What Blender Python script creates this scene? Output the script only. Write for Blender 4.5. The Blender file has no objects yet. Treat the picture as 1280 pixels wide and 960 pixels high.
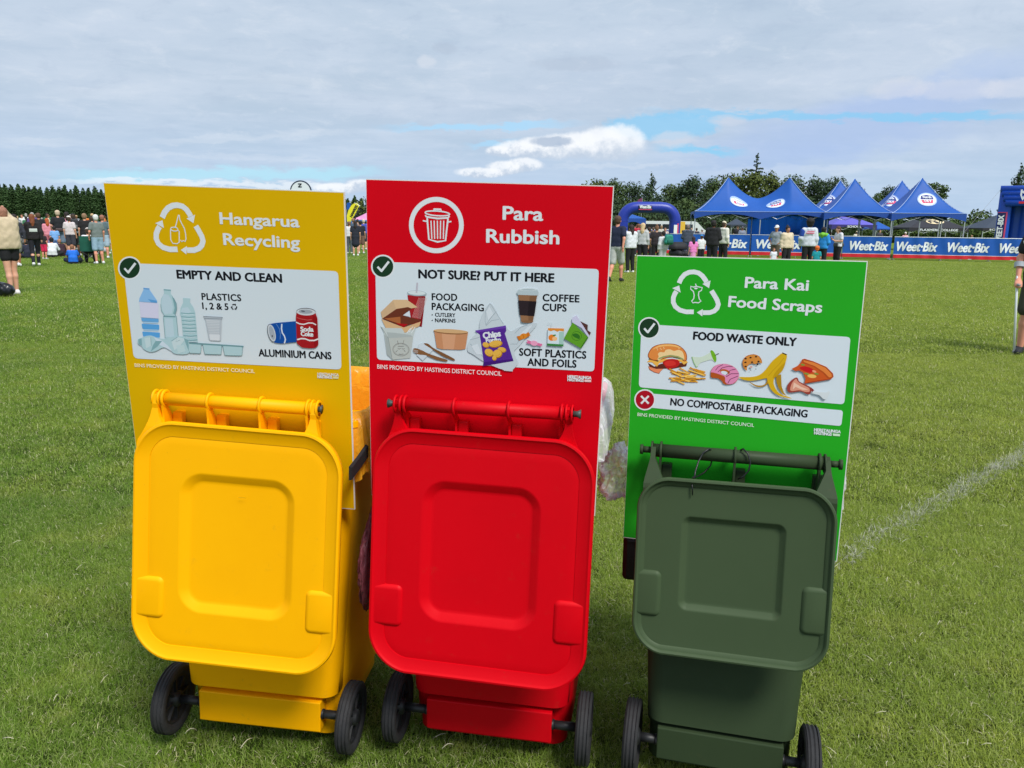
import bpy, bmesh, math, random
import numpy as np
from mathutils import Vector, Matrix
from mathutils.geometry import tessellate_polygon

random.seed(7)
NP = np.random.default_rng(11)
SC = bpy.context.scene
COL = SC.collection

# ------------------------------------------------------------ camera
F_PX, PITCH, ROLL, CAM_H = 986.0, math.radians(11.62), math.radians(0.694), 1.528
_f = Vector((0, math.cos(PITCH), -math.sin(PITCH)))
_u = Vector((0, math.sin(PITCH), math.cos(PITCH)))
_r = Vector((1, 0, 0))
_r2 = _r * math.cos(ROLL) + _u * math.sin(ROLL)
_u2 = _u * math.cos(ROLL) - _r * math.sin(ROLL)
cam_d = bpy.data.cameras.new('camera')
cam = bpy.data.objects.new('camera', cam_d)
COL.objects.link(cam)
SC.camera = cam
cam_d.sensor_width = 36.0
cam_d.lens = F_PX / 1280 * 36.0
cam_d.clip_start = 0.05
cam_d.clip_end = 20000
cam.matrix_world = Matrix(((_r2.x, _u2.x, -_f.x, 0), (_r2.y, _u2.y, -_f.y, 0), (_r2.z, _u2.z, -_f.z, CAM_H), (0, 0, 0, 1)))

# ------------------------------------------------------------ light
SUN_EL, SUN_AZ = math.radians(52), math.radians(148)     # azimuth clockwise from +Y: behind the camera, to its right
SUN_STRENGTH, SKY_STRENGTH, EXPOSURE = 2.9, 0.86, 0.33
sun_d = bpy.data.lights.new('sun', 'SUN')
sun_d.energy = SUN_STRENGTH
sun_d.angle = math.radians(16)
sun_d.color = (1.0, 0.965, 0.91)
sun = bpy.data.objects.new('sun', sun_d)
COL.objects.link(sun)
_sd = Vector((math.sin(SUN_AZ) * math.cos(SUN_EL), math.cos(SUN_AZ) * math.cos(SUN_EL), math.sin(SUN_EL)))
sun.rotation_euler = _sd.to_track_quat('Z', 'Y').to_euler()
sun.location = (0, 0, 30)
SC.view_settings.view_transform = 'Standard'
SC.view_settings.look = 'None'
SC.view_settings.exposure = EXPOSURE
SC.view_settings.gamma = 1.0
SC.cycles.max_bounces = 8
SC.cycles.transparent_max_bounces = 16


def s2l(c):
    return c / 12.92 if c <= 0.04045 else ((c + 0.055) / 1.055) ** 2.4


def rgb(h):
    if isinstance(h, tuple):
        return (s2l(h[0] / 255), s2l(h[1] / 255), s2l(h[2] / 255), 1.0)
    h = h.lstrip('#')
    return tuple(s2l(int(h[i:i + 2], 16) / 255) for i in (0, 2, 4)) + (1.0,)


class NT:
    """tiny node-expression helper"""
    def __init__(s, tree):
        s.t = tree

    def n(s, typ, **kw):
        nd = s.t.nodes.new(typ)
        for k, v in kw.items():
            setattr(nd, k, v)
        return nd

    def put(s, sock, v):
        if isinstance(v, bpy.types.NodeSocket):
            s.t.links.new(v, sock)
        elif v is not None:
            sock.default_value = v

    def m(s, op, a, b=None, c=None, clamp=False):
        nd = s.n('ShaderNodeMath', operation=op)
        nd.use_clamp = clamp
        s.put(nd.inputs[0], a)
        if b is not None: s.put(nd.inputs[1], b)
        if c is not None: s.put(nd.inputs[2], c)
        return nd.outputs[0]

    def mix(s, fac, a, b):
        nd = s.n('ShaderNodeMix', data_type='RGBA')
        s.put(nd.inputs[0], fac)
        s.put(nd.inputs[6], a)
        s.put(nd.inputs[7], b)
        return nd.outputs[2]

    def noise(s, vec, scale, detail=4, rough=0.5, dist=0.0):
        nd = s.n('ShaderNodeTexNoise')
        if vec is not None: s.put(nd.inputs['Vector'], vec)
        nd.inputs['Scale'].default_value = scale
        nd.inputs['Detail'].default_value = detail
        nd.inputs['Roughness'].default_value = rough
        nd.inputs['Distortion'].default_value = dist
        return nd.outputs['Fac']

    def sm(s, x, lo, hi):
        nd = s.n('ShaderNodeMapRange', interpolation_type='SMOOTHSTEP')
        s.put(nd.inputs[0], x)
        s.put(nd.inputs[1], lo)
        s.put(nd.inputs[2], hi)
        return nd.outputs[0]

    def comb(s, x, y, z):
        nd = s.n('ShaderNodeCombineXYZ')
        for i, v in enumerate((x, y, z)): s.put(nd.inputs[i], v)
        return nd.outputs[0]


def ray(x, y):
    return _f + _r2 * ((x - 640) / F_PX) - _u2 * ((y - 480) / F_PX)


def build_world():
    w = bpy.data.worlds.new('World')
    SC.world = w
    w.use_nodes = True
    t = w.node_tree
    t.nodes.clear()
    N = NT(t)
    out = N.n('ShaderNodeOutputWorld')
    bg = N.n('ShaderNodeBackground')
    t.links.new(bg.outputs[0], out.inputs[0])
    sky = N.n('ShaderNodeTexSky')
    sky.sky_type = 'NISHITA'
    sky.sun_disc = False
    sky.sun_elevation = SUN_EL
    sky.sun_rotation = SUN_AZ
    sk = N.n('ShaderNodeVectorMath', operation='SCALE')
    t.links.new(sky.outputs[0], sk.inputs[0])
    sk.inputs[3].default_value = 0.12
    tc = N.n('ShaderNodeTexCoord')
    sep = N.n('ShaderNodeSeparateXYZ')
    t.links.new(tc.outputs['Generated'], sep.inputs[0])
    X, Y, Z = sep.outputs
    zz = N.m('ADD', N.m('MAXIMUM', Z, 0.0), 0.05)
    px, py = N.m('DIVIDE', X, zz), N.m('DIVIDE', Y, zz)
    plane = N.comb(px, py, 0.0)
    # bearing and elevation in pixel-sized units (986 per radian)
    az = N.m('MULTIPLY', N.m('ARCTAN2', X, Y), 986.0)
    el = N.m('MULTIPLY', N.m('ARCSINE', Z), 986.0)
    ae = N.comb(az, el, 0.0)
    n1 = N.noise(plane, 0.75, 9, 0.58, 0.3)
    n2 = N.noise(N.comb(px, N.m('MULTIPLY', py, 1.7), 3.0), 1.7, 7, 0.6, 0.2)
    n3 = N.noise(plane, 0.16, 3, 0.5, 0.0)
    wob = N.m('MULTIPLY', N.m('SUBTRACT', N.noise(N.comb(N.m('MULTIPLY', az, 0.5), el, 0.0), 0.03, 6, 0.6), 0.5), 60.0)
    wobf = N.m('MULTIPLY', N.m('SUBTRACT', N.noise(N.comb(N.m('MULTIPLY', az, 0.35), el, 7.0), 0.11, 5, 0.6), 0.5), 22.0)
    elw = N.m('ADD', N.m('ADD', el, wob), 0.0)
    cloud = N.mix(N.sm(n1, 0.34, 0.66), rgb((180, 198, 217)), rgb((195, 209, 226)))
    cloud = N.mix(N.m('MULTIPLY', N.sm(n2, 0.52, 0.75), 0.32), cloud, rgb((212, 222, 236)))
    cloud = N.mix(N.m('MULTIPLY', N.sm(n2, 0.48, 0.26), 0.26), cloud, rgb((166, 186, 210)))
    cloud = N.mix(N.m('MULTIPLY', N.sm(n3, 0.42, 0.7), 0.35), cloud, rgb((190, 202, 226)))
    n4 = N.noise(N.comb(N.m('MULTIPLY', az, 0.012), N.m('MULTIPLY', el, 0.03), 5.0), 1.6, 8, 0.68, 0.4)
    cloud = N.mix(N.m('MULTIPLY', N.sm(n4, 0.50, 0.72), 0.42), cloud, rgb((212, 221, 233)))
    cloud = N.mix(N.m('MULTIPLY', N.sm(n4, 0.48, 0.30), 0.22), cloud, rgb((160, 179, 203)))
    # paler, bluer air towards the horizon
    low = N.sm(el, 150.0, 20.0)
    cloud = N.mix(N.m('MULTIPLY', low, 0.55), cloud, rgb((178, 204, 232)))

    def AE(x, y):
        d = ray(x, y).normalized()
        return math.atan2(d.x, d.y) * 986, math.asin(d.z) * 986

    def band(x0, y0, x1, y1, half, soft=60.0, w=None):
        a0, e0 = AE(x0, y0)
        a1, e1 = AE(x1, y1)
        slope = (e1 - e0) / (a1 - a0)
        e = N.m('SUBTRACT', N.m('ADD', el, w if w is not None else wobf), N.m('ADD', e0 - a0 * slope, N.m('MULTIPLY', az, slope)))
        v = N.sm(N.m('ABSOLUTE', e), half, half * 0.25)
        h = N.m('MULTIPLY', N.sm(az, a0 - soft, a0 + soft), N.sm(az, a1 + soft, a1 - soft))
        return N.m('MULTIPLY', v, h)

    def blob(bx, by, rx, ry, soft=0.35, w=0.4, amp=1.7):
        cx, cy = AE(bx, by)
        ex = N.m('DIVIDE', N.m('SUBTRACT', az, cx), rx)
        ey = N.m('DIVIDE', N.m('SUBTRACT', N.m('ADD', el, N.m('MULTIPLY', wobf, w)), cy), ry)
        d = N.m('ADD', N.m('MULTIPLY', ex, ex), N.m('MULTIPLY', ey, ey))
        d = N.m('ADD', d, N.m('MULTIPLY', N.m('SUBTRACT', N.noise(ae, 0.085, 7, 0.68), 0.5), amp))
        return N.sm(d, 1.0 + soft, 1.0 - soft)

    blue = N.mix(0.25, rgb((120, 200, 245)), sk.outputs[0])
    # smooth violet-blue opening, upper right
    c = N.mix(N.m('MULTIPLY', band(900, 205, 1290, 95, 46.0, 120.0, wob), 0.6), cloud, rgb((160, 186, 232)))
    c = N.mix(N.m('MULTIPLY', band(900, 160, 1290, 150, 26.0, 60.0), 0.40), c, rgb((176, 196, 226)))
    c = N.mix(N.m('MULTIPLY', blob(826, 158, 66, 15), 0.75), c, blue)
    c = N.mix(N.m('MULTIPLY', band(840, 141, 1290, 145, 7.0, 60.0), 0.8), c, blue)
    c = N.mix(N.m('MULTIPLY', band(830, 185, 920, 191, 6.0, 22.0), 0.9), c, blue)
    c = N.mix(N.m('MULTIPLY', band(90, 219, 470, 216, 10.0, 50.0), 0.75), c, rgb((176, 226, 244)))
    c = N.mix(N.m('MULTIPLY', band(90, 225, 440, 233, 5.0, 50.0), 0.65), c, rgb((234, 242, 248)))
    c = N.mix(N.m('MULTIPLY', band(500, 160, 700, 155, 6.0, 50.0), 0.8), c, rgb((166, 214, 246)))
    c = N.mix(N.m('MULTIPLY', band(590, 182, 640, 176, 5.0, 16.0), 0.7), c, rgb((166, 214, 246)))
    for (x0, y0, x1, y1, h, k) in ((0, 176, 90, 180, 6, .45), (200, 178, 420, 165, 6, .4), (320, 100, 420, 104, 10, .3), (880, 215, 1180, 205, 7, .35), (160, 192, 420, 200, 5, .3), (60, 118, 200, 110, 9, .25), (700, 208, 860, 205, 4, .4)):
        c = N.mix(N.m('MULTIPLY', band(x0, y0, x1, y1, h, 30.0), k * 0.55), c, rgb((226, 232, 240)))
    for (bx, by, rx, ry) in ((776, 179, 28, 20), (752, 180, 28, 19), (724, 182, 28, 15), (698, 184, 30, 14), (670, 185, 28, 12), (644, 187, 26, 10), (624, 189, 16, 6), (655, 206, 22, 8), (632, 210, 22, 8), (602, 216, 30, 6), (420, 236, 26, 7), (455, 232, 22, 7)):
        cx, cy = AE(bx, by)
        b = blob(bx, by, rx, ry, 0.45, 0.15, 1.1)
        lit = N.mix(N.sm(N.m('ADD', el, N.m('MULTIPLY', N.m('SUBTRACT', N.noise(ae, 0.06, 6, 0.65), 0.5), 46.0)), cy - ry * 1.0, cy + ry * 0.5), rgb((190, 204, 222)), rgb((243, 246, 250)))
        c = N.mix(N.m('MULTIPLY', b, 0.82), c, lit)
    c = N.mix(N.m('MULTIPLY', blob(690, 177, 24, 6, 0.5), 0.75), c, rgb((158, 178, 204)))
    for (bx, by, rx, ry, k, cc) in ((1125, 110, 30, 10, .45, (214, 218, 228)), (1200, 112, 44, 10, .4, (212, 216, 228)), (1265, 110, 26, 9, .45, (216, 220, 230)), (533, 77, 11, 7, .5, (216, 222, 232)),
                                (842, 174, 24, 9, .6, (206, 214, 228)), (910, 150, 20, 6, .5, (200, 210, 226)), (720, 80, 50, 8, .35, (170, 184, 204)), (555, 60, 14, 6, .35, (168, 182, 202))):
        c = N.mix(N.m('MULTIPLY', blob(bx, by, rx, ry, 0.6), k), c, rgb(cc))
    t.links.new(c, bg.inputs[0])
    bg.inputs[1].default_value = SKY_STRENGTH
    return w


build_world()


def G(x, y, z=0.0):
    """world point at height z seen at that spot of the photograph"""
    d = ray(x, y)
    return Vector((0, 0, CAM_H)) + d * ((z - CAM_H) / d.z)


def D(x, y, dist):
    """world point at that distance ahead"""
    d = ray(x, y)
    return Vector((0, 0, CAM_H)) + d * (dist / d.y)


def on_plane(x, y, o, n):
    d = ray(x, y)
    c = Vector((0, 0, CAM_H))
    return c + d * ((o - c).dot(n) / d.dot(n))


# ------------------------------------------------------------ materials
MATS = {}


def mat(name, color, rough=0.6, metal=0.0, var=0.0, vscale=8.0, bump=0.0, bscale=200.0, spec=0.5, alpha=1.0, sss=0.0, dirt=0.0, dirtcol=(96, 84, 60), coat=0.0):
    key = (name, str(color), rough, metal, var, bump, alpha, dirt)
    if key in MATS: return MATS[key]
    m = bpy.data.materials.new(name)
    m.use_nodes = True
    t = m.node_tree
    N = NT(t)
    b = t.nodes['Principled BSDF']
    col = rgb(color)
    b.inputs['Base Color'].default_value = col
    b.inputs['Roughness'].default_value = rough
    b.inputs['Metallic'].default_value = metal
    b.inputs['Specular IOR Level'].default_value = spec
    b.inputs['Alpha'].default_value = alpha
    if coat: b.inputs['Coat Weight'].default_value = coat
    geo = N.n('ShaderNodeNewGeometry')
    tc = N.n('ShaderNodeTexCoord')
    cs = None
    if var > 0:
        nz = N.noise(tc.outputs['Object'], vscale, 5, 0.6)
        dark = tuple(c * (1 - var) for c in col[:3]) + (1,)
        lite = tuple(min(1, c * (1 + var)) for c in col[:3]) + (1,)
        cs = N.mix(N.sm(nz, 0.3, 0.7), dark, lite)
    if dirt > 0:
        nz = N.noise(tc.outputs['Object'], 28.0, 8, 0.75)
        sp = N.noise(tc.outputs['Object'], 160.0, 3, 0.6)
        k = N.m('MULTIPLY', N.m('MAXIMUM', N.m('MULTIPLY', N.sm(nz, 0.58, 0.8), 0.6), N.sm(sp, 0.70, 0.78)), dirt)
        cs = N.mix(k, cs if cs is not None else col, rgb(dirtcol))
    if cs is not None:
        t.links.new(cs, b.inputs['Base Color'])
    if bump > 0:
        bp = N.n('ShaderNodeBump')
        bp.inputs['Strength'].default_value = bump
        bp.inputs['Distance'].default_value = 0.002
        t.links.new(N.noise(tc.outputs['Object'], bscale, 4, 0.6), bp.inputs['Height'])
        t.links.new(bp.outputs[0], b.inputs['Normal'])
    MATS[key] = m
    return m


def leafmat(name, cols, rough=0.7, trans=0.15):
    """foliage: colour varies per leaf and slowly through the crown"""
    if name in MATS: return MATS[name]
    m = bpy.data.materials.new(name)
    m.use_nodes = True
    t = m.node_tree
    N = NT(t)
    b = t.nodes['Principled BSDF']
    geo = N.n('ShaderNodeNewGeometry')
    tc = N.n('ShaderNodeTexCoord')
    oi = N.n('ShaderNodeObjectInfo')
    a = N.mix(geo.outputs['Random Per Island'], rgb(cols[0]), rgb(cols[1]))
    a = N.mix(N.m('MULTIPLY', N.sm(N.noise(tc.outputs['Object'], 0.5, 3), 0.4, 0.65), 0.7), a, rgb(cols[2]))
    a = N.mix(N.m('MULTIPLY', oi.outputs['Random'], 0.25), a, rgb(cols[1]))
    t.links.new(a, b.inputs['Base Color'])
    b.inputs['Roughness'].default_value = rough
    b.inputs['Specular IOR Level'].default_value = 0.25
    b.inputs['Transmission Weight'].default_value = 0.0
    MATS[name] = m
    return m


# ------------------------------------------------------------ objects
def tag(o, label=None, cat=None, group=None, kind=None):
    if label: o['label'] = label
    if cat: o['category'] = cat
    if group: o['group'] = group
    if kind: o['kind'] = kind
    return o


def empty(name, loc=(0, 0, 0), rotz=0.0, mw=None):
    o = bpy.data.objects.new(name, None)
    COL.objects.link(o)
    o.empty_display_size = 0.1
    if mw is not None:
        o.matrix_world = mw
    else:
        o.location = loc
        o.rotation_euler = (0, 0, rotz)
    return o


def link(name, me, parent=None, mats=None):
    o = bpy.data.objects.new(name, me)
    COL.objects.link(o)
    if parent is not None: o.parent = parent
    if mats:
        for i, m in enumerate(mats):
            if i >= len(me.materials): me.materials.append(m)
            elif me.materials[i] is not m:
                o.material_slots[i].link = 'OBJECT'
                o.material_slots[i].material = m
    return o


class MB:
    """mesh builder"""
    def __init__(s):
        s.v, s.f, s.mi, s.sm = [], [], [], []
        s.cur = 0
        s.smooth = False

    def add(s, vs, fs, M=None):
        o = len(s.v)
        for p in vs:
            p = Vector(p)
            s.v.append(tuple(M @ p) if M is not None else tuple(p))
        for f in fs:
            s.f.append([i + o for i in f])
            s.mi.append(s.cur)
            s.sm.append(s.smooth)

    def box(s, lo, hi, M=None, bev=0.0):
        (x0, y0, z0), (x1, y1, z1) = lo, hi
        if bev <= 0:
            vs = [(x, y, z) for x in (x0, x1) for y in (y0, y1) for z in (z0, z1)]
            s.add(vs, [(0, 1, 3, 2), (4, 6, 7, 5), (0, 4, 5, 1), (2, 3, 7, 6), (0, 2, 6, 4), (1, 5, 7, 3)], M)
        else:
            bm = bmesh.new()
            bmesh.ops.create_cube(bm, size=1.0)
            for v in bm.verts:
                v.co = Vector(((x0 + x1) / 2 + v.co.x * (x1 - x0), (y0 + y1) / 2 + v.co.y * (y1 - y0), (z0 + z1) / 2 + v.co.z * (z1 - z0)))
            bmesh.ops.bevel(bm, geom=bm.edges[:], offset=bev, segments=2, affect='EDGES', profile=0.5)
            bm.verts.index_update()
            s.add([v.co.copy() for v in bm.verts], [[v.index for v in f.verts] for f in bm.faces], M)
            bm.free()

    def tube(s, pts, r, n=10, caps=True, M=None, closed=False):
        pts = [Vector(p) for p in pts]
        rs = r if isinstance(r, (list, tuple)) else [r] * len(pts)
        vs, fs = [], []
        up = None
        L = len(pts)
        for i, p in enumerate(pts):
            if closed: d = (pts[(i + 1) % L] - pts[i - 1])
            else: d = (pts[min(i + 1, L - 1)] - pts[max(i - 1, 0)])
            d = d.normalized() if d.length > 1e-9 else Vector((0, 0, 1))
            if up is None:
                up = Vector((0, 0, 1)) if abs(d.z) < 0.9 else Vector((1, 0, 0))
            a = d.cross(up)
            if a.length < 1e-6: a = d.cross(Vector((0, 1, 0)))
            a.normalize()
            up = a.cross(d)
            up.normalize()
            for k in range(n):
                t = 2 * math.pi * k / n
                vs.append(p + (a * math.cos(t) + up * math.sin(t)) * rs[i])
        R = L if closed else L - 1
        for i in range(R):
            j = (i + 1) % L
            for k in range(n):
                fs.append((i * n + k, i * n + (k + 1) % n, j * n + (k + 1) % n, j * n + k))
        if caps and not closed:
            fs.append(list(range(n))[::-1])
            fs.append([(L - 1) * n + k for k in range(n)])
        s.add(vs, [f[::-1] for f in fs], M)

    def lathe(s, prof, n=32, M=None, closed=False):
        """profile (r, h) turned about local X (h along x)"""
        vs, fs = [], []
        for (r, h) in prof:
            for k in range(n):
                t = 2 * math.pi * k / n
                vs.append((h, r * math.cos(t), r * math.sin(t)))
        for i in range(len(prof) - 1):
            for k in range(n):
                fs.append((i * n + k, (i + 1) * n + k, (i + 1) * n + (k + 1) % n, i * n + (k + 1) % n))
        s.add(vs, fs, M)

    def rings(s, rings, cap0=True, cap1=True, M=None):
        n = len(rings[0])
        vs = [p for r in rings for p in r]
        fs = []
        for i in range(len(rings) - 1):
            for k in range(n):
                fs.append((i * n + k, i * n + (k + 1) % n, (i + 1) * n + (k + 1) % n, (i + 1) * n + k))
        if cap0: fs.append(list(range(n))[::-1])
        if cap1: fs.append([(len(rings) - 1) * n + k for k in range(n)])
        s.add(vs, fs, M)

    def mesh(s, name, mats, fixn=False):
        me = bpy.data.meshes.new(name)
        me.from_pydata(s.v, [], s.f)
        me.polygons.foreach_set('material_index', s.mi)
        me.polygons.foreach_set('use_smooth', s.sm)
        for m in mats: me.materials.append(m)
        if fixn:
            bm = bmesh.new()
            bm.from_mesh(me)
            bmesh.ops.recalc_face_normals(bm, faces=bm.faces)
            bm.to_mesh(me)
            bm.free()
        me.update()
        return me

    def build(s, name, mats, parent=None, fixn=True):
        if not isinstance(mats, (list, tuple)): mats = [mats]
        return link(name, s.mesh(name, mats, fixn), parent)


def grid_mesh(name, P, mats, smooth=True, wrap=False):
    """P: array (nu, nv, 3)"""
    nu, nv = P.shape[:2]
    me = bpy.data.meshes.new(name)
    fs = []
    for i in range(nu - 1):
        for j in range(nv - 1):
            fs.append((i * nv + j, (i + 1) * nv + j, (i + 1) * nv + j + 1, i * nv + j + 1))
    me.from_pydata([tuple(p) for p in P.reshape(-1, 3)], [], fs)
    me.polygons.foreach_set('use_smooth', [smooth] * len(fs))
    for m in (mats if isinstance(mats, (list, tuple)) else [mats]): me.materials.append(m)
    me.update()
    return me


# ------------------------------------------------------------ lettering and flat print
_TXT = {}
CAPH = 0.625


def text_mesh(body, spacing=1.0, res=3):
    """triangles of a line of lettering: (verts Nx2, faces, width, cap height)"""
    k = (body, spacing)
    if k in _TXT: return _TXT[k]
    cu = bpy.data.curves.new('lettering', 'FONT')
    cu.body = body
    cu.size = 1.0
    cu.space_character = spacing
    cu.resolution_u = res
    o = bpy.data.objects.new('lettering', cu)
    COL.objects.link(o)
    dg = bpy.context.evaluated_depsgraph_get()
    me = bpy.data.meshes.new_from_object(o.evaluated_get(dg))
    vs = np.array([v.co[:2] for v in me.vertices]) if len(me.vertices) else np.zeros((0, 2))
    fs = [list(p.vertices) for p in me.polygons]
    bpy.data.objects.remove(o)
    bpy.data.curves.remove(cu)
    bpy.data.meshes.remove(me)
    x0, x1 = vs[:, 0].min(), vs[:, 0].max()
    vs[:, 0] -= x0
    _TXT[k] = (vs, fs, x1 - x0, CAPH)
    return _TXT[k]


def text_flat(body, width, cap, bold=0.0, spacing=1.0, shear=0.0):
    """list of (verts, faces) copies, nudged to thicken the strokes"""
    vs, fs, w, c = text_mesh(body, spacing)
    v = vs.copy()
    v[:, 0] *= width / w
    v[:, 1] *= cap / c
    v[:, 0] += v[:, 1] * shear
    outs = [(v, fs)]
    if bold > 0:
        b = bold * cap
        for dx, dy in ((b, 0), (-b, 0), (0, b * .7), (0, -b * .7), (b * .7, b * .5), (-b * .7, b * .5), (b * .7, -b * .5), (-b * .7, -b * .5)):
            outs.append((v + np.array([dx, dy]), fs))
    return outs


# ------------------------------------------------------------ organic forms: distance fields meshed by surface nets
def snets(Fv, org, h):
    S = Fv < 0
    nx, ny, nz = S.shape
    cx, cy, cz = nx - 1, ny - 1, nz - 1
    acc = np.zeros((cx, cy, cz, 3))
    cnt = np.zeros((cx, cy, cz))
    corners = [(0, 0, 0), (1, 0, 0), (0, 1, 0), (1, 1, 0), (0, 0, 1), (1, 0, 1), (0, 1, 1), (1, 1, 1)]
    for a in range(8):
        for ax in range(3):
            ca = corners[a]
            if ca[ax]: continue
            cb = list(ca)
            cb[ax] = 1
            A = Fv[ca[0]:ca[0] + cx, ca[1]:ca[1] + cy, ca[2]:ca[2] + cz]
            B = Fv[cb[0]:cb[0] + cx, cb[1]:cb[1] + cy, cb[2]:cb[2] + cz]
            m = (A < 0) != (B < 0)
            t = np.where(m, A / np.where(m, A - B, 1), 0)
            for d in range(3):
                acc[..., d] += m * ((t if d == ax else 0) + ca[d])
            cnt += m
    mask = cnt > 0
    idx = -np.ones(mask.shape, int)
    idx[mask] = np.arange(mask.sum())
    base = np.argwhere(mask)
    vs = (acc[mask] / cnt[mask][:, None] + base) * h + org
    quads = []
    for ax in range(3):
        b, c = (ax + 1) % 3, (ax + 2) % 3
        sl0, sl1 = [slice(None)] * 3, [slice(None)] * 3
        sl0[ax] = slice(0, -1)
        sl1[ax] = slice(1, None)
        ch = S[tuple(sl0)] != S[tuple(sl1)]
        e = np.argwhere(ch)
        e = e[(e[:, b] > 0) & (e[:, c] > 0) & (e[:, b] < mask.shape[b]) & (e[:, c] < mask.shape[c])]
        if not len(e): continue
        s0 = S[tuple(e.T)]

        def cell(db, dc):
            q = e.copy()
            q[:, b] += db
            q[:, c] += dc
            return idx[tuple(q.T)]
        q = np.stack([cell(-1, -1), cell(0, -1), cell(0, 0), cell(-1, 0)], 1)
        q[~s0] = q[~s0][:, ::-1]
        quads.append(q)
    Q = np.concatenate(quads)
    Q = Q[(Q >= 0).all(1)]
    return vs, Q


def sdf_mesh(name, prims, res, k=0.03, cuts=(), sub=(), warp=0.0):
    """prims: (a, b, ra, rb[, flatten_y]) tapered capsules blended together"""
    pts = np.array([p[0] for p in prims] + [p[1] for p in prims], float)
    rm = max(max(p[2], p[3]) for p in prims) + 2 * res + k
    lo, hi = pts.min(0) - rm, pts.max(0) + rm
    n = np.ceil((hi - lo) / res).astype(int) + 1
    ax = [lo[i] + np.arange(n[i]) * res for i in range(3)]
    X, Y, Z = np.meshgrid(*ax, indexing='ij')
    Fv = None
    for p in prims:
        a, b, ra, rb = np.array(p[0], float), np.array(p[1], float), p[2], p[3]
        fy = p[4] if len(p) > 4 else 1.0
        ba = b - a
        ba2 = ba.copy()
        ba2[1] /= fy
        dx, dy, dz = X - a[0], (Y - a[1]) / fy, Z - a[2]
        L2 = (ba2 ** 2).sum() + 1e-12
        t = np.clip((dx * ba2[0] + dy * ba2[1] + dz * ba2[2]) / L2, 0, 1)
        d = np.sqrt((dx - t * ba2[0]) ** 2 + (dy - t * ba2[1]) ** 2 + (dz - t * ba2[2]) ** 2) - (ra + (rb - ra) * t)
        if fy < 1: d *= (fy + 1) / 2
        if Fv is None: Fv = d
        else:
            hh = np.clip(0.5 + 0.5 * (Fv - d) / k, 0, 1)
            Fv = Fv * (1 - hh) + d * hh - k * hh * (1 - hh)
    if warp:
        Fv = Fv + warp * (np.sin(X * 31 + Z * 17) * np.sin(Z * 23 + Y * 19) + 0.6 * np.sin(X * 57 + Y * 41) * np.sin(Z * 47))
    for (o, nn) in cuts:
        nn = np.array(nn, float)
        nn /= np.linalg.norm(nn)
        Fv = np.maximum(Fv, (X - o[0]) * nn[0] + (Y - o[1]) * nn[1] + (Z - o[2]) * nn[2])
    vs, Q = snets(Fv, lo, res)
    me = bpy.data.meshes.new(name)
    me.from_pydata(vs.tolist(), [], Q.tolist())
    me.polygons.foreach_set('use_smooth', [True] * len(Q))
    me.update()
    return me
# ============================================================ grass field
LINE_A, LINE_B = G(1050, 692, .03), G(1275, 566, .03)        # the worn white pitch line


def grass_colour(N, base, amp=1.0):
    """slow patches over the field and the mower's stripes, in world space"""
    geo = N.n('ShaderNodeNewGeometry')
    P = geo.outputs['Position']
    sep = N.n('ShaderNodeSeparateXYZ')
    N.t.links.new(P, sep.inputs[0])
    n1 = N.noise(P, 0.35, 4, 0.6)
    n2 = N.noise(P, 2.2, 4, 0.6)
    n3 = N.noise(P, 9.0, 3, 0.6)
    c = N.mix(N.m('MULTIPLY', N.sm(n1, 0.38, 0.62), 0.8), base[0], base[1])
    c = N.mix(N.m('MULTIPLY', N.sm(n2, 0.45, 0.70), 0.60), c, base[2])
    c = N.mix(N.m('MULTIPLY', N.sm(n3, 0.55, 0.80), 0.45), c, base[3])
    # drier towards the camera's right, lusher left
    c = N.mix(N.m('MULTIPLY', N.sm(sep.outputs[0], -1.5, 3.5), 0.55), c, base[4])
    d = N.m('ADD', N.m('MULTIPLY', sep.outputs[1], 0.96), N.m('MULTIPLY', sep.outputs[0], 0.28))
    st = N.m('SINE', N.m('MULTIPLY', d, 2 * math.pi / 3.6))
    c = N.mix(N.m('MULTIPLY', N.sm(st, -0.3, 0.3), 0.16), c, base[1])
    return c, P, sep


GB = [rgb((92, 127, 38)), rgb((114, 142, 44)), rgb((124, 143, 52)), rgb((136, 139, 62)), rgb((132, 145, 53))]


def ground_material():
    m = bpy.data.materials.new('field turf')
    m.use_nodes = True
    t = m.node_tree
    N = NT(t)
    b = t.nodes['Principled BSDF']
    c, P, sep = grass_colour(N, GB)
    # grain seen through the blades near by, finer texture with distance
    n4 = N.noise(P, 45.0, 6, 0.7)
    n5 = N.noise(N.comb(N.m('MULTIPLY', sep.outputs[0], 3.0), sep.outputs[1], 0.0), 6.0, 8, 0.75)
    c = N.mix(N.m('MULTIPLY', N.sm(n4, 0.62, 0.35), 0.55), c, rgb((44, 60, 24)))
    c = N.mix(N.m('MULTIPLY', N.sm(n5, 0.50, 0.75), 0.35), c, rgb((120, 132, 62)))
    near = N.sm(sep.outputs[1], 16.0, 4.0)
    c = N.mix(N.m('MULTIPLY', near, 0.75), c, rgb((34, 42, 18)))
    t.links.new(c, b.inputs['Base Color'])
    b.inputs['Roughness'].default_value = 0.95
    b.inputs['Specular IOR Level'].default_value = 0.1
    bp = N.n('ShaderNodeBump')
    bp.inputs['Strength'].default_value = 0.9
    bp.inputs['Distance'].default_value = 0.05
    t.links.new(N.noise(P, 14.0, 8, 0.75), bp.inputs['Height'])
    t.links.new(bp.outputs[0], b.inputs['Normal'])
    return m


gm = bpy.data.meshes.new('ground')
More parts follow.
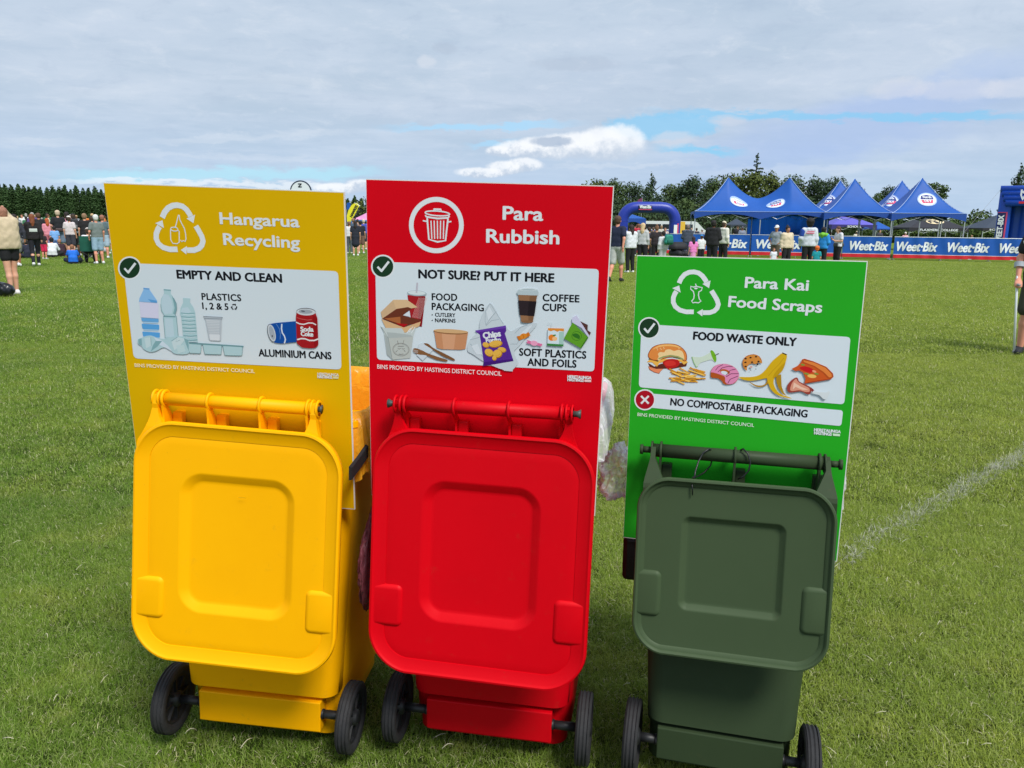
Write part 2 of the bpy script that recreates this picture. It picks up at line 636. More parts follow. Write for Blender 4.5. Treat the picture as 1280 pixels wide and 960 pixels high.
# a fan of large sheets, finer near the camera so that it can dip gently
xs = [-9000, -2500, -600, -150, -60, -20, -8, 0, 8, 20, 60, 150, 600, 2500, 9000]
ys = [-400, -60, -10, 0, 4, 8, 16, 32, 64, 130, 260, 600, 2000, 9000]
vs = [(x, y, 0.0) for y in ys for x in xs]
nx_ = len(xs)
gm.from_pydata(vs, [], [(j * nx_ + i, j * nx_ + i + 1, (j + 1) * nx_ + i + 1, (j + 1) * nx_ + i) for j in range(len(ys) - 1) for i in range(nx_ - 1)])
gm.materials.append(ground_material())
ground = link('ground', gm)
ground['kind'] = 'structure'


def blade_material(name, base, pale=0.0, white=0.0):
    m = bpy.data.materials.new(name)
    m.use_nodes = True
    t = m.node_tree
    N = NT(t)
    b = t.nodes['Principled BSDF']
    if white:
        geo = N.n('ShaderNodeNewGeometry')
        c = N.mix(N.sm(geo.outputs['Random Per Island'], 0.25, 0.75), rgb((146, 154, 112)), rgb((198, 198, 180)))
    else:
        c, P, sep = grass_colour(N, base)
        geo = N.n('ShaderNodeNewGeometry')
        r = geo.outputs['Random Per Island']
        oi = N.n('ShaderNodeObjectInfo')
        c = N.mix(N.m('MULTIPLY', N.m('MULTIPLY', r, r), 0.80), c, rgb((194, 202, 130)))
        c = N.mix(N.m('MULTIPLY', N.sm(oi.outputs['Random'], 0.0, 1.0), 0.35), c, rgb((66, 108, 36)))
        c = N.mix(N.sm(r, 0.94, 0.95), c, rgb((222, 214, 176)))
    t.links.new(c, b.inputs['Base Color'])
    b.inputs['Roughness'].default_value = 0.75
    b.inputs['Specular IOR Level'].default_value = 0.08
    tr = N.n('ShaderNodeBsdfTranslucent')
    t.links.new(c, tr.inputs[0])
    mx = N.n('ShaderNodeMixShader')
    mx.inputs[0].default_value = 0.25
    t.links.new(b.outputs[0], mx.inputs[1])
    t.links.new(tr.outputs[0], mx.inputs[2])
    out = [n for n in t.nodes if n.type == 'OUTPUT_MATERIAL'][0]
    t.links.new(mx.outputs[0], out.inputs[0])
    return m


GBL = [rgb((96, 134, 34)), rgb((130, 158, 44)), rgb((160, 170, 64)), rgb((186, 177, 98)), rgb((182, 187, 76))]
bladem = blade_material('grass blades', GBL)
whitem = blade_material('limed grass blades', GBL, white=1)


def tuft_mesh(name, n, rad, hgt, wid, m, seed, flat=0.5):
    R = random.Random(seed)
    vs, fs = [], []
    for _ in range(n):
        a, r = R.uniform(0, 2 * math.pi), rad * math.sqrt(R.random())
        x, y = r * math.cos(a), r * math.sin(a)
        th = R.uniform(0, 2 * math.pi)
        L_ = hgt * R.uniform(.55, 1.25)
        lean = R.uniform(.5, 2.6)
        curl = R.uniform(.2, .9)
        w = wid * R.uniform(.6, 1.2)
        dx, dy = math.cos(th), math.sin(th)
        sx, sy_ = -dy, dx
        px, py, pz, ang = x, y, -.004, lean * .35
        o = len(vs)
        segs = 3
        for i in range(segs + 1):
            ww = w * (1 - (i / segs) ** 1.6) * .5
            if i < segs:
                vs += [(px + sx * ww, py + sy_ * ww, pz), (px - sx * ww, py - sy_ * ww, pz)]
            else:
                vs.append((px, py, pz))
            st = L_ / segs
            px += dx * math.sin(ang) * st
            py += dy * math.sin(ang) * st
            pz += math.cos(ang) * st
            ang += lean * curl
        for i in range(segs - 1):
            fs.append((o + 2 * i, o + 2 * i + 1, o + 2 * i + 3, o + 2 * i + 2))
        fs.append((o + 2 * segs - 2, o + 2 * segs - 1, o + 2 * segs))
    me = bpy.data.meshes.new(name)
    me.from_pydata(vs, [], fs)
    me.materials.append(m)
    me.update()
    return me


def scatter(name, P, rot, scl, meshes, label_kind='stuff'):
    """one grass object: points that carry tufts through geometry nodes"""
    me = bpy.data.meshes.new(name)
    me.from_pydata([tuple(p) for p in P], [], [])
    me.attributes.new('rot', 'FLOAT_VECTOR', 'POINT').data.foreach_set('vector', np.asarray(rot, dtype=np.float32).ravel())
    me.attributes.new('scl', 'FLOAT', 'POINT').data.foreach_set('value', np.asarray(scl, dtype=np.float32))
    o = link(name, me)
    o['kind'] = 'stuff'
    tufts = bpy.data.collections.new(name + ' tufts')
    for i, t in enumerate(meshes):
        ob = bpy.data.objects.new('tuft', t)
        tufts.objects.link(ob)
    ng = bpy.data.node_groups.new(name + ' nodes', 'GeometryNodeTree')
    ng.interface.new_socket('Geometry', in_out='INPUT', socket_type='NodeSocketGeometry')
    ng.interface.new_socket('Geometry', in_out='OUTPUT', socket_type='NodeSocketGeometry')
    ni, no = ng.nodes.new('NodeGroupInput'), ng.nodes.new('NodeGroupOutput')
    ci = ng.nodes.new('GeometryNodeCollectionInfo')
    ci.inputs['Collection'].default_value = tufts
    ci.inputs['Separate Children'].default_value = True
    ci.inputs['Reset Children'].default_value = True
    ip = ng.nodes.new('GeometryNodeInstanceOnPoints')
    ip.inputs['Pick Instance'].default_value = True
    ra = ng.nodes.new('GeometryNodeInputNamedAttribute')
    ra.data_type = 'FLOAT_VECTOR'
    ra.inputs[0].default_value = 'rot'
    sa = ng.nodes.new('GeometryNodeInputNamedAttribute')
    sa.data_type = 'FLOAT'
    sa.inputs[0].default_value = 'scl'
    L_ = ng.links.new
    L_(ni.outputs[0], ip.inputs['Points'])
    L_(ci.outputs[0], ip.inputs['Instance'])
    L_(ra.outputs[0], ip.inputs['Rotation'])
    L_(sa.outputs[0], ip.inputs['Scale'])
    L_(ip.outputs[0], no.inputs[0])
    md = o.modifiers.new('tufts', 'NODES')
    md.node_group = ng
    return o


def zone(y0, y1, dens, margin=.5, seed=1):
    R = np.random.default_rng(seed)
    half = lambda y: y * .72 + margin
    A = (half(y0) + half(y1)) * (y1 - y0)
    n = int(A * dens)
    y = R.uniform(y0, y1, n * 2)
    x = R.uniform(-half(y1), half(y1), n * 2)
    k = np.abs(x) < (y * .72 + margin)
    x, y = x[k], y[k]
    P = np.stack([x, y, np.zeros_like(x)], 1)
    rot = np.stack([R.normal(0, .12, len(x)), R.normal(0, .12, len(x)), R.uniform(0, 6.283, len(x))], 1)
    patch = np.sin(x * 5.1 + np.sin(y * 3.3) * 2) * np.sin(y * 4.7 + np.sin(x * 2.9) * 2)
    scl = R.uniform(.75, 1.25, len(x)) * (1 + .18 * patch)
    return P, rot, scl


tA = [tuft_mesh('tuft', 40, .05, .036, .0017, bladem, 100 + i) for i in range(10)]
tB = [tuft_mesh('tuft', 54, .09, .036, .0026, bladem, 200 + i) for i in range(8)]
tC = [tuft_mesh('tuft', 56, .22, .036, .0062, bladem, 300 + i) for i in range(6)]
P, r_, s_ = zone(1.5, 4.2, 1400, .5, 1)
scatter('grass', P, r_, s_, tA)
P, r_, s_ = zone(4.2, 9.5, 420, .5, 2)
scatter('grass', P, r_, s_, tB)
P, r_, s_ = zone(9.5, 24, 75, .5, 3)
sub_ = zone(24, 36, 26, .5, 4)
P, r_, s_ = np.concatenate([P, sub_[0]]), np.concatenate([r_, sub_[1]]), np.concatenate([s_, sub_[2] * 1.0])
scatter('grass', P, r_, s_, tC)

# the limed line: pale blades standing in a strip, thinning to nothing towards the bins
R = np.random.default_rng(9)
dl = (LINE_B - LINE_A)
dn = dl.normalized()
sd = Vector((-dn.y, dn.x, 0))
pts, rot, scl = [], [], []
L0 = dl.length
for _ in range(26000):
    s = R.uniform(-.35, L0 * 3.4)
    w = R.normal(0, .034)
    q = LINE_A + dn * s + sd * w
    if q.y > 11.5: continue
    nz = math.sin(s * 9 + math.sin(s * 23)) * .5 + math.sin(s * 3.1) * .5
    keep = .75 + .30 * nz
    if s < .5: keep *= max(0, (s + .35) / .85)
    if R.uniform() > keep * .12: continue
    pts.append((q.x, q.y, .002))
    rot.append((R.normal(0, .3), R.normal(0, .3), R.uniform(0, 6.28)))
    scl.append(R.uniform(.7, 1.15))
tW = [tuft_mesh('tuft', 7, .03, .050, .0034, whitem, 400 + i) for i in range(8)]
o = scatter('field_marking', pts, rot, scl, tW)

# a few long dead stalks lying on top of the lawn in front of the bins
stalkm = mat('dry stalk', (206, 200, 170), rough=.7)
for k, q in enumerate(([(640 + 340, 0)],)):
    pass
st = MB()
st.smooth = True
R2 = random.Random(4)
for (x, y, L_, a) in ((310, 930, .05, .9), (72, 873, .03, 1.2), (238, 916, .03, .3), (60, 795, .02, 2.0), (560, 935, .035, .2), (1195, 690, .04, 1.3), (1110, 725, .04, .8), (905, 880, .03, 2.1), (1175, 780, .03, .4)):
    p = G(x, y, .045)
    d = Vector((math.cos(a), math.sin(a), 0))
    pts_ = [p + d * (L_ * (t - .5)) + Vector((0, 0, .012 * math.sin(math.pi * t))) + Vector((-d.y, d.x, 0)) * .012 * t * t for t in (0, .25, .5, .75, 1)]
    st.tube(pts_, .0011, 5)
for k in range(150):
    y_ = R2.uniform(1.9, 4.5)
    x_ = R2.uniform(-.72, .72) * y_
    a = R2.uniform(0, 6.28)
    d = Vector((math.cos(a), math.sin(a), R2.uniform(-.2, .3)))
    L_ = R2.uniform(.012, .04)
    p = Vector((x_, y_, R2.uniform(.025, .04)))
    st.tube([p - d * L_ / 2, p + Vector((0, 0, .004)), p + d * L_ / 2], .0010, 4)
so = st.build('dry_grass_stalks', stalkm)
so['kind'] = 'stuff'
# ============================================================ wheelie bins
BINS = [
    [-0.7236, 2.0625, -0.0991, 0.0342, 0.2107, 1.0687, -0.1104, 0.2679, 0.0322, -0.1543, -0.0886, 0.2700, -0.0450, 0.6379, 0.0124, -0.0132, 0.5354, 0.0419, 0.1035, -0.0048, 0.5987, 0.8257],
    [-0.0548, 2.0311, -0.1653, 0.007, 0.2175, 1.0773, -0.1456, 0.2729, 0.0321, -0.1634, -0.0813, 0.2785, -0.0548, 0.6499, 0.0126, -0.0088, 0.5414, 0.0419, 0.042, 0.0163, 0.5922, 0.8127],
    [0.5738, 1.9026, -0.2508, -0.0028, 0.2161, 0.9485, 0.0316, 0.2328, 0.029, -0.0815, -0.0624, 0.2336, -0.0299, 0.4725, -0.0087, -0.0097, 0.4984, 0.0421, -0.0197, 0.0068, 0.5508, 0.7671]]


def mat_from(o, x, y, z):
    return Matrix(((x.x, y.x, z.x, o.x), (x.y, y.y, z.y, o.y), (x.z, y.z, z.z, o.z), (0, 0, 0, 1)))


LID_SHIFT = {-0.7236: .0242, -0.0548: .0079, 0.5738: -.0054}


def bin_frames(p):
    X, Y, yaw, l = p[:4]
    ex = Vector((math.cos(yaw), math.sin(yaw), 0))
    ey = Vector((-math.sin(yaw), math.cos(yaw), 0))
    ez = Vector((0, 0, 1))
    e2 = ex * math.cos(l) - ez * math.sin(l)
    z2 = ez * math.cos(l) + ex * math.sin(l)
    M = mat_from(Vector((X, Y, 0)), e2, ey, z2)
    L = lambda x, y, z: M @ Vector((x, y, z))

    def fr(origin, tilt, ip):
        up = z2 * math.cos(tilt) - ey * math.sin(tilt)
        a = e2 * math.cos(ip) - up * math.sin(ip)
        b = up * math.cos(ip) + e2 * math.sin(ip)
        return a, b
    a, b = fr(None, p[10], p[14])
    lid = mat_from(L(0, p[9], p[5]) + b * p[12] + a * LID_SHIFT[p[0]], a, b.cross(a), b)
    a, b = fr(None, p[18], p[19])
    top = L(p[15], p[6] + p[17], p[5]) + b * p[16]
    sign = mat_from(top, a, b.cross(a), b)
    return M, lid, sign


def rrect(x0, x1, z0, z1, r, n=7):
    """rounded rectangle outline in two coordinates, starting at right side, counter-clockwise"""
    pts = []
    for (cx, cz, a0) in ((x1 - r, z1 - r, 0), (x0 + r, z1 - r, 90), (x0 + r, z0 + r, 180), (x1 - r, z0 + r, 270)):
        for k in range(n + 1):
            a = math.radians(a0 + 90 * k / n)
            pts.append((cx + r * math.cos(a), cz + r * math.sin(a)))
    return pts


def plastic(name, color, dirt=0.5, rough=0.48):
    m = mat(name, color, rough=rough, spec=.14, var=0.035, vscale=3.0, bump=0.12, bscale=900.0, dirt=dirt)
    return m


rubber = mat('black rubber', (38, 38, 40), rough=0.75, var=0.25, vscale=40, bump=0.6, bscale=300, dirt=0.5, dirtcol=(110, 104, 92))
hubm = mat('black hub plastic', (30, 31, 33), rough=0.5, dirt=0.35, dirtcol=(120, 100, 84))
steel = mat('dull steel', (120, 122, 122), rough=0.4, metal=0.8)
pinm = mat('grey pin', (66, 76, 72), rough=0.5)
slotm = mat('dark slot', (14, 14, 14), rough=0.9)


def make_wheel(root, side, wx, Dm, rear):
    R = Dm / 2
    hw = 0.020
    M = Matrix.Translation((side * wx, 0, R + rear))
    w = empty('wheel', mw=Matrix.Identity(4))
    w.parent = root
    w.matrix_local = M
    t = MB()
    t.smooth = True
    prof = [(R * .70, -hw * .55), (R * .74, -hw * .8), (R * .80, -hw), (R * .93, -hw), (R * .975, -hw * .85), (R * .99, -hw * .62)]
    for g in (-.36, 0.0, .36):
        prof += [(R, (g - .13) * hw * 1.5), (R * .968, (g - .07) * hw * 1.5), (R * .968, (g + .07) * hw * 1.5), (R, (g + .13) * hw * 1.5)]
    prof += [(R * .99, hw * .62), (R * .975, hw * .85), (R * .93, hw), (R * .80, hw), (R * .74, hw * .8), (R * .70, hw * .55)]
    t.lathe(prof, 56)
    t.build('tyre', rubber, w)
    h = MB()
    h.smooth = True
    h.lathe([(R * .72, -hw * .6), (R * .66, -hw * .62), (R * .62, -hw * .3), (R * .60, -.003), (R * .24, -.003), (R * .22, -hw * .9), (R * .13, -hw * 1.15), (0.001, -hw * 1.15)], 40)
    h.lathe([(R * .72, hw * .6), (R * .66, hw * .62), (R * .62, hw * .3), (R * .60, .003), (R * .24, .003), (R * .22, hw * .9), (R * .13, hw * 1.15), (0.001, hw * 1.15)], 40)
    h.smooth = False
    for k in range(8):
        a = k * math.pi / 4
        Mr = Matrix.Rotation(a, 4, 'X')
        h.box((-hw * .55, -.003, R * .2), (hw * .55, .003, R * .64), Mr)
    h.build('hub', hubm, w)
    return w


def make_bin(p, big, name, colour, label, dark=False, mid_lugs=(-.07, .066), lidcol=None):
    M, LM, SM = bin_frames(p)
    bh, bz, by, wx, dz = p[4:9]
    Dm = .2
    lw, llen = p[11], p[13]
    root = empty(name, mw=M)
    tag(root, label, 'wheelie bin', 'wheelie bins standing in a row on the grass')
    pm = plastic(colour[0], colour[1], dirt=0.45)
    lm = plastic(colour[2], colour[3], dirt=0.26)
    sy = lambda z: by + .042 - (z - bz) * math.tan(p[18])
    zs_bot = bz + p[16] - p[21]
    wall = sy(zs_bot) + 0.016
    ztop = bz - (0.055 if big else .05)
    wb, wt = (.222, .268) if big else (.192, .232)
    dep_b, dep_t = (.46, .66) if big else (.36, .50)
    if colour[0].startswith('red'): wt, dep_t = .250, .54
    # body: outer wall rings from the ground up, lip, then the inner wall
    b = MB()
    b.smooth = True
    rings = []

    def ring(hw, y0, y1, z, r):
        rings.append([(x, y, z) for (x, y) in rrect(-hw, hw, y0, y1, r)])
    y0b = 0.035
    ring(wb - .012, y0b + .015, dep_b - .02, .034, .04)
    ring(wb - .002, y0b, dep_b, .044, .045)
    ring(wb, y0b, dep_b + .005, .175, .045)
    ring(wb + .001, y0b - .002, dep_b + .006, .182, .045)
    ring(wb + .003, y0b - .046, dep_b + .007, .190, .045)
    for i in range(1, 9):
        t = i / 8
        z = .192 + (ztop - .10 - .192) * t
        ring(wb + .003 + (wt - wb) * t, (y0b - .046) + (wall - y0b + .046) * min(1, t * 1.12), dep_b + (dep_t - dep_b) * t, z, .045 + .01 * t)
    zt = ztop - .10
    ring(wt + .004, wall, dep_t, zt + .002, .055)
    ring(wt + .012, wall - .003, dep_t + .012, zt + .012, .06)
    ring(wt + .014, wall - .003, dep_t + .014, ztop - .02, .06)
    ring(wt + .026, wall - .004, dep_t + .028, ztop - .016, .065)
    ring(wt + .026, wall - .004, dep_t + .028, ztop, .065)
    ring(wt + .006, wall + .006, dep_t + .006, ztop, .055)
    ring(wt + .000, wall + .012, dep_t, ztop - .03, .05)
    ring(wb + .01, max(wall + .03, y0b + .012), dep_b - .01, .10, .04)
    b.rings(rings, True, True)
    body = b.build('body', pm, root)
    md = body.modifiers.new('edges', 'EDGE_SPLIT')
    md.split_angle = math.radians(50)
    # axle housing across the foot of the rear wall
    hx = .182 if big else .165
    h = MB()
    h.box((-hx, -.016, .082), (hx, .045, .176), bev=.003)
    h.box((-hx + .012, .002, .070), (hx - .012, .042, .0825))
    h.build('axle_housing', pm, root)
    for s in (-1, 1):
        a = MB()
        a.smooth = True
        xa = (hx - .006, wx - .012)
        a.tube([(s * xa[0], .0, Dm / 2 + dz), (s * xa[1], .0, Dm / 2 + dz)], .0125, 20)
        a.tube([(s * (hx - .004), .0, Dm / 2 + dz), (s * (hx + .006), .0, Dm / 2 + dz)], .0145, 20)
        a.build('axle', hubm, root)
        make_wheel(root, s, wx, Dm, dz)
    # handle bar with its lugs
    hb = MB()
    hb.smooth = True
    rb = .0165 if big else .0175
    hb.tube([(-bh - .002, by, bz), (bh + .002, by, bz)], rb, 24)
    hb.build('handle_bar', pm, root)
    for s in (-1, 1):
        pn = MB()
        pn.smooth = True
        e = s * (bh + .002)
        ext = .010 if colour[0].startswith('yellow') else .022
        if dark:
            pn.tube([(e, by, bz), (e + s * .022, by, bz)], .0085, 16)
            pn.tube([(e + s * .022, by, bz), (e + s * .030, by, bz)], .013, 16)
        else:
            pn.tube([(e, by, bz), (e + s * ext * .6, by, bz), (e + s * ext, by, bz)], [.0075, .0075, .012], 16)
        pn.build('hinge_pin', pm if dark else pinm, root)
    lugs = [(-bh + .022, 0), (bh - .022, 0)] + [(x, 1) for x in mid_lugs]
    for (x, midl) in lugs:
        g = MB()
        g.smooth = True
        g.lathe([(rb + .001, -.003), (rb + .0065, -.003), (rb + .0075, 0), (rb + .0065, .003), (rb + .001, .003)], 28, Matrix.Translation((x, by, bz)))
        g.smooth = False
        # curved web sweeping from the bar down and back
        rr = []
        for i in range(9):
            t = i / 8
            zc = bz - .008 - .088 * t
            yt = max(p[9] + .030, by - rb - .004)
            yf = (by - rb - .004) + (yt - (by - rb - .004)) * min(1, t * 2.4)
            yb = max(min(sy(zc) + .002, yf + .012 + .05 * t ** .8), yf + .003)
            rr.append([(x - .0028, yf, zc), (x + .0028, yf, zc), (x + .0028, yb, zc), (x - .0028, yb, zc)])
        g.rings(rr)
        g.build('handle_lug', pm, root)
        k = MB()
        xo = x + .016 if x < bh - .03 else x + .004
        k.box((xo - .013, sy(bz - .07) - .026, bz - .112), (xo + .013, sy(bz - .07) - .003, bz - .040), bev=.003)
        k.build('lug_socket', pm, root)
    # lid hanging open over the back: built in the lid's own plane
    lidroot = empty('lid', mw=Matrix.Identity(4))
    lidroot.parent = root
    lidroot.matrix_local = M.inverted() @ LM
    rings = []
    R0 = .098 if big else .072

    def lring(s, d, w=lw, z1=0.0, z0=None, R=None, arch=1.0):
        z0_ = -llen if z0 is None else z0
        R_ = max(.01, (R0 if R is None else R) - s)
        out = []
        for (x, z) in rrect(-w + s, w - s, z0_ + s, z1 - s, R_, 12):
            u = x / w
            tt = (z - z0_) / (z1 - z0_)
            zz = z - arch * (0.012 * u * u if tt > .5 else -0.018 * u * u)
            xx = x * (1 + arch * .009 * math.sin(math.pi * min(1, max(0, tt))) - arch * .012 * tt)
            out.append((xx, -d, zz))
        rings.append(out)
    if big:
        for s, d in ((.020, -.050), (.008, -.034), (.0015, -.008), (0, -.002), (.0015, .0015), (.004, .002), (.0065, 0), (.010, -.002), (.0325, -.0068), (.0350, -.0070), (.0358, -.0092), (.0372, -.0092), (.040, -.0086), (.06, -.0086)):
            lring(s, d)
        rw, rt, rbm, rR = .152, -.128, -.502, .060
        prof = ((0, -.0086), (.004, -.0100), (.020, -.0195), (.024, -.0212), (.032, -.0215))
    else:
        for s, d in ((.016, -.040), (.006, -.026), (.001, -.008), (0, -.002), (.001, .001), (.003, .0015), (.005, 0), (.007, -.004), (.016, -.007), (.0185, -.010), (.022, -.0105), (.05, -.011)):
            lring(s, d)
        rw, rt, rbm, rR = .125, -.096, -.350, .022
        prof = ((0, -.0110), (.002, -.0125), (.013, -.0215), (.016, -.0225), (.024, -.0225))
    pd = prof[0][1]
    for s, d in ((-.03, pd), (-.006, pd), (-.001, pd)) + prof:
        lring(s, d, rw, rt, rbm, rR + (0 if s >= 0 else 0), .35)
    sh = MB()
    sh.smooth = True
    sh.rings(rings, False, True)
    shell = sh.build('shell', lm, lidroot, fixn=False)
    shell.data.flip_normals()
    md = shell.modifiers.new('thick', 'SOLIDIFY')
    md.thickness = .003
    md.offset = -1
    md = shell.modifiers.new('edges', 'EDGE_SPLIT')
    md.split_angle = math.radians(38)
    # gripping bosses either side
    for s in (-1, 1):
        bo = MB()
        bo.smooth = True
        if big:
            xa, xb, za, zb = lw * .69, lw * .985, -.522, -.404
            if s < 0: za, zb = -.526, -.410
        else:
            xa, xb, za, zb = lw * .71, lw * .985, -.372, -.246
        x0, x1 = (xa, xb) if s > 0 else (-xb, -xa)
        rg = []
        base = -.0086 if big else -.0105
        for ins, d in ((0, base - .003), (.001, base + .001), (.004, base + .005), (.009, base + .0088), (.014, base + .0095)):
            lo, hi = (x0 + ins, x1 - ins * .2) if s > 0 else (x0 + ins * .2, x1 - ins)
            rg.append([(x, -d, z) for (x, z) in rrect(lo, hi, za + ins, zb - ins, max(.003, .018 - ins), 5)])
        bo.rings(rg, False, True)
        bo.build('latch_boss', lm, lidroot, fixn=False).data.flip_normals()
    # arms up to the hinge
    T = LM.inverted() @ M
    for s in (-1, 1):
        ar = MB()
        ar.smooth = True
        pb = T @ Vector((s * (bh - .004), by, bz))
        rr = []
        for i in range(15):
            t = i / 14
            z = pb.z + .012 + ((-.105) - pb.z - .012) * t
            yy = pb.y - .014 + (.019 - pb.y + .014) * min(1, t * 1.9) - (.004 if t < .2 else 0)
            if big:
                wo = .007 + .037 * min(1, max(0, t - .12) / .62) ** 2.0
                wi = .007 + .036 * min(1, max(0, t - .12) / .45) ** 2.6
            else:
                wo = .006 + .011 * min(1, max(0, t - .16) / .32)
                wi = .006 + .026 * min(1, max(0, t - .16) / .30)
            cx = pb.x
            xl, xr = (cx - wo, cx + wi) if s < 0 else (cx - wi, cx + wo)
            th = .008 + .012 * (1 - t)
            rr.append([(xl, yy, z), (xr, yy, z), (xr, yy + th, z), (xl, yy + th, z)])
        ar.smooth = False
        ar.rings(rr)
        ar.smooth = True
        for dx in ((-.007, .007) if big else (-.005,)):
            ar.lathe([(rb + .0005, -.0025), (rb + .006, -.0025), (rb + .007, 0), (rb + .006, .0025), (rb + .0005, .0025)], 26, Matrix.Translation((pb.x + dx, pb.y, pb.z)))
        ar.build('hinge_arm', lm if not dark else pm, lidroot)
    return root, M, LM, SM


Y_ = make_bin(BINS[0], True, 'wheelie_bin', ('yellow plastic', (255, 178, 0), 'yellow lid plastic', (255, 180, 0)),
              'yellow wheelie bin with black wheels and its yellow lid hanging open, leftmost of the three')
R_ = make_bin(BINS[1], True, 'wheelie_bin', ('red plastic', (204, 3, 20), 'red lid plastic', (210, 0, 18)),
              'red wheelie bin with its red lid hanging open, between the yellow and green bins')
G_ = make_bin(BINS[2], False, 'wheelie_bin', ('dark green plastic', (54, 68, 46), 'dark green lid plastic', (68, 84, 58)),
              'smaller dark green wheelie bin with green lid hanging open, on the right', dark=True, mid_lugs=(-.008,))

# injection mark in the middle of each lid and stencil-like scuffs
for (rt_, cl, zc) in ((Y_, (226, 164, 6), -.47), (R_, (226, 60, 64), -.47)):
    nb = MB()
    nb.smooth = True
    nb.lathe([(.0035, 0), (.003, -.002), (.0005, -.0025)], 12, Matrix.Translation((0.0, .038, -.34)) @ Matrix.Rotation(math.radians(90), 4, 'Z').inverted())
    lid_e = [c for c in rt_[0].children if c.name.startswith('lid')][0]
    nb.build('moulding_nub', mat('nub' + str(cl), cl), lid_e)

def local_pt(M, x, y, yl):
    o = M @ Vector((0, yl, 0))
    return M.inverted() @ on_plane(x, y, o, M.to_3x3() @ Vector((0, 1, 0)))


# black side box at the left of the green bin
g = MB()
_q = local_pt(G_[1], 788, 690, .12)
g.box((_q.x - .018, .08, _q.z - .07), (_q.x + .06, .17, _q.z + .06), bev=.012)
g.build('side_bracket', mat('black plastic', (16, 16, 20), rough=.5), G_[0])

# scuffs and smudges on the lids
for (bn, lst) in ((Y_, ((281, 805, 4, 2.5, (190, 130, 0)), (305, 807, 3.5, 2, (200, 140, 0)), (303, 622, 5, 1, (214, 160, 20)), (396, 566, 6, 3, (226, 160, 10)))),
                  (R_, ((600, 556, 8, 1.4, (226, 70, 76)), (604, 826, 4, 2, (226, 60, 70)), (716, 630, 1.6, 3.5, (232, 110, 110)), (640, 648, 3, 1, (230, 80, 84)))),
                  (G_, ((918, 697, 7, 2.2, (108, 124, 108)), (897, 699, 4, 1.2, (98, 114, 98)), (823, 610, 3, 1, (190, 196, 180)), (856, 800, 1.2, 2.2, (150, 160, 146)), (922, 629, 7, 3, (84, 102, 82))))):
    lid_e = [c for c in bn[0].children if c.name.startswith('lid')][0]
    Rq = random.Random(len(lst))
    for (x, y, a_, b_, cc) in lst:
        o_ = bn[2].translation
        n_ = bn[2].to_3x3() @ Vector((0, 1, 0))
        base_d = .0080 if bn is not G_ else .0098
        if 575 < y < 760 and a_ > 2.9 and bn is not Y_: base_d = .0208 if bn is R_ else .0218
        if y < 600 and bn is G_: base_d = .0098
        c_ = bn[2].inverted() @ on_plane(x, y, o_ + n_ * base_d, n_)
        k_ = 2.15 / 986
        g = MB()
        vs_ = []
        for i in range(9):
            t = 2 * math.pi * i / 9
            q = Rq.uniform(.5, 1.2)
            vs_.append((c_.x + a_ * k_ * q * math.cos(t), c_.y, c_.z + b_ * k_ * q * math.sin(t)))
        g.add(vs_, [list(range(9))[::-1]])
        m_ = mat('scuff %s' % (cc,), cc, rough=.8, spec=.1, alpha=.45)
        g.build('scuff_mark', m_, lid_e, fixn=False)

# cable ties on the green handle
tiem = mat('black cable tie', (22, 26, 26), rough=.4)
gM = G_[1]
gp = BINS[2]


def tie(label, pts, extra=None):
    t = MB()
    t.smooth = True
    t.tube(pts, .0022, 8, closed=False)
    if extra: t.tube(extra, .0016, 6)
    o = t.build('cable_tie', tiem, None)
    tag(o, label, 'cable tie', 'black cable ties on the green bin handle')
    return o


def lp(x, y, dy):
    """point seen at x,y of the photo, dy in front of the handle bar of the green bin"""
    o = gM @ Vector((0, gp[6] + dy, gp[5]))
    return on_plane(x, y, o, gM.to_3x3() @ Vector((0, 1, 0)))


tie('black cable tie looped round the left half of the green bin handle',
    [lp(x, y, d) for x, y, d in ((868, 599, -.075), (869, 590, -.06), (873, 577, -.035), (879, 566, -.024), (886, 561, -.020), (890, 563, .0), (891, 572, .015), (888, 582, .016), (880, 591, .005), (871, 596, -.03), (866, 597, -.07))],
    [lp(865, 605, -.115), lp(865.5, 612, -.116), lp(865.5, 619, -.116)])
tie('black cable tie looped round the handle beside the middle lug',
    [lp(x, y, d) for x, y, d in ((922, 599, -.03), (929, 596, -.03), (936, 588, -.03), (938, 578, -.026), (935, 567, -.022), (929, 561, -.015), (925, 563, .01), (924, 572, .02))])
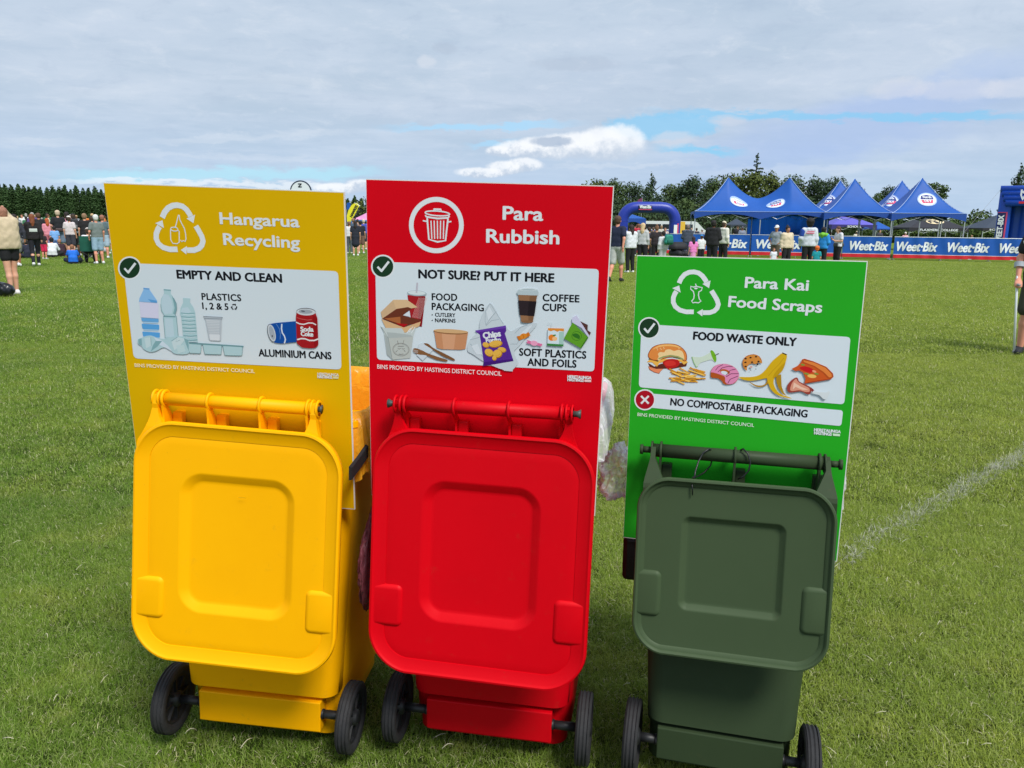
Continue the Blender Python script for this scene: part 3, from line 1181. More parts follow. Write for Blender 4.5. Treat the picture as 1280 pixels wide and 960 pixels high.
# ============================================================ sign boards with flat print
class Sign:
    def __init__(s, SMx, W, H, name, label, colour, px_corners=None):
        s.M = SMx
        s.inv = SMx.inverted()
        s.n = SMx.to_3x3() @ Vector((0, 1, 0))
        s.o = SMx.translation
        base = SMx @ Matrix.Translation((0, 0, -H))
        s.off = H
        s.root = empty(name, mw=base)
        tag(s.root, label, 'sign', 'coloured sorting signs mounted behind the bins')
        s.parts = {}
        s.lay = 0
        b = MB()
        b.box((-W / 2, .0003, 0), (W / 2, .006, H))
        b.build('board', mat('white corflute', (226, 226, 222), rough=.6), s.root)
        c = colour
        s.face = MB()
        e = .0022
        s.face.add([(-W / 2 + e * .3, 0, e), (W / 2 - e, 0, e), (W / 2 - e, 0, H - e), (-W / 2 + e * .3, 0, H - e)], [(0, 1, 2, 3)])
        s.face.build('printed_face', c, s.root)

    def P(s, x, y):
        """photo spot -> board coordinates"""
        q = s.inv @ on_plane(x, y, s.o, s.n)
        return (q.x, q.z + s.off)

    def _part(s, name):
        if name not in s.parts: s.parts[name] = dict(v=[], f=[], mi=[], mats=[])
        return s.parts[name]

    def _mi(s, p, color):
        m = mat('print ' + str(color), color, rough=.55, spec=.12) if not isinstance(color, bpy.types.Material) else color
        if m not in p['mats']: p['mats'].append(m)
        return p['mats'].index(m)

    def poly2(s, name, pts, color):
        p = s._part(name)
        s.lay += 1
        yy = -.0003 - .000022 * s.lay
        mi = s._mi(p, color)
        o = len(p['v'])
        p['v'] += [(x, yy, z) for x, z in pts]
        tri = tessellate_polygon([[Vector((x, z, 0)) for x, z in pts]])
        for t in tri:
            a, b, c = t
            A, B, Cc = pts[a], pts[b], pts[c]
            cr = (B[0] - A[0]) * (Cc[1] - A[1]) - (B[1] - A[1]) * (Cc[0] - A[0])
            p['f'].append([o + a, o + b, o + c] if cr > 0 else [o + a, o + c, o + b])
            p['mi'].append(mi)

    def poly(s, name, pts, color, T=None):
        if T: pts = [T(*q) for q in pts]
        s.poly2(name, [s.P(*q) for q in pts], color)

    def stroke(s, name, pts, w, color, T=None, closed=False):
        if T: pts = [T(*q) for q in pts]
        q = [Vector(s.P(*a)) for a in pts]
        n = len(q)
        L, Rr = [], []
        for i in range(n):
            if closed: d = q[(i + 1) % n] - q[i - 1]
            else: d = q[min(i + 1, n - 1)] - q[max(i - 1, 0)]
            d.normalize()
            nn = Vector((-d.y, d.x)) * w / 2
            L.append(q[i] + nn)
            Rr.append(q[i] - nn)
        p = s._part(name)
        s.lay += 1
        yy = -.0003 - .000022 * s.lay
        mi = s._mi(p, color)
        o = len(p['v'])
        p['v'] += [(a.x, yy, a.y) for a in L] + [(a.x, yy, a.y) for a in Rr]
        for i in range(n if closed else n - 1):
            j = (i + 1) % n
            p['f'].append([o + i, o + n + i, o + n + j, o + j])
            p['mi'].append(mi)

    def text(s, name, body, xy0, xy1, cap_px, color, bold=.05, spacing=1.0, T=None, shear=0.0):
        if T: xy0, xy1 = T(*xy0), T(*xy1)
        a, b = Vector(s.P(*xy0)), Vector(s.P(*xy1))
        c = Vector(s.P(xy0[0], xy0[1] - cap_px))
        w = (b - a).length
        cap = (c - a).length
        ang = math.atan2((b - a).y, (b - a).x)
        ca, sa = math.cos(ang), math.sin(ang)
        s.ntext = getattr(s, 'ntext', 0) + 1
        p = s._part('%s#%d' % (name, s.ntext) if 'lettering' in name else name)
        mi = s._mi(p, color)
        for v, fs in text_flat(body, w, cap, bold, spacing, shear):
            s.lay += .12
            yy = -.0003 - .000022 * s.lay
            o = len(p['v'])
            p['v'] += [(a.x + x * ca - z * sa, yy, a.y + x * sa + z * ca) for x, z in v]
            for f in fs:
                p['f'].append([o + i for i in f])
                p['mi'].append(mi)
        s.lay += 1

    def done(s):
        for key, p in s.parts.items():
            name = key.split('#')[0]
            me = bpy.data.meshes.new(name)
            me.from_pydata(p['v'], [], p['f'])
            me.polygons.foreach_set('material_index', p['mi'])
            for m in p['mats']: me.materials.append(m)
            me.update()
            link(name, me, s.root)


def cr(ox, oy, k):
    return lambda x, y: (ox + x / k, oy + y / k)


def ell(cx, cy, rx, ry, rot=0, a0=0, a1=360, n=28):
    c, q = math.cos(math.radians(rot)), math.sin(math.radians(rot))
    out = []
    full = abs(a1 - a0) >= 360
    for i in range(n if full else n + 1):
        a = math.radians(a0 + (a1 - a0) * i / n)
        x, y = rx * math.cos(a), ry * math.sin(a)
        out.append((cx + x * c - y * q, cy + x * q + y * c))
    return out


def rounded(pts, r, n=4):
    """round the corners of a quad given in photo pixels"""
    out = []
    L = len(pts)
    for i in range(L):
        p, a, b = Vector(pts[i]), Vector(pts[i - 1]), Vector(pts[(i + 1) % L])
        u, v = (a - p).normalized(), (b - p).normalized()
        for k in range(n + 1):
            t = k / n
            q = (p + u * r) * (1 - t) ** 2 + p * 2 * t * (1 - t) + (p + v * r) * t * t
            out.append((q.x, q.y))
    return out


def blobby(pts, n=4):
    """closed Catmull-Rom through the points"""
    out = []
    L = len(pts)
    for i in range(L):
        p0, p1, p2, p3 = pts[i - 1], pts[i], pts[(i + 1) % L], pts[(i + 2) % L]
        for k in range(n):
            t = k / n
            out.append(tuple(.5 * ((2 * p1[j]) + (-p0[j] + p2[j]) * t + (2 * p0[j] - 5 * p1[j] + 4 * p2[j] - p3[j]) * t * t + (-p0[j] + 3 * p1[j] - 3 * p2[j] + p3[j]) * t ** 3) for j in (0, 1)))
    return out


WHITE, INK = (224, 228, 230), (24, 26, 32)
PANEL = (214, 224, 230)


def tick(S, name, T, cx, cy, r, cross=False):
    S.poly(name, ell(cx, cy, r, r), WHITE, T)
    S.poly(name, ell(cx, cy, r * .87, r * .87), (172, 16, 36) if cross else (28, 58, 36), T)
    if cross:
        for q in (((-.36, -.36), (.36, .36)), ((-.36, .36), (.36, -.36))):
            S.stroke(name, [(cx + q[0][0] * r, cy + q[0][1] * r), (cx + q[1][0] * r, cy + q[1][1] * r)], .0052, WHITE, T)
    else:
        S.stroke(name, [(cx - .45 * r, cy + .02 * r), (cx - .10 * r, cy + .40 * r)], .0055, WHITE, T)
        S.stroke(name, [(cx - .16 * r, cy + .42 * r), (cx + .50 * r, cy - .42 * r)], .0055, WHITE, T)


def recycle_arrows(S, name, T, w):
    """three bent arrows round the badge, drawn for the enlarged crop of the yellow sign"""
    c = WHITE
    arc1 = [(312, 196), (322, 172), (340, 150), (362, 139), (384, 137), (408, 143), (426, 158), (440, 178), (446, 190)]
    S.stroke(name, arc1, w, c, T)
    S.poly(name, [(426, 200), (466, 182), (459, 222)], c, T)
    arc2 = [(470, 235), (484, 258), (498, 284), (504, 306), (498, 326), (484, 341), (462, 349), (428, 349)]
    S.stroke(name, arc2, w, c, T)
    S.poly(name, [(428, 330), (426, 369), (399, 348)], c, T)
    arc3 = [(384, 345), (346, 345), (316, 336), (294, 318), (284, 296), (284, 272), (292, 250), (300, 238)]
    S.stroke(name, arc3, w, c, T)
    S.poly(name, [(279, 222), (313, 208), (320, 245)], c, T)


# ---------------------------------------------------------------- yellow sign
faceY = mat('yellow sign face', (226, 178, 0), rough=.55, spec=.1, var=.03, vscale=2.0)
SY = Sign(Y_[3], BINS[0][20], BINS[0][21], 'recycling_sign', 'yellow recycling sign reading Hangarua Recycling, above the yellow bin', faceY)
TY = cr(120, 220, 3.765)
recycle_arrows(SY, 'recycling_symbol', TY, .0135)
for q in ([(388, 184), (392, 184), (395, 206), (404, 224), (416, 246), (422, 272), (424, 296), (420, 308), (411, 304), (404, 309), (398, 301)],):
    SY.stroke('recycling_symbol', q, .0024, WHITE, TY)
SY.stroke('recycling_symbol', [(388, 184), (383, 206), (378, 226), (374, 240)], .0024, WHITE, TY)
SY.stroke('recycling_symbol', ell(369, 250, 17, 9, 8), .0024, WHITE, TY, closed=True)
SY.stroke('recycling_symbol', [(351, 252), (352, 300), (362, 317), (382, 319), (392, 312), (392, 262), (388, 256)], .0024, WHITE, TY)
SY.text('title_lettering', 'Hangarua', (586, 225), (957, 241), 48 / 3.765, WHITE, .052, T=TY)
SY.text('title_lettering', 'Recycling', (603, 323), (959, 339), 48 / 3.765, WHITE, .052, T=TY)
SY.poly('info_panel', rounded([TY(128, 409), TY(1140, 448), TY(1156, 911), TY(178, 858)], 6), PANEL)
tick(SY, 'tick_badge', TY, 159, 433, 55)
SY.text('heading_lettering', 'EMPTY AND CLEAN', (384, 481), (875, 501), 35 / 3.765, INK, .075, 1.0, TY)
SY.text('caption_lettering', 'PLASTICS', (500, 582), (684, 589), 28 / 3.765, INK, .052, 1.08, TY)
SY.text('caption_lettering', '1, 2 & 5', (503, 625), (624, 630), 27 / 3.765, INK, .052, 1.0, TY)
for k in range(3):
    a = 90 + 120 * k
    SY.stroke('caption_lettering', ell(651, 616, 12, 12, 0, a + 15, a + 88, 6), .003, INK, TY)
    e = ell(651, 616, 12, 12, 0, a + 88, a + 112, 1)
    i = ell(651, 616, 5, 5, 0, a + 80, a + 90, 1)
    o = ell(651, 616, 18, 18, 0, a + 80, a + 90, 1)
    SY.poly('caption_lettering', [i[0], o[0], e[1]], INK, TY)
SY.text('caption_lettering', 'ALUMINIUM CANS', (768, 847), (1108, 862), 30 / 3.765, INK, .052, 1.0, TY)
SY.text('small_lettering', 'BINS PROVIDED BY HASTINGS DISTRICT COUNCIL', (184, 898), (748, 927), 15 / 3.765, (250, 240, 200), .018, 1.0, TY)
SY.text('council_logo', 'HERETAUNGA', (1044, 937), (1143, 942), 11 / 3.765, WHITE, .05, 1.0, TY)
SY.text('council_logo', 'HASTINGS', (1044, 950), (1112, 953), 11 / 3.765, WHITE, .09, 1.0, TY)
SY.poly('council_logo', rounded([TY(1116, 942), TY(1142, 943), TY(1142, 954), TY(1116, 953)], .8), (224, 214, 160))
T1 = cr(160, 345, 8.533)
PL1, PL2, PL3, PL4 = (176, 206, 212), (190, 212, 222), (132, 172, 178), (112, 152, 158)
nm = 'bottle_picture'
SY.poly(nm, [(170, 124), (230, 130), (236, 150), (314, 262), (314, 286), (120, 272), (124, 240), (166, 150)], (140, 188, 232), T1)
SY.poly(nm, [(166, 124), (232, 130), (232, 146), (168, 140)], (110, 164, 216), T1)
SY.poly(nm, [(212, 244), (306, 262), (314, 286), (250, 278)], (92, 158, 214), T1)
SY.poly(nm, [(124, 276), (328, 290), (330, 452), (140, 440)], (214, 212, 234), T1)
for a, b in ((444, 488), (506, 568), (590, 652)):
    o = (a - 444) * .09
    SY.poly(nm, rounded([T1(142 + o, a), T1(330 + o, a + 12), T1(330 + o, b + 4), T1(152 + o, b - 6)], 1.2), (92, 164, 222) if a > 450 else (104, 168, 220))
    SY.poly(nm, [(160 + o, b - 2), (326 + o, b + 4), (322 + o, b + 16), (166 + o, b + 12)], (172, 208, 236), T1)
nm = 'bottle_picture'
for (pts, c_) in (([(384, 138), (460, 144), (458, 186), (490, 232), (520, 290), (524, 350), (506, 410), (520, 430), (540, 660), (400, 660), (380, 430), (392, 420), (360, 370), (350, 300), (356, 240), (388, 186)], PL1),
                  ([(380, 190), (436, 200), (468, 260), (482, 330), (470, 398), (394, 408), (366, 350), (360, 280)], PL2),
                  ([(468, 200), (520, 290), (524, 350), (506, 410), (484, 400), (500, 340), (486, 270)], PL3),
                  ([(384, 420), (510, 428), (510, 440), (386, 434)], PL4),
                  ([(396, 450), (480, 452), (498, 650), (408, 650)], PL2),
                  ([(384, 138), (460, 144), (462, 158), (384, 152)], PL3),
                  ([(590, 232), (668, 238), (664, 280), (700, 330), (720, 390), (748, 706), (660, 700), (590, 650), (572, 440), (558, 400), (564, 340), (592, 282)], PL1),
                  ([(580, 340), (640, 330), (676, 380), (650, 396), (566, 390)], PL2)):
    SY.poly(nm, pts, c_, T1)
for i, y in enumerate((392, 432, 472, 512, 550, 584, 632, 676)):
    SY.stroke(nm, [(566 + i * 5, y), (650 + i * 4, y + 8), (716 + i * 4, y + 2)], .0022, PL3, T1)
    SY.stroke(nm, [(590 + i * 5, y + 16), (650 + i * 4, y + 22), (700 + i * 4, y + 18)], .0018, (206, 224, 230), T1)
SY.stroke(nm, [(352, 300), (362, 372), (392, 420), (380, 432), (400, 660)], .0009, PL4, T1)
SY.stroke(nm, [(490, 232), (520, 290), (524, 350), (506, 410), (520, 430), (540, 640)], .0012, PL4, T1)
nm = 'cup_picture'
SY.poly(nm, [(808, 428), (1014, 436), (1004, 462), (996, 684), (980, 692), (880, 686), (866, 668), (828, 462), (818, 448)], (186, 194, 202), T1)
SY.poly(nm, [(836, 468), (982, 474), (976, 670), (886, 664)], (204, 210, 216), T1)
SY.poly(nm, [(870, 620), (984, 628), (980, 688), (880, 682)], (216, 221, 226), T1)
for i in range(8):
    SY.stroke(nm, [(842 + i * 4, 486 + i * 17), (984 - i * .5, 490 + i * 17)], .0007, (160, 170, 178), T1)
SY.stroke(nm, [(806, 428), (1014, 438), (1006, 456), (820, 448)], .0016, (140, 150, 158), T1)
nm = 'tray_picture'
SY.poly(nm, [(640, 704), (1238, 742), (1234, 758), (640, 722)], PL4, T1)
for a, b in ((640, 786), (800, 1004), (1014, 1226)):
    ya = 722 + (a - 640) * .06
    yb = 722 + (b - 640) * .06
    SY.poly(nm, rounded([T1(a, ya), T1(b, yb), T1(b - 8, yb + 92), T1(a + 20, ya + 96)], 1.5), PL1)
    SY.stroke(nm, [(a + 2, ya), (a + 22, ya + 96)] + [(a + 30 + k * 14, ya + 96 + (3 if k % 2 else 9)) for k in range(int((b - a - 40) / 14))] + [(b - 6, yb + 90), (b, yb)], .0011, PL4, T1)
nm = 'crushed_bottle_picture'
SY.poly(nm, blobby([(112, 672), (160, 654), (186, 640), (250, 632), (330, 660), (400, 666), (470, 646), (560, 640), (640, 660), (660, 740), (654, 820), (570, 834), (490, 820), (450, 776), (380, 760), (300, 800), (230, 806), (170, 774), (150, 744), (112, 720)], 3), PL1, T1)
for pts, c_ in (([(280, 650), (360, 680), (430, 740), (480, 806), (420, 770), (340, 730)], (206, 220, 232)), ([(180, 660), (250, 650), (254, 740), (200, 770)], (196, 216, 220)), ([(250, 800), (320, 750), (370, 690), (300, 690), (270, 740)], PL3),
                ([(470, 700), (540, 650), (620, 668), (560, 740), (500, 790)], (200, 218, 222)), ([(600, 660), (650, 680), (654, 800), (630, 740)], PL3), ([(520, 740), (600, 730), (620, 800), (540, 824)], (190, 214, 218)), ([(116, 674), (150, 662), (156, 740), (118, 722)], PL3)):
    SY.poly(nm, pts, c_, T1)
SY.stroke(nm, [(470, 690), (530, 650), (516, 700), (560, 680)], .001, PL4, T1)
SY.stroke(nm, [(248, 650), (254, 740)], .001, PL4, T1)
T2 = cr(300, 370, 9.846)
nm = 'blue_can_picture'
SY.poly(nm, rounded([T2(356, 344), T2(440, 328), T2(700, 306), T2(704, 562), T2(520, 582), T2(430, 572), T2(350, 470)], 1.5), (18, 78, 160), T2 and None)
SY.poly(nm, ell(392, 452, 46, 112, -14), (60, 66, 76), T2)
SY.poly(nm, ell(396, 452, 44, 108, -14), (200, 206, 212), T2)
SY.poly(nm, ell(398, 452, 30, 88, -14), (164, 172, 182), T2)
SY.poly(nm, ell(402, 490, 8, 14), (70, 76, 86), T2)
SY.stroke(nm, [(520, 340), (516, 400), (526, 450), (552, 490), (564, 530), (552, 580)], .0034, (216, 224, 236), T2)
SY.stroke(nm, [(450, 340), (490, 400), (502, 470), (498, 530)], .0010, (120, 160, 214), T2)
nm = 'red_can_picture'
SY.poly(nm, rounded([T2(704, 190), T2(930, 196), T2(958, 270), T2(970, 600), T2(930, 638), T2(850, 640), T2(770, 632), T2(704, 582), T2(692, 250)], 1.8), (166, 26, 32))
SY.poly(nm, [(900, 230), (950, 260), (966, 590), (920, 634), (906, 500)], (148, 18, 26), T2)
SY.poly(nm, ell(817, 190, 118, 46, 2), (64, 62, 68), T2)
SY.poly(nm, ell(817, 194, 116, 42, 2), (206, 210, 214), T2)
SY.poly(nm, ell(812, 190, 86, 26, 2), (158, 166, 174), T2)
SY.poly(nm, ell(780, 184, 26, 9, 10), (92, 96, 106), T2)
SY.stroke(nm, [(700, 262), (760, 280), (840, 294), (886, 288)], .0016, (204, 96, 92), T2)
SY.stroke(nm, [(694, 318), (740, 340), (790, 346), (850, 328), (900, 330), (942, 352)], .0030, (232, 226, 226), T2)
SY.stroke(nm, [(708, 534), (760, 520), (810, 524), (860, 544), (920, 544), (970, 524)], .0036, (232, 226, 226), T2)
SY.text(nm, 'Soda', (754, 430), (908, 434), 50 / 9.846, WHITE, .09, T=T2)
SY.text(nm, 'Coke', (758, 486), (904, 494), 48 / 9.846, WHITE, .09, T=T2)
SY.done()

# ---------------------------------------------------------------- red sign
faceR = mat('red sign face', (214, 0, 22), rough=.55, spec=.1, var=.03, vscale=2.0)
SR = Sign(R_[3], BINS[1][20], BINS[1][21], 'rubbish_sign', 'red rubbish sign reading Para Rubbish, above the red bin', faceR)
TR = cr(440, 220, 3.765)
SR.stroke('rubbish_symbol', ell(397, 231, 118, 121, n=48), .0115, WHITE, TR, closed=True)
nm = 'rubbish_symbol'
SR.stroke(nm, ell(402, 176, 58, 11, 4, n=24), .0032, WHITE, TR, closed=True)
SR.stroke(nm, [(384, 166), (386, 156), (418, 157), (420, 168)], .0042, WHITE, TR)
SR.stroke(nm, [(346, 184), (350, 192), (402, 200), (452, 197), (458, 188)], .0042, WHITE, TR)
SR.stroke(nm, [(354, 198), (362, 298), (402, 310), (440, 304), (452, 200)], .0042, WHITE, TR)
for a, b in ((372, 376), (387, 389), (402, 403), (417, 416), (432, 430)):
    SR.stroke(nm, [(a, 210), (b, 296)], .0030, WHITE, TR)
SR.stroke(nm, [(334, 210), (354, 214), (354, 224)], .0034, WHITE, TR)
SR.stroke(nm, [(468, 214), (452, 217), (450, 226)], .0034, WHITE, TR)
SR.text('title_lettering', 'Para', (711, 204), (897, 210), 56 / 3.765, WHITE, .052, T=TR)
SR.text('title_lettering', 'Rubbish', (634, 312), (973, 320), 56 / 3.765, WHITE, .052, T=TR)
SR.poly('info_panel', rounded([TR(110, 403), TR(1162, 438), TR(1140, 920), TR(118, 864)], 5), PANEL)
tick(SR, 'tick_badge', TR, 146, 426, 56)
SR.text('heading_lettering', 'NOT SURE? PUT IT HERE', (315, 480), (950, 500), 36 / 3.765, INK, .075, 1.0, TR)
for t_, a, b, c_ in (('FOOD', (377, 584), (495, 587), 29), ('PACKAGING', (377, 629), (620, 636), 29), ('CUTLERY', (392, 661), (486, 664), 16), ('NAPKINS', (392, 687), (487, 690), 16),
                     ('COFFEE', (898, 588), (1069, 594), 30), ('CUPS', (897, 633), (1009, 637), 30), ('SOFT PLASTICS', (788, 844), (1101, 859), 31), ('AND FOILS', (827, 891), (1055, 901), 31)):
    SR.text('caption_lettering', t_, a, b, c_ / 3.765, INK, .052, 1.05, TR)
for y in (653, 679):
    SR.poly('caption_lettering', ell(378, y, 3, 3, n=8), INK, TR)
SR.text('small_lettering', 'BINS PROVIDED BY HASTINGS DISTRICT COUNCIL', (120, 906), (704, 940), 18 / 3.765, (250, 226, 226), .018, 1.0, TR)
SR.text('council_logo', 'HERETAUNGA', (1015, 950), (1126, 956), 12 / 3.765, WHITE, .09, 1.0, TR)
SR.text('council_logo', 'HASTINGS', (1015, 964), (1090, 968), 12 / 3.765, WHITE, .09, 1.0, TR)
SR.poly('council_logo', rounded([TR(1094, 957), TR(1126, 959), TR(1126, 969), TR(1094, 968)], .8), (240, 200, 200))
T3 = cr(465, 350, 8)
nm = 'drink_cup_picture'
SR.poly(nm, [(448, 24), (464, 26), (456, 128), (438, 126)], (190, 186, 196), T3)
SR.poly(nm, [(356, 150), (536, 162), (500, 466), (400, 450)], (166, 30, 36), T3)
SR.poly(nm, [(478, 160), (536, 162), (500, 466), (458, 460)], (140, 20, 30), T3)
for i in range(9):
    x = 404 + i * 10
    SR.stroke(nm, [(x, 372 + i * 2), (x + 66, 176)], .0006, (222, 180, 176), T3)
SR.poly(nm, ell(452, 132, 98, 28, 3), (170, 184, 190), T3)
SR.poly(nm, ell(450, 128, 88, 20, 3), (214, 224, 226), T3)
SR.poly(nm, [(438, 126), (456, 128), (456, 110), (440, 108)], (190, 186, 196), T3)
nm = 'burger_box_picture'
SR.poly(nm, [(90, 320), (216, 196), (350, 196), (460, 272), (300, 298), (244, 290), (104, 386)], (218, 182, 140), T3)
SR.poly(nm, [(90, 320), (212, 200), (244, 290), (104, 386)], (206, 172, 134), T3)
SR.poly(nm, [(104, 386), (246, 288), (360, 270), (400, 284), (310, 352), (500, 402), (316, 474)], (108, 52, 34), T3)
SR.poly(nm, [(312, 352), (372, 308), (378, 366)], (214, 220, 226), T3)
SR.poly(nm, [(120, 384), (286, 366), (288, 440)], (170, 100, 56), T3)
SR.poly(nm, [(240, 430), (360, 440), (320, 472)], (176, 20, 26), T3)
SR.poly(nm, [(96, 388), (320, 474), (490, 414), (474, 462), (330, 528), (296, 480), (140, 478)], (216, 176, 130), T3)
nm = 'noodle_box_picture'
SR.poly(nm, [(90, 462), (130, 478), (300, 480), (330, 530), (440, 480), (414, 560), (386, 780), (206, 796), (150, 740), (120, 520)], (196, 204, 202), T3)
SR.poly(nm, [(166, 580), (414, 566), (386, 780), (206, 796)], (188, 192, 186), T3)
SR.poly(nm, [(128, 540), (166, 580), (206, 796), (152, 744)], (168, 176, 174), T3)
SR.poly(nm, [(150, 520), (240, 528), (390, 548), (410, 566), (166, 580)], (174, 182, 180), T3)
SR.stroke(nm, [(90, 462), (166, 580), (206, 796)], .0009, (130, 138, 136), T3)
for q in ([(370, 520), (410, 466)], [(396, 530), (434, 468)], [(350, 530), (388, 480)]):
    SR.stroke(nm, q, .0014, (236, 238, 238), T3)
SR.stroke(nm, ell(292, 694, 82, 64, 4), .0009, (120, 116, 112), T3, closed=True)
SR.stroke(nm, ell(292, 694, 74, 56, 4), .0005, (140, 136, 132), T3, closed=True)
for q in ([(256, 604), (266, 640)], [(322, 600), (310, 640)], [(260, 680), (276, 690), (290, 680)], [(300, 680), (314, 690), (328, 682)], [(270, 738), (292, 742), (316, 736)], [(240, 720), (258, 700)], [(336, 716), (322, 698)], [(262, 660), (322, 660)]):
    SR.stroke(nm, q, .0010, (120, 112, 108), T3)
nm = 'bowl_picture'
SR.poly(nm, [(622, 500), (962, 524), (936, 688), (890, 696), (700, 690), (650, 676)], (200, 140, 100), T3)
SR.poly(nm, [(700, 530), (840, 540), (820, 694), (716, 690)], (214, 158, 120), T3)
SR.poly(nm, ell(790, 516, 174, 26, 3), (150, 104, 66), T3)
SR.poly(nm, ell(790, 510, 172, 20, 3), (212, 170, 122), T3)
nm = 'cutlery_picture'
SR.poly(nm, [(470, 640), (520, 620), (610, 700), (510, 806), (450, 750)], (206, 216, 224), T3)
SR.poly(nm, blobby([(520, 636), (560, 634), (620, 680), (720, 730), (824, 786), (816, 804), (720, 766), (640, 716), (580, 676)], 3), (126, 86, 54), T3)
SR.poly(nm, blobby([(414, 690), (440, 680), (500, 700), (560, 730), (660, 766), (752, 796), (742, 814), (640, 794), (540, 752), (470, 744), (420, 720)], 3), (134, 92, 58), T3)
for i in range(3):
    SR.stroke(nm, [(412, 696 + i * 12), (462, 706 + i * 10)], .0007, (214, 220, 224), T3)
T4 = cr(580, 350, 7.529)
nm = 'plastic_bag_picture'
SR.poly(nm, blobby([(246, 218), (290, 260), (330, 340), (380, 410), (440, 480), (520, 440), (660, 400), (686, 420), (620, 500), (520, 620), (470, 680), (510, 770), (490, 810), (440, 850), (330, 830), (180, 760), (90, 700), (34, 660), (60, 560), (140, 480), (150, 400), (190, 290)], 3), (198, 208, 214), T4)
SR.poly(nm, [(330, 820), (460, 800), (460, 858), (384, 852)], (198, 208, 214), T4)
for q in ([(246, 218), (204, 290), (200, 380), (210, 430)], [(246, 218), (300, 300), (370, 410)], [(210, 430), (260, 380), (330, 370)], [(60, 600), (110, 640), (180, 720)], [(60, 560), (140, 540), (170, 520)], [(480, 500), (540, 440), (600, 420)], [(440, 600), (500, 600), (520, 560)], [(300, 300), (250, 360), (210, 420)]):
    SR.stroke(nm, q, .0010, (158, 170, 178), T4)
for pts in ([(210, 300), (240, 250), (280, 320), (230, 380)], [(70, 620), (130, 600), (170, 700), (120, 700)], [(520, 520), (600, 440), (650, 420), (560, 540)]):
    SR.poly(nm, pts, (214, 222, 228), T4)
nm = 'chips_bag_picture'
SR.poly(nm, [(106, 474), (396, 426), (400, 476), (386, 500), (430, 640), (468, 760), (180, 808), (188, 770), (164, 600), (150, 510), (120, 490)], (84, 40, 142), T4)
SR.poly(nm, [(106, 474), (396, 426), (398, 450), (120, 492)], (104, 60, 164), T4)
SR.poly(nm, [(188, 770), (462, 742), (468, 760), (180, 808)], (66, 26, 116), T4)
SR.text(nm, 'Chips', (188, 550), (348, 526), 50 / 7.529, WHITE, .09, T=T4)
SR.text(nm, 'Potato', (212, 588), (348, 576), 36 / 7.529, WHITE, .08, T=T4)
for (cx, cy, rx, ry, ro) in ((210, 610, 34, 26, 20), (300, 600, 66, 34, -8), (360, 656, 42, 26, 10), (240, 682, 46, 36, 30), (318, 692, 46, 40, -10), (290, 734, 22, 24, 0)):
    SR.poly(nm, ell(cx, cy, rx, ry, ro, n=20), (176, 116, 30), T4)
    SR.poly(nm, ell(cx - 3, cy - 4, rx * .9, ry * .86, ro, n=20), (228, 178, 74), T4)
    SR.stroke(nm, ell(cx, cy, rx * .5, ry * .4, ro, 0, 150, 6), .0007, (198, 140, 44), T4)
SR.text(nm, '1.5 oz NET WT', (272, 766), (360, 756), 10 / 7.529, (214, 200, 230), .04, T=T4) if False else None
nm = 'coffee_cup_picture'
SR.poly(nm, [(512, 140), (690, 140), (650, 396), (540, 392)], (150, 108, 76), T4)
SR.poly(nm, [(512, 190), (684, 200), (664, 338), (526, 330)], (46, 36, 40), T4)
SR.poly(nm, [(620, 150), (690, 140), (650, 396), (606, 396)], (128, 90, 62), T4)
SR.poly(nm, [(612, 196), (684, 200), (664, 338), (600, 336)], (36, 28, 32), T4)
SR.poly(nm, ell(597, 390, 56, 12), (138, 98, 68), T4)
SR.poly(nm, rounded([T4(520, 84), T4(690, 84), T4(706, 124), T4(690, 144), T4(510, 138), T4(498, 112)], 1), (182, 196, 200))
SR.poly(nm, ell(606, 88, 84, 14), (212, 222, 224), T4)
SR.poly(nm, ell(606, 90, 66, 8), (176, 190, 194), T4)
nm = 'sweets_picture'
SR.poly(nm, [(498, 528), (540, 520), (590, 500), (610, 486), (626, 520), (590, 540), (520, 568), (508, 548)], (206, 116, 30), T4)
SR.poly(nm, ell(562, 526, 34, 26, -10), (222, 136, 42), T4)
SR.stroke(nm, [(548, 510), (566, 526), (560, 544)], .0012, (180, 84, 20), T4)
SR.poly(nm, [(590, 560), (640, 576), (700, 590), (740, 600), (728, 624), (690, 612), (640, 604), (588, 590), (600, 576)], (222, 112, 158), T4)
SR.poly(nm, ell(662, 592, 34, 24, 10), (236, 160, 192), T4)
nm = 'juice_box_picture'
SR.poly(nm, [(790, 470), (940, 476), (936, 622), (786, 612)], (212, 226, 232), T4)
SR.poly(nm, [(896, 486), (942, 482), (938, 622), (894, 616)], (166, 200, 190), T4)
SR.poly(nm, [(792, 450), (944, 454), (940, 482), (900, 476), (880, 486), (850, 470), (820, 480), (792, 470)], (224, 142, 56), T4)
SR.poly(nm, ell(828, 540, 32, 30), (232, 128, 40), T4)
SR.poly(nm, ell(856, 550, 24, 20), (244, 190, 130), T4)
SR.poly(nm, ell(852, 518, 16, 7, -10), (60, 130, 50), T4)
SR.poly(nm, [(784, 594), (938, 604), (936, 622), (784, 614)], (58, 132, 62), T4)
SR.stroke(nm, [(786, 404), (828, 402), (830, 440)], .0009, (186, 196, 200), T4)
nm = 'chocolate_picture'
SR.poly(nm, [(1086, 380), (1166, 420), (1164, 470), (1196, 492), (1176, 530), (1100, 440)], (86, 52, 48), T4)
SR.poly(nm, [(1020, 352), (1060, 330), (1180, 520), (1172, 540), (1110, 450), (1018, 396)], (206, 204, 228), T4)
SR.poly(nm, [(1024, 396), (1172, 540), (1104, 642), (942, 548)], (96, 158, 40), T4)
SR.poly(nm, [(1172, 540), (1104, 642), (1096, 636), (1160, 536)], (62, 120, 30), T4)
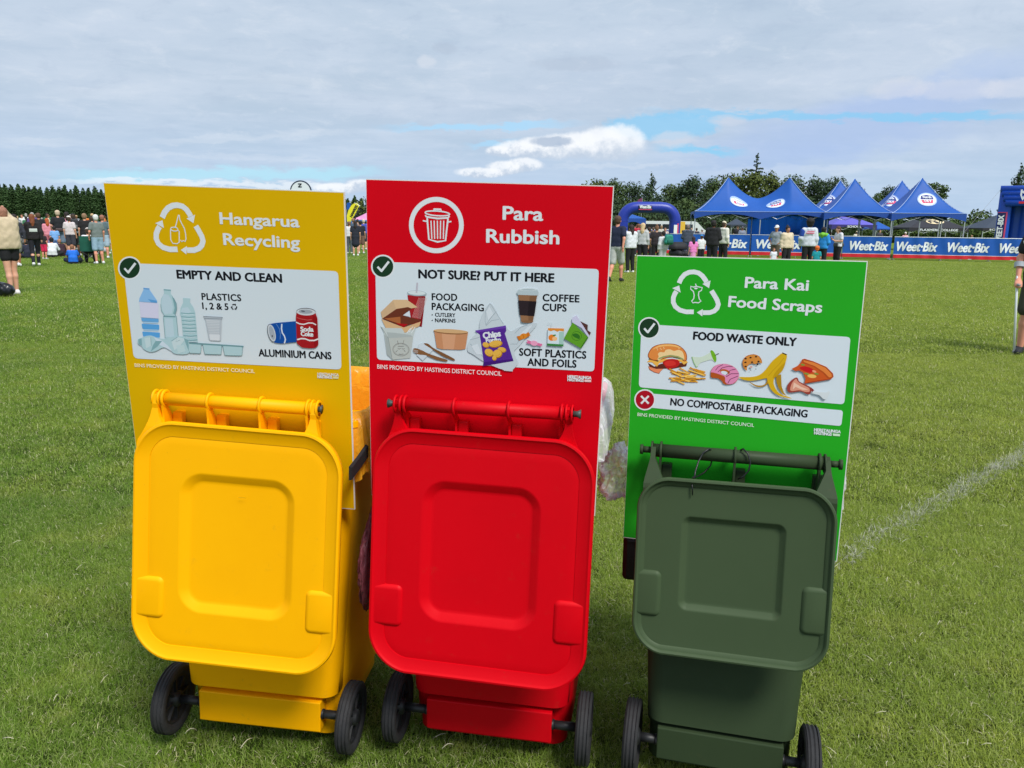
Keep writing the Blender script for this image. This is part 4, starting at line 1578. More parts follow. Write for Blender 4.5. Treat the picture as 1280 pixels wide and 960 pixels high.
SR.stroke(nm, ell(1062, 524, 46, 42), .0009, (50, 104, 34), T4, closed=True)
SR.poly(nm, blobby([(1020, 512), (1056, 500), (1090, 520), (1088, 552), (1066, 546), (1040, 534)], 3), (50, 110, 34), T4)
SR.done()

# ---------------------------------------------------------------- green sign
faceG = mat('green sign face', (38, 166, 34), rough=.55, spec=.1, var=.03, vscale=2.0)
SG = Sign(G_[3], BINS[2][20], BINS[2][21], 'food_scraps_sign', 'green food scraps sign reading Para Kai Food Scraps, above the dark green bin', faceG)
TG = cr(770, 310, 3.765)
_g = cr(770, 310, 3.765)


def TGa(x, y):
    # the green badge is the same drawing, a little smaller
    return _g(258 + (x - 272) * .964, 104 + (y - 128) * .905 + (x - 272) * .0)


recycle_arrows(SG, 'recycling_symbol', TGa, .0118)
nm = 'recycling_symbol'
SG.stroke(nm, [(352, 180), (366, 184), (378, 180), (392, 184), (406, 186), (402, 200), (390, 206), (388, 222), (392, 240), (400, 250), (388, 258), (374, 256), (362, 258), (356, 250), (366, 238), (368, 222), (364, 204), (352, 194)], .0026, WHITE, TG, closed=True)
SG.stroke(nm, [(378, 180), (374, 168)], .0024, WHITE, TG)
SG.poly(nm, ell(376, 190, 8, 4), WHITE, TG)
SG.text('title_lettering', 'Para Kai', (607, 186), (903, 200), 45 / 3.765, WHITE, .052, T=TG)
SG.text('title_lettering', 'Food Scraps', (529, 276), (966, 304), 45 / 3.765, WHITE, .052, T=TG)
SG.poly('info_panel', rounded([TG(120, 357), TG(1104, 419), TG(1074, 736), TG(107, 655)], 5), PANEL)
SG.poly('warning_panel', rounded([TG(112, 680), TG(1069, 764), TG(1060, 838), TG(108, 746)], 4), PANEL)
tick(SG, 'tick_badge', TG, 156, 377, 52)
tick(SG, 'cross_badge', TG, 136, 714, 50, True)
SG.text('heading_lettering', 'FOOD WASTE ONLY', (364, 430), (846, 461), 33 / 3.765, INK, .075, 1.0, TG)
SG.text('caption_lettering', 'NO COMPOSTABLE PACKAGING', (256, 739), (898, 797), 30 / 3.765, INK, .055, 1.0, TG)
SG.text('small_lettering', 'BINS PROVIDED BY HASTINGS DISTRICT COUNCIL', (101, 790), (649, 842), 14 / 3.765, (220, 240, 214), .018, 1.0, TG)
SG.text('council_logo', 'HERETAUNGA', (932, 861), (1056, 871), 12 / 3.765, WHITE, .09, 1.0, TG)
SG.text('council_logo', 'HASTINGS', (932, 876), (1014, 883), 12 / 3.765, WHITE, .09, 1.0, TG)
SG.poly('council_logo', rounded([TG(1020, 872), TG(1054, 875), TG(1054, 886), TG(1020, 883)], .8), (206, 232, 200))
T5 = cr(800, 420, 9.846)
nm = 'burger_picture'
SG.poly(nm, [(100, 370), (180, 400), (300, 390), (250, 440), (236, 464), (170, 446), (116, 414)], (150, 66, 40), T5)
SG.poly(nm, [(104, 372), (180, 400), (300, 390), (250, 436), (232, 458), (172, 440), (120, 408)], (236, 140, 96), T5)
SG.poly(nm, [(100, 330), (180, 376), (260, 340), (400, 330), (580, 330), (570, 372), (500, 384), (400, 404), (340, 400), (200, 404), (120, 380)], (98, 44, 32), T5)
SG.poly(nm, [(84, 320), (150, 324), (210, 378), (240, 330), (300, 318), (420, 300), (510, 320), (540, 352), (590, 322), (560, 290), (300, 280), (120, 290)], (240, 182, 80), T5)
SG.poly(nm, blobby([(280, 320), (330, 290), (400, 280), (470, 296), (490, 340), (450, 380), (380, 400), (350, 414), (310, 370)], 3), (190, 32, 30), T5)
SG.poly(nm, blobby([(300, 330), (350, 304), (420, 310), (440, 350), (380, 368), (330, 366)], 3), (216, 52, 44), T5)
SG.poly(nm, [(104, 286), (220, 316), (250, 290), (300, 268), (400, 262), (530, 290), (574, 296), (566, 262), (380, 236), (120, 262)], (78, 96, 50), T5)
SG.poly(nm, blobby([(104, 262), (104, 210), (150, 140), (230, 104), (340, 92), (450, 104), (530, 152), (574, 220), (576, 296), (540, 310), (480, 270), (360, 262), (230, 300), (160, 300)], 3), (150, 66, 30), T5)
SG.poly(nm, blobby([(110, 258), (112, 212), (156, 146), (232, 110), (340, 98), (446, 110), (524, 158), (566, 222), (568, 290), (540, 300), (480, 262), (360, 254), (230, 290), (162, 290)], 3), (226, 138, 66), T5)
SG.poly(nm, blobby([(150, 170), (232, 116), (340, 102), (446, 114), (510, 150), (420, 130), (320, 124), (220, 140)], 3), (244, 186, 110), T5)
SG.poly(nm, blobby([(222, 220), (250, 196), (298, 200), (320, 170), (370, 164), (420, 184), (470, 170), (520, 190), (540, 240), (540, 290), (470, 262), (380, 240), (290, 262), (240, 300), (216, 290), (230, 250)], 3), (240, 208, 150), T5)
SG.stroke(nm, [(228, 280), (290, 256), (376, 240), (470, 256), (536, 290)], .0038, (150, 160, 100), T5)
for x, y in ((216, 170), (252, 150), (292, 140), (210, 150), (262, 164), (480, 156), (296, 156)):
    SG.poly(nm, ell(x, y, 9, 4, -30, n=8), (248, 214, 160), T5)
nm = 'apple_core_picture'
SG.poly(nm, blobby([(640, 254), (700, 258), (760, 254), (820, 226), (872, 196), (900, 180), (930, 230), (940, 300), (920, 318), (880, 290), (800, 310), (740, 332), (712, 372), (690, 380), (656, 320)], 3), (206, 220, 200), T5)
SG.poly(nm, blobby([(868, 182), (892, 178), (926, 220), (942, 280), (930, 320), (908, 300), (880, 240)], 3), (116, 178, 36), T5)
SG.stroke(nm, [(640, 254), (660, 320), (690, 380), (712, 374)], .0022, (150, 190, 130), T5)
SG.stroke(nm, [(922, 240), (950, 222), (972, 214)], .0016, (60, 50, 34), T5)
nm = 'chips_picture'
random.seed(5)
for i in range(34):
    u, v = random.random(), random.random()
    cx, cy = 420 + u * 330, 400 + v * 160 + u * 10
    L_, a = random.uniform(90, 170), random.uniform(-8, 30)
    cx = min(max(cx, 400), 740)
    dx, dy = L_ * math.cos(math.radians(a)), L_ * math.sin(math.radians(a))
    if cy - dy * .5 < 366 or cy + dy * .5 > 620: dy *= .3
    colr = random.choice(((240, 184, 66), (228, 164, 44), (248, 204, 100), (214, 148, 40)))
    SG.stroke(nm, [(cx - dx / 1.6, cy - dy / 1.6), (cx + dx / 1.6, cy + dy / 1.6)], .0036, (196, 128, 36), T5)
    SG.stroke(nm, [(cx - dx / 1.6, cy - dy / 1.6 - 3), (cx + dx / 1.6, cy + dy / 1.6 - 3)], .0027, colr, T5)
nm = 'doughnut_picture'
SG.poly(nm, blobby([(870, 470), (876, 420), (920, 366), (1000, 342), (1080, 346), (1160, 380), (1216, 450), (1210, 520), (1160, 580), (1080, 596), (1030, 586), (1010, 556), (960, 520), (880, 510)], 3), (180, 84, 30), T5)
SG.poly(nm, blobby([(872, 440), (920, 368), (1000, 344), (1080, 348), (1160, 382), (1216, 450), (1206, 520), (1150, 580), (1084, 588), (1048, 560), (1044, 500), (980, 470), (900, 446)], 3), (226, 138, 178), T5)
SG.poly(nm, ell(1046, 438, 62, 30, 14), (190, 96, 40), T5)
SG.poly(nm, ell(1040, 452, 44, 22, 16), PANEL, T5)
for q in ([(930, 420), (960, 380), (1020, 350)], [(960, 440), (1010, 390), (1090, 370), (1140, 374)], [(1060, 480), (1110, 420), (1180, 404)], [(1060, 500), (1120, 462), (1216, 460)], [(1080, 580), (1110, 530), (1206, 490)]):
    SG.stroke(nm, q, .0014, (84, 30, 54), T5)
T6 = cr(915, 430, 8.828)
nm = 'biscuit_picture'
SG.poly(nm, blobby([(120, 240), (116, 190), (150, 136), (220, 112), (280, 122), (320, 160), (330, 210), (290, 200), (260, 220), (220, 210), (180, 230), (164, 260), (166, 292), (136, 270)], 3), (216, 140, 60), T6)
SG.stroke(nm, [(136, 270), (118, 220), (130, 160), (180, 122), (240, 112), (300, 134), (328, 190)], .0010, (160, 80, 40), T6)
for x, y in ((150, 160), (204, 148), (264, 138), (148, 200), (220, 198), (292, 190), (150, 246), (280, 222), (262, 274), (205, 286)):
    SG.poly(nm, ell(x, y, 13 if y < 250 else 7, 9 if y < 250 else 4, n=10), (54, 34, 26), T6)
SG.poly(nm, ell(210, 250, 16, 12), (220, 170, 160), T6)
nm = 'banana_picture'
SG.poly(nm, blobby([(388, 372), (380, 420), (340, 452), (270, 452), (190, 416), (260, 466), (330, 470), (390, 440), (410, 400)], 3), (178, 132, 30), T6)
SG.poly(nm, [(484, 350), (540, 330), (546, 460), (570, 530), (600, 570), (560, 550), (510, 480), (490, 420)], (176, 134, 26), T6)
SG.poly(nm, blobby([(552, 100), (604, 118), (590, 200), (556, 290), (490, 350), (464, 380), (460, 440), (500, 520), (560, 562), (600, 572), (660, 598), (600, 590), (500, 560), (430, 500), (396, 420), (380, 376), (300, 392), (200, 404), (120, 390), (80, 362), (200, 362), (300, 340), (380, 270), (440, 190), (510, 130)], 3), (216, 172, 24), T6)
SG.poly(nm, blobby([(590, 200), (556, 290), (500, 344), (450, 380), (470, 320), (540, 240)], 3), (196, 152, 16), T6)
SG.stroke(nm, [(572, 150), (520, 220), (450, 290), (400, 350)], .0010, (182, 138, 20), T6)
SG.poly(nm, [(554, 90), (604, 110), (598, 122), (552, 102)], (60, 42, 20), T6)
nm = 'pizza_picture'
SG.poly(nm, [(770, 170), (800, 160), (900, 190), (1040, 250), (1110, 320), (1118, 360), (1080, 390), (960, 410), (796, 436), (810, 380), (780, 310), (740, 290), (700, 296), (656, 272), (720, 240), (760, 200)], (206, 88, 34), T6)
SG.poly(nm, [(770, 168), (800, 160), (900, 190), (1040, 250), (1112, 322), (1118, 360), (1086, 388), (1056, 380), (1000, 320), (900, 250), (776, 204)], (182, 78, 30), T6)
SG.poly(nm, [(786, 176), (900, 202), (1030, 260), (1096, 328), (1100, 360), (1070, 366), (1010, 306), (910, 240), (790, 196)], (228, 130, 60), T6)
SG.poly(nm, blobby([(744, 260), (800, 244), (880, 268), (896, 300), (850, 316), (780, 290)], 3), (200, 28, 34), T6)
SG.poly(nm, ell(880, 352, 50, 20, 6), (240, 190, 96), T6)
SG.poly(nm, ell(906, 300, 24, 12, 20), (240, 160, 120), T6)
for x, y, r_ in ((780, 226, 24), (820, 326, 28), (930, 326, 26)):
    SG.poly(nm, ell(x, y, r_, 10, 12, n=12), (130, 150, 60), T6)
SG.stroke(nm, [(800, 432), (960, 400), (1080, 386)], .0018, (168, 60, 30), T6)
nm = 'drumstick_picture'
SG.poly(nm, blobby([(880, 520), (960, 524), (1040, 530), (1060, 514), (1078, 530), (1066, 560), (1048, 590), (1020, 612), (1000, 600), (960, 560), (890, 544)], 3), (214, 220, 222), T6)
SG.poly(nm, blobby([(606, 500), (612, 450), (650, 400), (700, 368), (724, 374), (740, 410), (800, 440), (860, 470), (906, 510), (870, 520), (856, 552), (820, 548), (760, 520), (690, 528), (630, 532)], 3), (158, 66, 54), T6)
SG.poly(nm, blobby([(640, 500), (660, 430), (704, 382), (728, 414), (790, 452), (850, 484), (850, 524), (800, 524), (740, 506), (670, 516)], 3), (222, 150, 124), T6)
SG.poly(nm, [(680, 420), (760, 470), (840, 500), (780, 504), (700, 470), (670, 500)], (240, 196, 170), T6)
SG.stroke(nm, [(870, 480), (888, 500), (884, 530)], .0020, (120, 30, 40), T6)
SG.stroke(nm, [(890, 544), (960, 564), (1000, 602), (1026, 612)], .0010, (150, 158, 162), T6)
SG.done()
# ============================================================ liners and loose plastic
def film(name, color, dens=.35, rough=.18, white=.3):
    m = bpy.data.materials.new(name)
    m.use_nodes = True
    t = m.node_tree
    t.nodes.clear()
    N = NT(t)
    out = N.n('ShaderNodeOutputMaterial')
    tr = N.n('ShaderNodeBsdfTransparent')
    di = N.n('ShaderNodeBsdfDiffuse')
    gl = N.n('ShaderNodeBsdfGlossy')
    gl.inputs['Roughness'].default_value = rough
    di.inputs['Color'].default_value = rgb(color)
    tr.inputs['Color'].default_value = (.5 + .5 * rgb(color)[0], .5 + .5 * rgb(color)[1], .5 + .5 * rgb(color)[2], 1)
    tc = N.n('ShaderNodeTexCoord')
    nz = N.noise(tc.outputs['Object'], 11, 4, .6, 2.0)
    lw = N.n('ShaderNodeLayerWeight')
    lw.inputs[0].default_value = .35
    k = N.m('ADD', N.m('ADD', dens, N.m('MULTIPLY', lw.outputs['Facing'], .22)), N.m('MULTIPLY', N.sm(nz, .55, .72), white), clamp=True)
    a = N.n('ShaderNodeMixShader')
    N.put(a.inputs[0], k)
    t.links.new(tr.outputs[0], a.inputs[1])
    t.links.new(di.outputs[0], a.inputs[2])
    b = N.n('ShaderNodeMixShader')
    N.put(b.inputs[0], N.m('ADD', .025, N.m('MULTIPLY', lw.outputs['Facing'], .06)))
    t.links.new(a.outputs[0], b.inputs[1])
    t.links.new(gl.outputs[0], b.inputs[2])
    bp = N.n('ShaderNodeBump')
    bp.inputs['Strength'].default_value = .45
    bp.inputs['Distance'].default_value = .01
    t.links.new(N.noise(tc.outputs['Object'], 16, 3, .55, 2.5), bp.inputs['Height'])
    for s_ in (di, gl): t.links.new(bp.outputs[0], s_.inputs['Normal'])
    t.links.new(b.outputs[0], out.inputs[0])
    return m


def draped_liner(M, name, label, m, wt, y0, y1, ztop, drop, out=.02, amp=.012, seed=1, sides=1.0, dropfun=None):
    """film folded over a bin's rim: up the inside, over and down the outside"""
    R = random.Random(seed)
    ph = [R.uniform(0, 6.28) for _ in range(8)]
    base = rrect(-wt, wt, y0, y1, .06, 20)
    n = len(base)
    prof = [(-.035, -.20), (-.030, -.08), (-.022, -.01), (-.006, .016), (.014, .018), (.034, .004), (.045, -.03), (.050, -.07), (.052, -.5), (.056, -1.0)]
    P = np.zeros((len(prof), n + 1, 3))
    for j in range(n + 1):
        x, y = base[j % n]
        cx, cy = 0, (y0 + y1) / 2
        nx, ny = x / wt, (y - cy) / ((y1 - y0) / 2)
        l = math.hypot(nx, ny)
        nx, ny = nx / l, ny / l
        u = j / n * 2 * math.pi
        d = drop * (1 + .25 * math.sin(3 * u + ph[0]) + .15 * math.sin(7 * u + ph[1]))
        if dropfun: d *= dropfun(x, y)
        for i, (o_, z_) in enumerate(prof):
            zz = z_ if z_ > -.2 or i == 0 else -.07 + (d - .07) * (-1 if True else 1) * ((-z_ - .0) if i >= 8 else 0)
            if i >= 8: zz = -.07 - d * (-z_)
            w = amp * (.4 + .6 * min(1, i / 6)) * (math.sin(17 * u + ph[2] + i * .5) + .7 * math.sin(31 * u + ph[3] - i * .7) + .5 * math.sin(53 * u + ph[4] + i))
            P[i, j] = (x + nx * (o_ + out * (i >= 6) + w), y + ny * (o_ + out * (i >= 6) + w), ztop + zz + .3 * w)
    me = grid_mesh(name, P, m)
    o = link(name, me)
    o.matrix_world = M
    tag(o, label, 'bin liner', 'plastic liners folded over the bin rims')
    return o


orange = film('orange film', (252, 176, 40), .62, .25, .2)
clear = film('clear film', (250, 250, 252), .26, .16, .5)
plum = film('plum film', (132, 70, 80), .82, .35, .1)
My = Y_[1]
pY, pR, pG = BINS
draped_liner(My, 'bin_liner', 'orange translucent liner folded over the rim of the yellow bin', orange, .285, .02, .66, pY[5] - .055, .10, .0, .006, 3)
draped_liner(R_[1], 'bin_liner', 'clear liner puffed out over the right rim of the red bin', clear, .256, .02, .55, pR[5] - .055, .03, .0, .004, 5)
draped_liner(G_[1], 'bin_liner', 'crumpled clear liner hanging over the rim of the green bin', clear, .232, .12, .50, pG[5] - .05, .03, .0, .004, 8)


def crumpled_bag(name, label, M, c, size, m, seed, sub=4, amp=.25):
    bm = bmesh.new()
    bmesh.ops.create_icosphere(bm, subdivisions=sub, radius=1.0)
    from mathutils import noise as mn
    for v in bm.verts:
        p = v.co.copy()
        n1 = mn.noise(p * 1.6 + Vector((seed, 0, 0)))
        n2 = abs(mn.noise(p * 3.4 + Vector((0, seed, 0))))
        n3 = abs(mn.noise(p * 7.5 + Vector((0, 0, seed))))
        v.co = p * (1 + amp * n1 - amp * 1.3 * n2 - amp * .7 * n3)
        v.co = Vector((v.co.x * size[0], v.co.y * size[1], v.co.z * size[2]))
    me = bpy.data.meshes.new(name)
    bm.to_mesh(me)
    bm.free()
    me.materials.append(m)
    for p in me.polygons: p.use_smooth = True
    o = link(name, me)
    o.matrix_world = M @ Matrix.Translation(c)
    tag(o, label, 'plastic bag', 'loose plastic bags hanging at the bins')
    return o


def local(M, x, y, yl):
    """bin coordinates of the photo spot x,y at depth yl of that bin"""
    o = M @ Vector((0, yl, 0))
    return M.inverted() @ on_plane(x, y, o, M.to_3x3() @ Vector((0, 1, 0)))


crumpled_bag('plastic_bag', 'white clear bag bulging out beside the right edge of the red sign', R_[1], local(R_[1], 749, 520, .30), (.040, .10, .058), clear, 2.3)
crumpled_bag('plastic_bag', 'crumpled clear bag between the red and green signs', G_[1], local(G_[1], 777, 591, .22), (.076, .11, .088), clear, 6.1, 5, .36)
crumpled_bag('plastic_bag', 'small end of clear bag right of the green sign', G_[1], local(G_[1], 1052, 604, .24), (.012, .03, .03), clear, 4.4)
# plum coloured bag hanging from the red bin's left rim into the gap
def on_side(M, x, y, xl):
    # bin coordinates of the photo spot x,y on the bin's side plane at local x = xl
    n = M.to_3x3() @ Vector((1, 0, 0))
    return M.inverted() @ on_plane(x, y, M @ Vector((xl, 0, 0)), n)


pb = crumpled_bag('plastic_bag', 'wine red translucent bag hanging between the yellow and red bins', My, on_side(My, 472, 692, .325), (.028, .17, .165), plum, 9.2, 5, .12)
for k, (x0, y0, x1, y1) in enumerate(((450, 636, 456, 628), (452, 646, 462, 630))):
    a, b = local(R_[1], x0, y0, -.0), local(R_[1], x1, y1, -.0)
# black elastic strap that holds the liner on the yellow bin
bl = MB()
bl.smooth = True
pp = [on_side(My, x, y, .302) for x, y in ((436, 592), (446, 579), (455, 566), (463, 556), (472, 546))]
for i in range(len(pp)): pp[i].x += .0
ringsb = []
for p in pp:
    ringsb.append([(p.x, p.y, p.z - .018), (p.x + .008, p.y, p.z - .016), (p.x + .008, p.y, p.z + .016), (p.x, p.y, p.z + .018)])
bl.smooth = False
bl.rings(ringsb)
so_ = bl.build('strap', mat('black webbing', (20, 18, 22), rough=.8))
so_.matrix_world = My
tag(so_, 'black strap round the side of the yellow bin below its liner', 'strap')
# ============================================================ trees, hedge, hills
def leaf_crown(name, lobes, n, size, m, seed=0, shell=.35, squash=.8, up=.25):
    """many small leaf clumps spread through the outer part of each lobe: (cx,cy,cz,rx,ry,rz)"""
    R = np.random.default_rng(seed)
    vol = np.array([(l[3] * l[4] * l[5]) ** (2 / 3) for l in lobes])
    cnt = np.maximum(8, (n * vol / vol.sum()).astype(int))
    V, Fc = [], []
    for l, c in zip(lobes, cnt):
        d = R.normal(size=(c, 3))
        d /= np.linalg.norm(d, axis=1)[:, None]
        rr = (1 - shell * R.random(c) ** 1.5) * (1 + .13 * np.sin(d[:, 0] * 5 + seed) * np.sin(d[:, 1] * 6 + l[0]) + .12 * np.sin(d[:, 2] * 9 + l[1]))
        P = d * rr[:, None] * np.array(l[3:6]) + np.array(l[:3])
        nn = d + R.normal(size=(c, 3)) * .8 + np.array([0, 0, up])
        nn /= np.linalg.norm(nn, axis=1)[:, None]
        t = np.cross(nn, R.normal(size=(c, 3)))
        t /= np.linalg.norm(t, axis=1)[:, None]
        b = np.cross(nn, t)
        s = size * R.uniform(.55, 1.35, c)[:, None]
        q = np.stack([P - t * s, P - b * s * squash * .8 + nn * s * .15, P + t * s, P + b * s * squash], 1)
        V.append(q.reshape(-1, 3))
    V = np.concatenate(V)
    k = len(V) // 4
    me = bpy.data.meshes.new(name)
    me.from_pydata(V.tolist(), [], (np.arange(k)[:, None] * 4 + np.arange(4)).tolist())
    me.materials.append(m)
    me.update()
    return me


bark = mat('tree bark', (74, 62, 48), rough=.9, var=.3, vscale=4)
cypm = leafmat('cypress foliage', [(46, 70, 38), (64, 88, 48), (52, 76, 42)], .8)
darkm = leafmat('dark tree foliage', [(48, 66, 44), (70, 90, 58), (56, 76, 50)], .8)
olivem = leafmat('olive tree foliage', [(66, 82, 36), (98, 108, 52), (82, 94, 42)], .8)
midm = leafmat('mid green tree foliage', [(60, 80, 44), (86, 104, 58), (70, 90, 50)], .8)
hedgem = leafmat('hedge foliage', [(52, 72, 32), (86, 104, 50), (66, 86, 36)], .8)

# shelterbelt of narrow conifers, far left, running behind the signs
cyp = []
for k in range(5):
    R = random.Random(20 + k)
    lob = []
    H = 1.0
    for i in range(17):
        t = i / 16
        r = (.066 * (1 - t ** 7.0) + .030) * R.uniform(.95, 1.05)
        lob.append((R.uniform(-.006, .006), R.uniform(-.01, .01), .05 + t * .90, r, r, .06))
    cyp.append(leaf_crown('crown', lob, 3400, .016, cypm, 30 + k, .35, 1.4, .1))
tm = MB()
tm.smooth = True
tm.tube([(0, 0, -.02), (0, 0, .5), (0, 0, .9)], [.02, .013, .004], 8)
trunk_c = tm.mesh('trunk', [bark])
R = random.Random(77)
DC = 150.0
x = -26.0
i = 0
while x < 462:
    ytop = 232 + (x - 0) * .030 + R.uniform(-2.2, 1.8) + (1.5 if i % 5 == 0 else 0)
    if x > 420: ytop = 246 + R.uniform(-1, 3)
    if 142 < x < 424:
        x += 7.7
        continue
    p = D(x, ytop, DC + R.uniform(-1.5, 1.5))
    h = p.z / .99
    e = empty('shelterbelt_tree', (p.x, p.y, 0), R.uniform(0, 6.28))
    e.scale = (h * R.uniform(1.08, 1.2), h * R.uniform(1.08, 1.2), h)
    where = 'left of the yellow sign' if x < 130 else 'behind the yellow sign'
    if x > 425: where = 'in the gap between the yellow and red signs'
    nth = ['first', 'second', 'third', 'fourth', 'fifth', 'sixth', 'seventh', 'eighth', 'ninth', 'tenth', 'eleventh', 'twelfth', 'thirteenth', 'fourteenth', 'fifteenth', 'sixteenth', 'seventeenth', 'eighteenth', 'nineteenth', 'twentieth']
    lab = '%s narrow dark conifer of the far shelterbelt, counted from the left edge' % nth[i] if i < 20 else '%s narrow conifer counted in the gap between the yellow and red signs' % nth[i - 19 if i - 19 < 20 else 19]
    if i < 4: lab = '%s narrow shelterbelt conifer outside or at the left edge' % ['outermost', 'outer', 'inner', 'innermost'][i]
    tag(e, lab, 'tree', 'conifers of the far shelterbelt')
    link('crown', cyp[i % 5], e)
    link('trunk', trunk_c, e)
    x += R.uniform(6.6, 8.8)
    i += 1


def broad_tree(px, ytop, wpx, dist, m, label, seed, kind='round', base=0.0, n=2600):
    R = random.Random(seed)
    p = D(px, ytop, dist)
    H = p.z
    W = wpx * dist / F_PX / 2
    e = empty('conifer' if kind == 'cone' else 'broadleaf_tree', (p.x, dist, 0), 0)
    lobes = []
    z0 = H * .12
    if kind == 'cone':
        for k in range(16):
            t = k / 15
            r = W * (1 - t) ** .8 + .15
            a = R.uniform(0, 6.28)
            o = r * .35
            lobes.append((o * math.cos(a), o * math.sin(a), z0 + (H - z0) * t * .96, r * .8, r * .8, H * .07))
    else:
        top = H * .80
        for k in range(15):
            a, t = R.uniform(0, 6.28), R.random()
            zz = z0 + (H * .86 - z0) * (k + .5) / 15
            u = (zz - z0) / (H - z0)
            rr = W * (math.sin(math.pi * min(1, u * .72 + .25)) ** .7)
            o = rr * R.uniform(.25, .75)
            s_ = R.uniform(.30, .52) * W
            s_ = min(s_, (H - zz) * .85)
            lobes.append((o * math.cos(a), o * math.sin(a), zz, s_ * 1.15, s_ * 1.15, s_))
        lobes.append((0, 0, H * .5, W * .72, W * .72, H * .36))
        lobes.append((R.uniform(-.2, .2) * W, 0, H * .86, W * .4, W * .4, H * .13))
    cr_ = leaf_crown('crown', lobes, int(n * 2.0), max(.12, W * .058), m, seed, .5)
    link('crown', cr_, e)
    t = MB()
    t.smooth = True
    t.tube([(0, 0, -.1), (W * .02, 0, H * .3), (0, W * .03, H * .6), (0, 0, H * .85)], [W * .09, W * .07, W * .045, W * .015], 8)
    for k in range(5):
        a = R.uniform(0, 6.28)
        z_ = H * (.25 + .1 * k)
        t.tube([(0, 0, z_), (W * .35 * math.cos(a), W * .35 * math.sin(a), z_ + H * .1), (W * .7 * math.cos(a), W * .7 * math.sin(a), z_ + H * .16)], [W * .04, W * .025, W * .01], 6)
    t.build('trunk', bark, e)
    tag(e, label, 'tree', 'trees at the far edge of the field')
    return e


BT = [
    (722, 232, 34, 118, midm, 'low mid green tree partly hidden behind the right end of the red sign', 'round'),
    (744, 223, 44, 116, olivem, 'olive green tree just right of the top of the red sign', 'round'),
    (770, 222, 38, 112, midm, 'dull green tree behind the left leg of the inflatable arch', 'round'),
    (791, 226, 34, 118, darkm, 'dark tree standing behind the middle of the inflatable arch', 'round'),
    (815, 217, 34, 110, darkm, 'dark pointed conifer rising behind the inflatable arch', 'cone'),
    (843, 229, 40, 116, midm, 'lower mid green tree between the arch and the first tent', 'round'),
    (868, 218, 42, 112, darkm, 'dark rugged tree behind the left end of the double tent', 'round'),
    (890, 220, 34, 118, midm, 'mid green tree left of the first tent peak', 'round'),
    (912, 216, 44, 120, olivem, 'olive tree behind the first tent peak', 'round'),
    (936, 211, 48, 112, olivem, 'tall yellowish green tree left of the thin pine spire', 'round'),
    (964, 213, 42, 116, olivem, 'tall olive tree right of the thin pine spire', 'round'),
    (992, 218, 42, 112, midm, 'mid green tree behind the second tent peak', 'round'),
    (1016, 219, 38, 118, darkm, 'dark green tree between the second and third tent peaks', 'round'),
    (1043, 220, 36, 114, darkm, 'dark green tree behind the third tent peak', 'round'),
    (1067, 226, 34, 110, darkm, 'last dark tree of the row, right of the third tent peak', 'round'),
    (1096, 241, 26, 108, midm, 'small mid green tree beside the fourth tent peak', 'round'),
    (1114, 231, 30, 112, darkm, 'small round dark tree left of the last blue tent peak', 'round'),
    (1276, 206, 34, 90, darkm, 'dark tree above the inflatable tunnel at the right edge', 'cone'),
]
for k, (px, yt, w, d, m, lb, kd) in enumerate(BT):
    broad_tree(px, yt, w * 1.15, d, m, lb, 500 + k, kd)
# second, lower rank that closes the view between the trunks
for k, px in enumerate((735, 765, 795, 828, 860, 886, 920, 950, 980, 1008, 1034, 1060)):
    broad_tree(px, 243 + (k % 3) * 3, 52, 104 + (k % 2) * 2, darkm if k % 2 else midm, 'bushy %s green understorey tree in the second rank, %s' % ('dark' if k % 2 else 'mid', ['under the olive tree', 'left of the arch crown', 'under the arch crown', 'right of the arch crown', 'left of the double tent', 'beside the double tent edge', 'behind the first tent peak', 'under the pine spire', 'right of the pine spire', 'behind the second tent peak', 'between the tent peaks', 'behind the third tent'][k]), 700 + k, 'round', n=1500)

# thin pine spire above the others
p = D(947, 191, 114)
e = empty('pine_spire', (p.x, 114, 0))
tag(e, 'thin sparse pine spire standing up out of the tree row', 'tree')
lobes = []
R = random.Random(3)
for k in range(22):
    z = p.z - .2 - k * .24
    r = .12 + k * .035 + (.35 if k in (8, 9, 10) else 0)
    a = k * 2.4
    lobes.append((r * .8 * math.cos(a), r * .8 * math.sin(a), z, r * .7 + .08, r * .7 + .08, .12))
link('crown', leaf_crown('crown', lobes, 900, .13, darkm, 9, .7), e)
t = MB()
t.tube([(0, 0, 0), (0, 0, p.z * .7), (0, 0, p.z - .1)], [.25, .10, .03], 8)
t.build('trunk', bark, e)

# open crowned tree right of the last tent, built with visible limbs
p = D(1172, 227, 95)
e = empty('broadleaf_tree', (p.x, 95, 0))
tag(e, 'small open crowned tree on a bare trunk, right of the last blue tent peak', 'tree')
H = p.z
lobes = [(-1.0, 0, H - 1.1, .75, .7, .5), (-.2, .3, H - .5, .8, .8, .45), (.8, 0, H - .9, .7, .7, .5), (.3, -.4, H - 1.6, .7, .6, .45), (-.6, .2, H - 1.9, .6, .6, .4), (1.0, .2, H - 1.7, .45, .5, .35)]
link('crown', leaf_crown('crown', lobes, 800, .15, midm, 12, .8), e)
t = MB()
t.smooth = True
t.tube([(0, 0, 0), (.1, 0, H * .4), (0, 0, H * .7), (0, 0, H - .7)], [.22, .17, .12, .03], 8)
for a, b in (((0, 0, H * .55), (-1.0, 0, H - 1.1)), ((0, 0, H * .6), (.8, 0, H - .9)), ((.05, 0, H * .5), (1.0, .2, H - 1.7)), ((0, 0, H * .62), (-.2, .3, H - .5))):
    a, b = Vector(a), Vector(b)
    t.tube([a, (a + b) / 2 + Vector((0, 0, -.15)), b], [.10, .06, .02], 6)
t.build('trunk', bark, e)


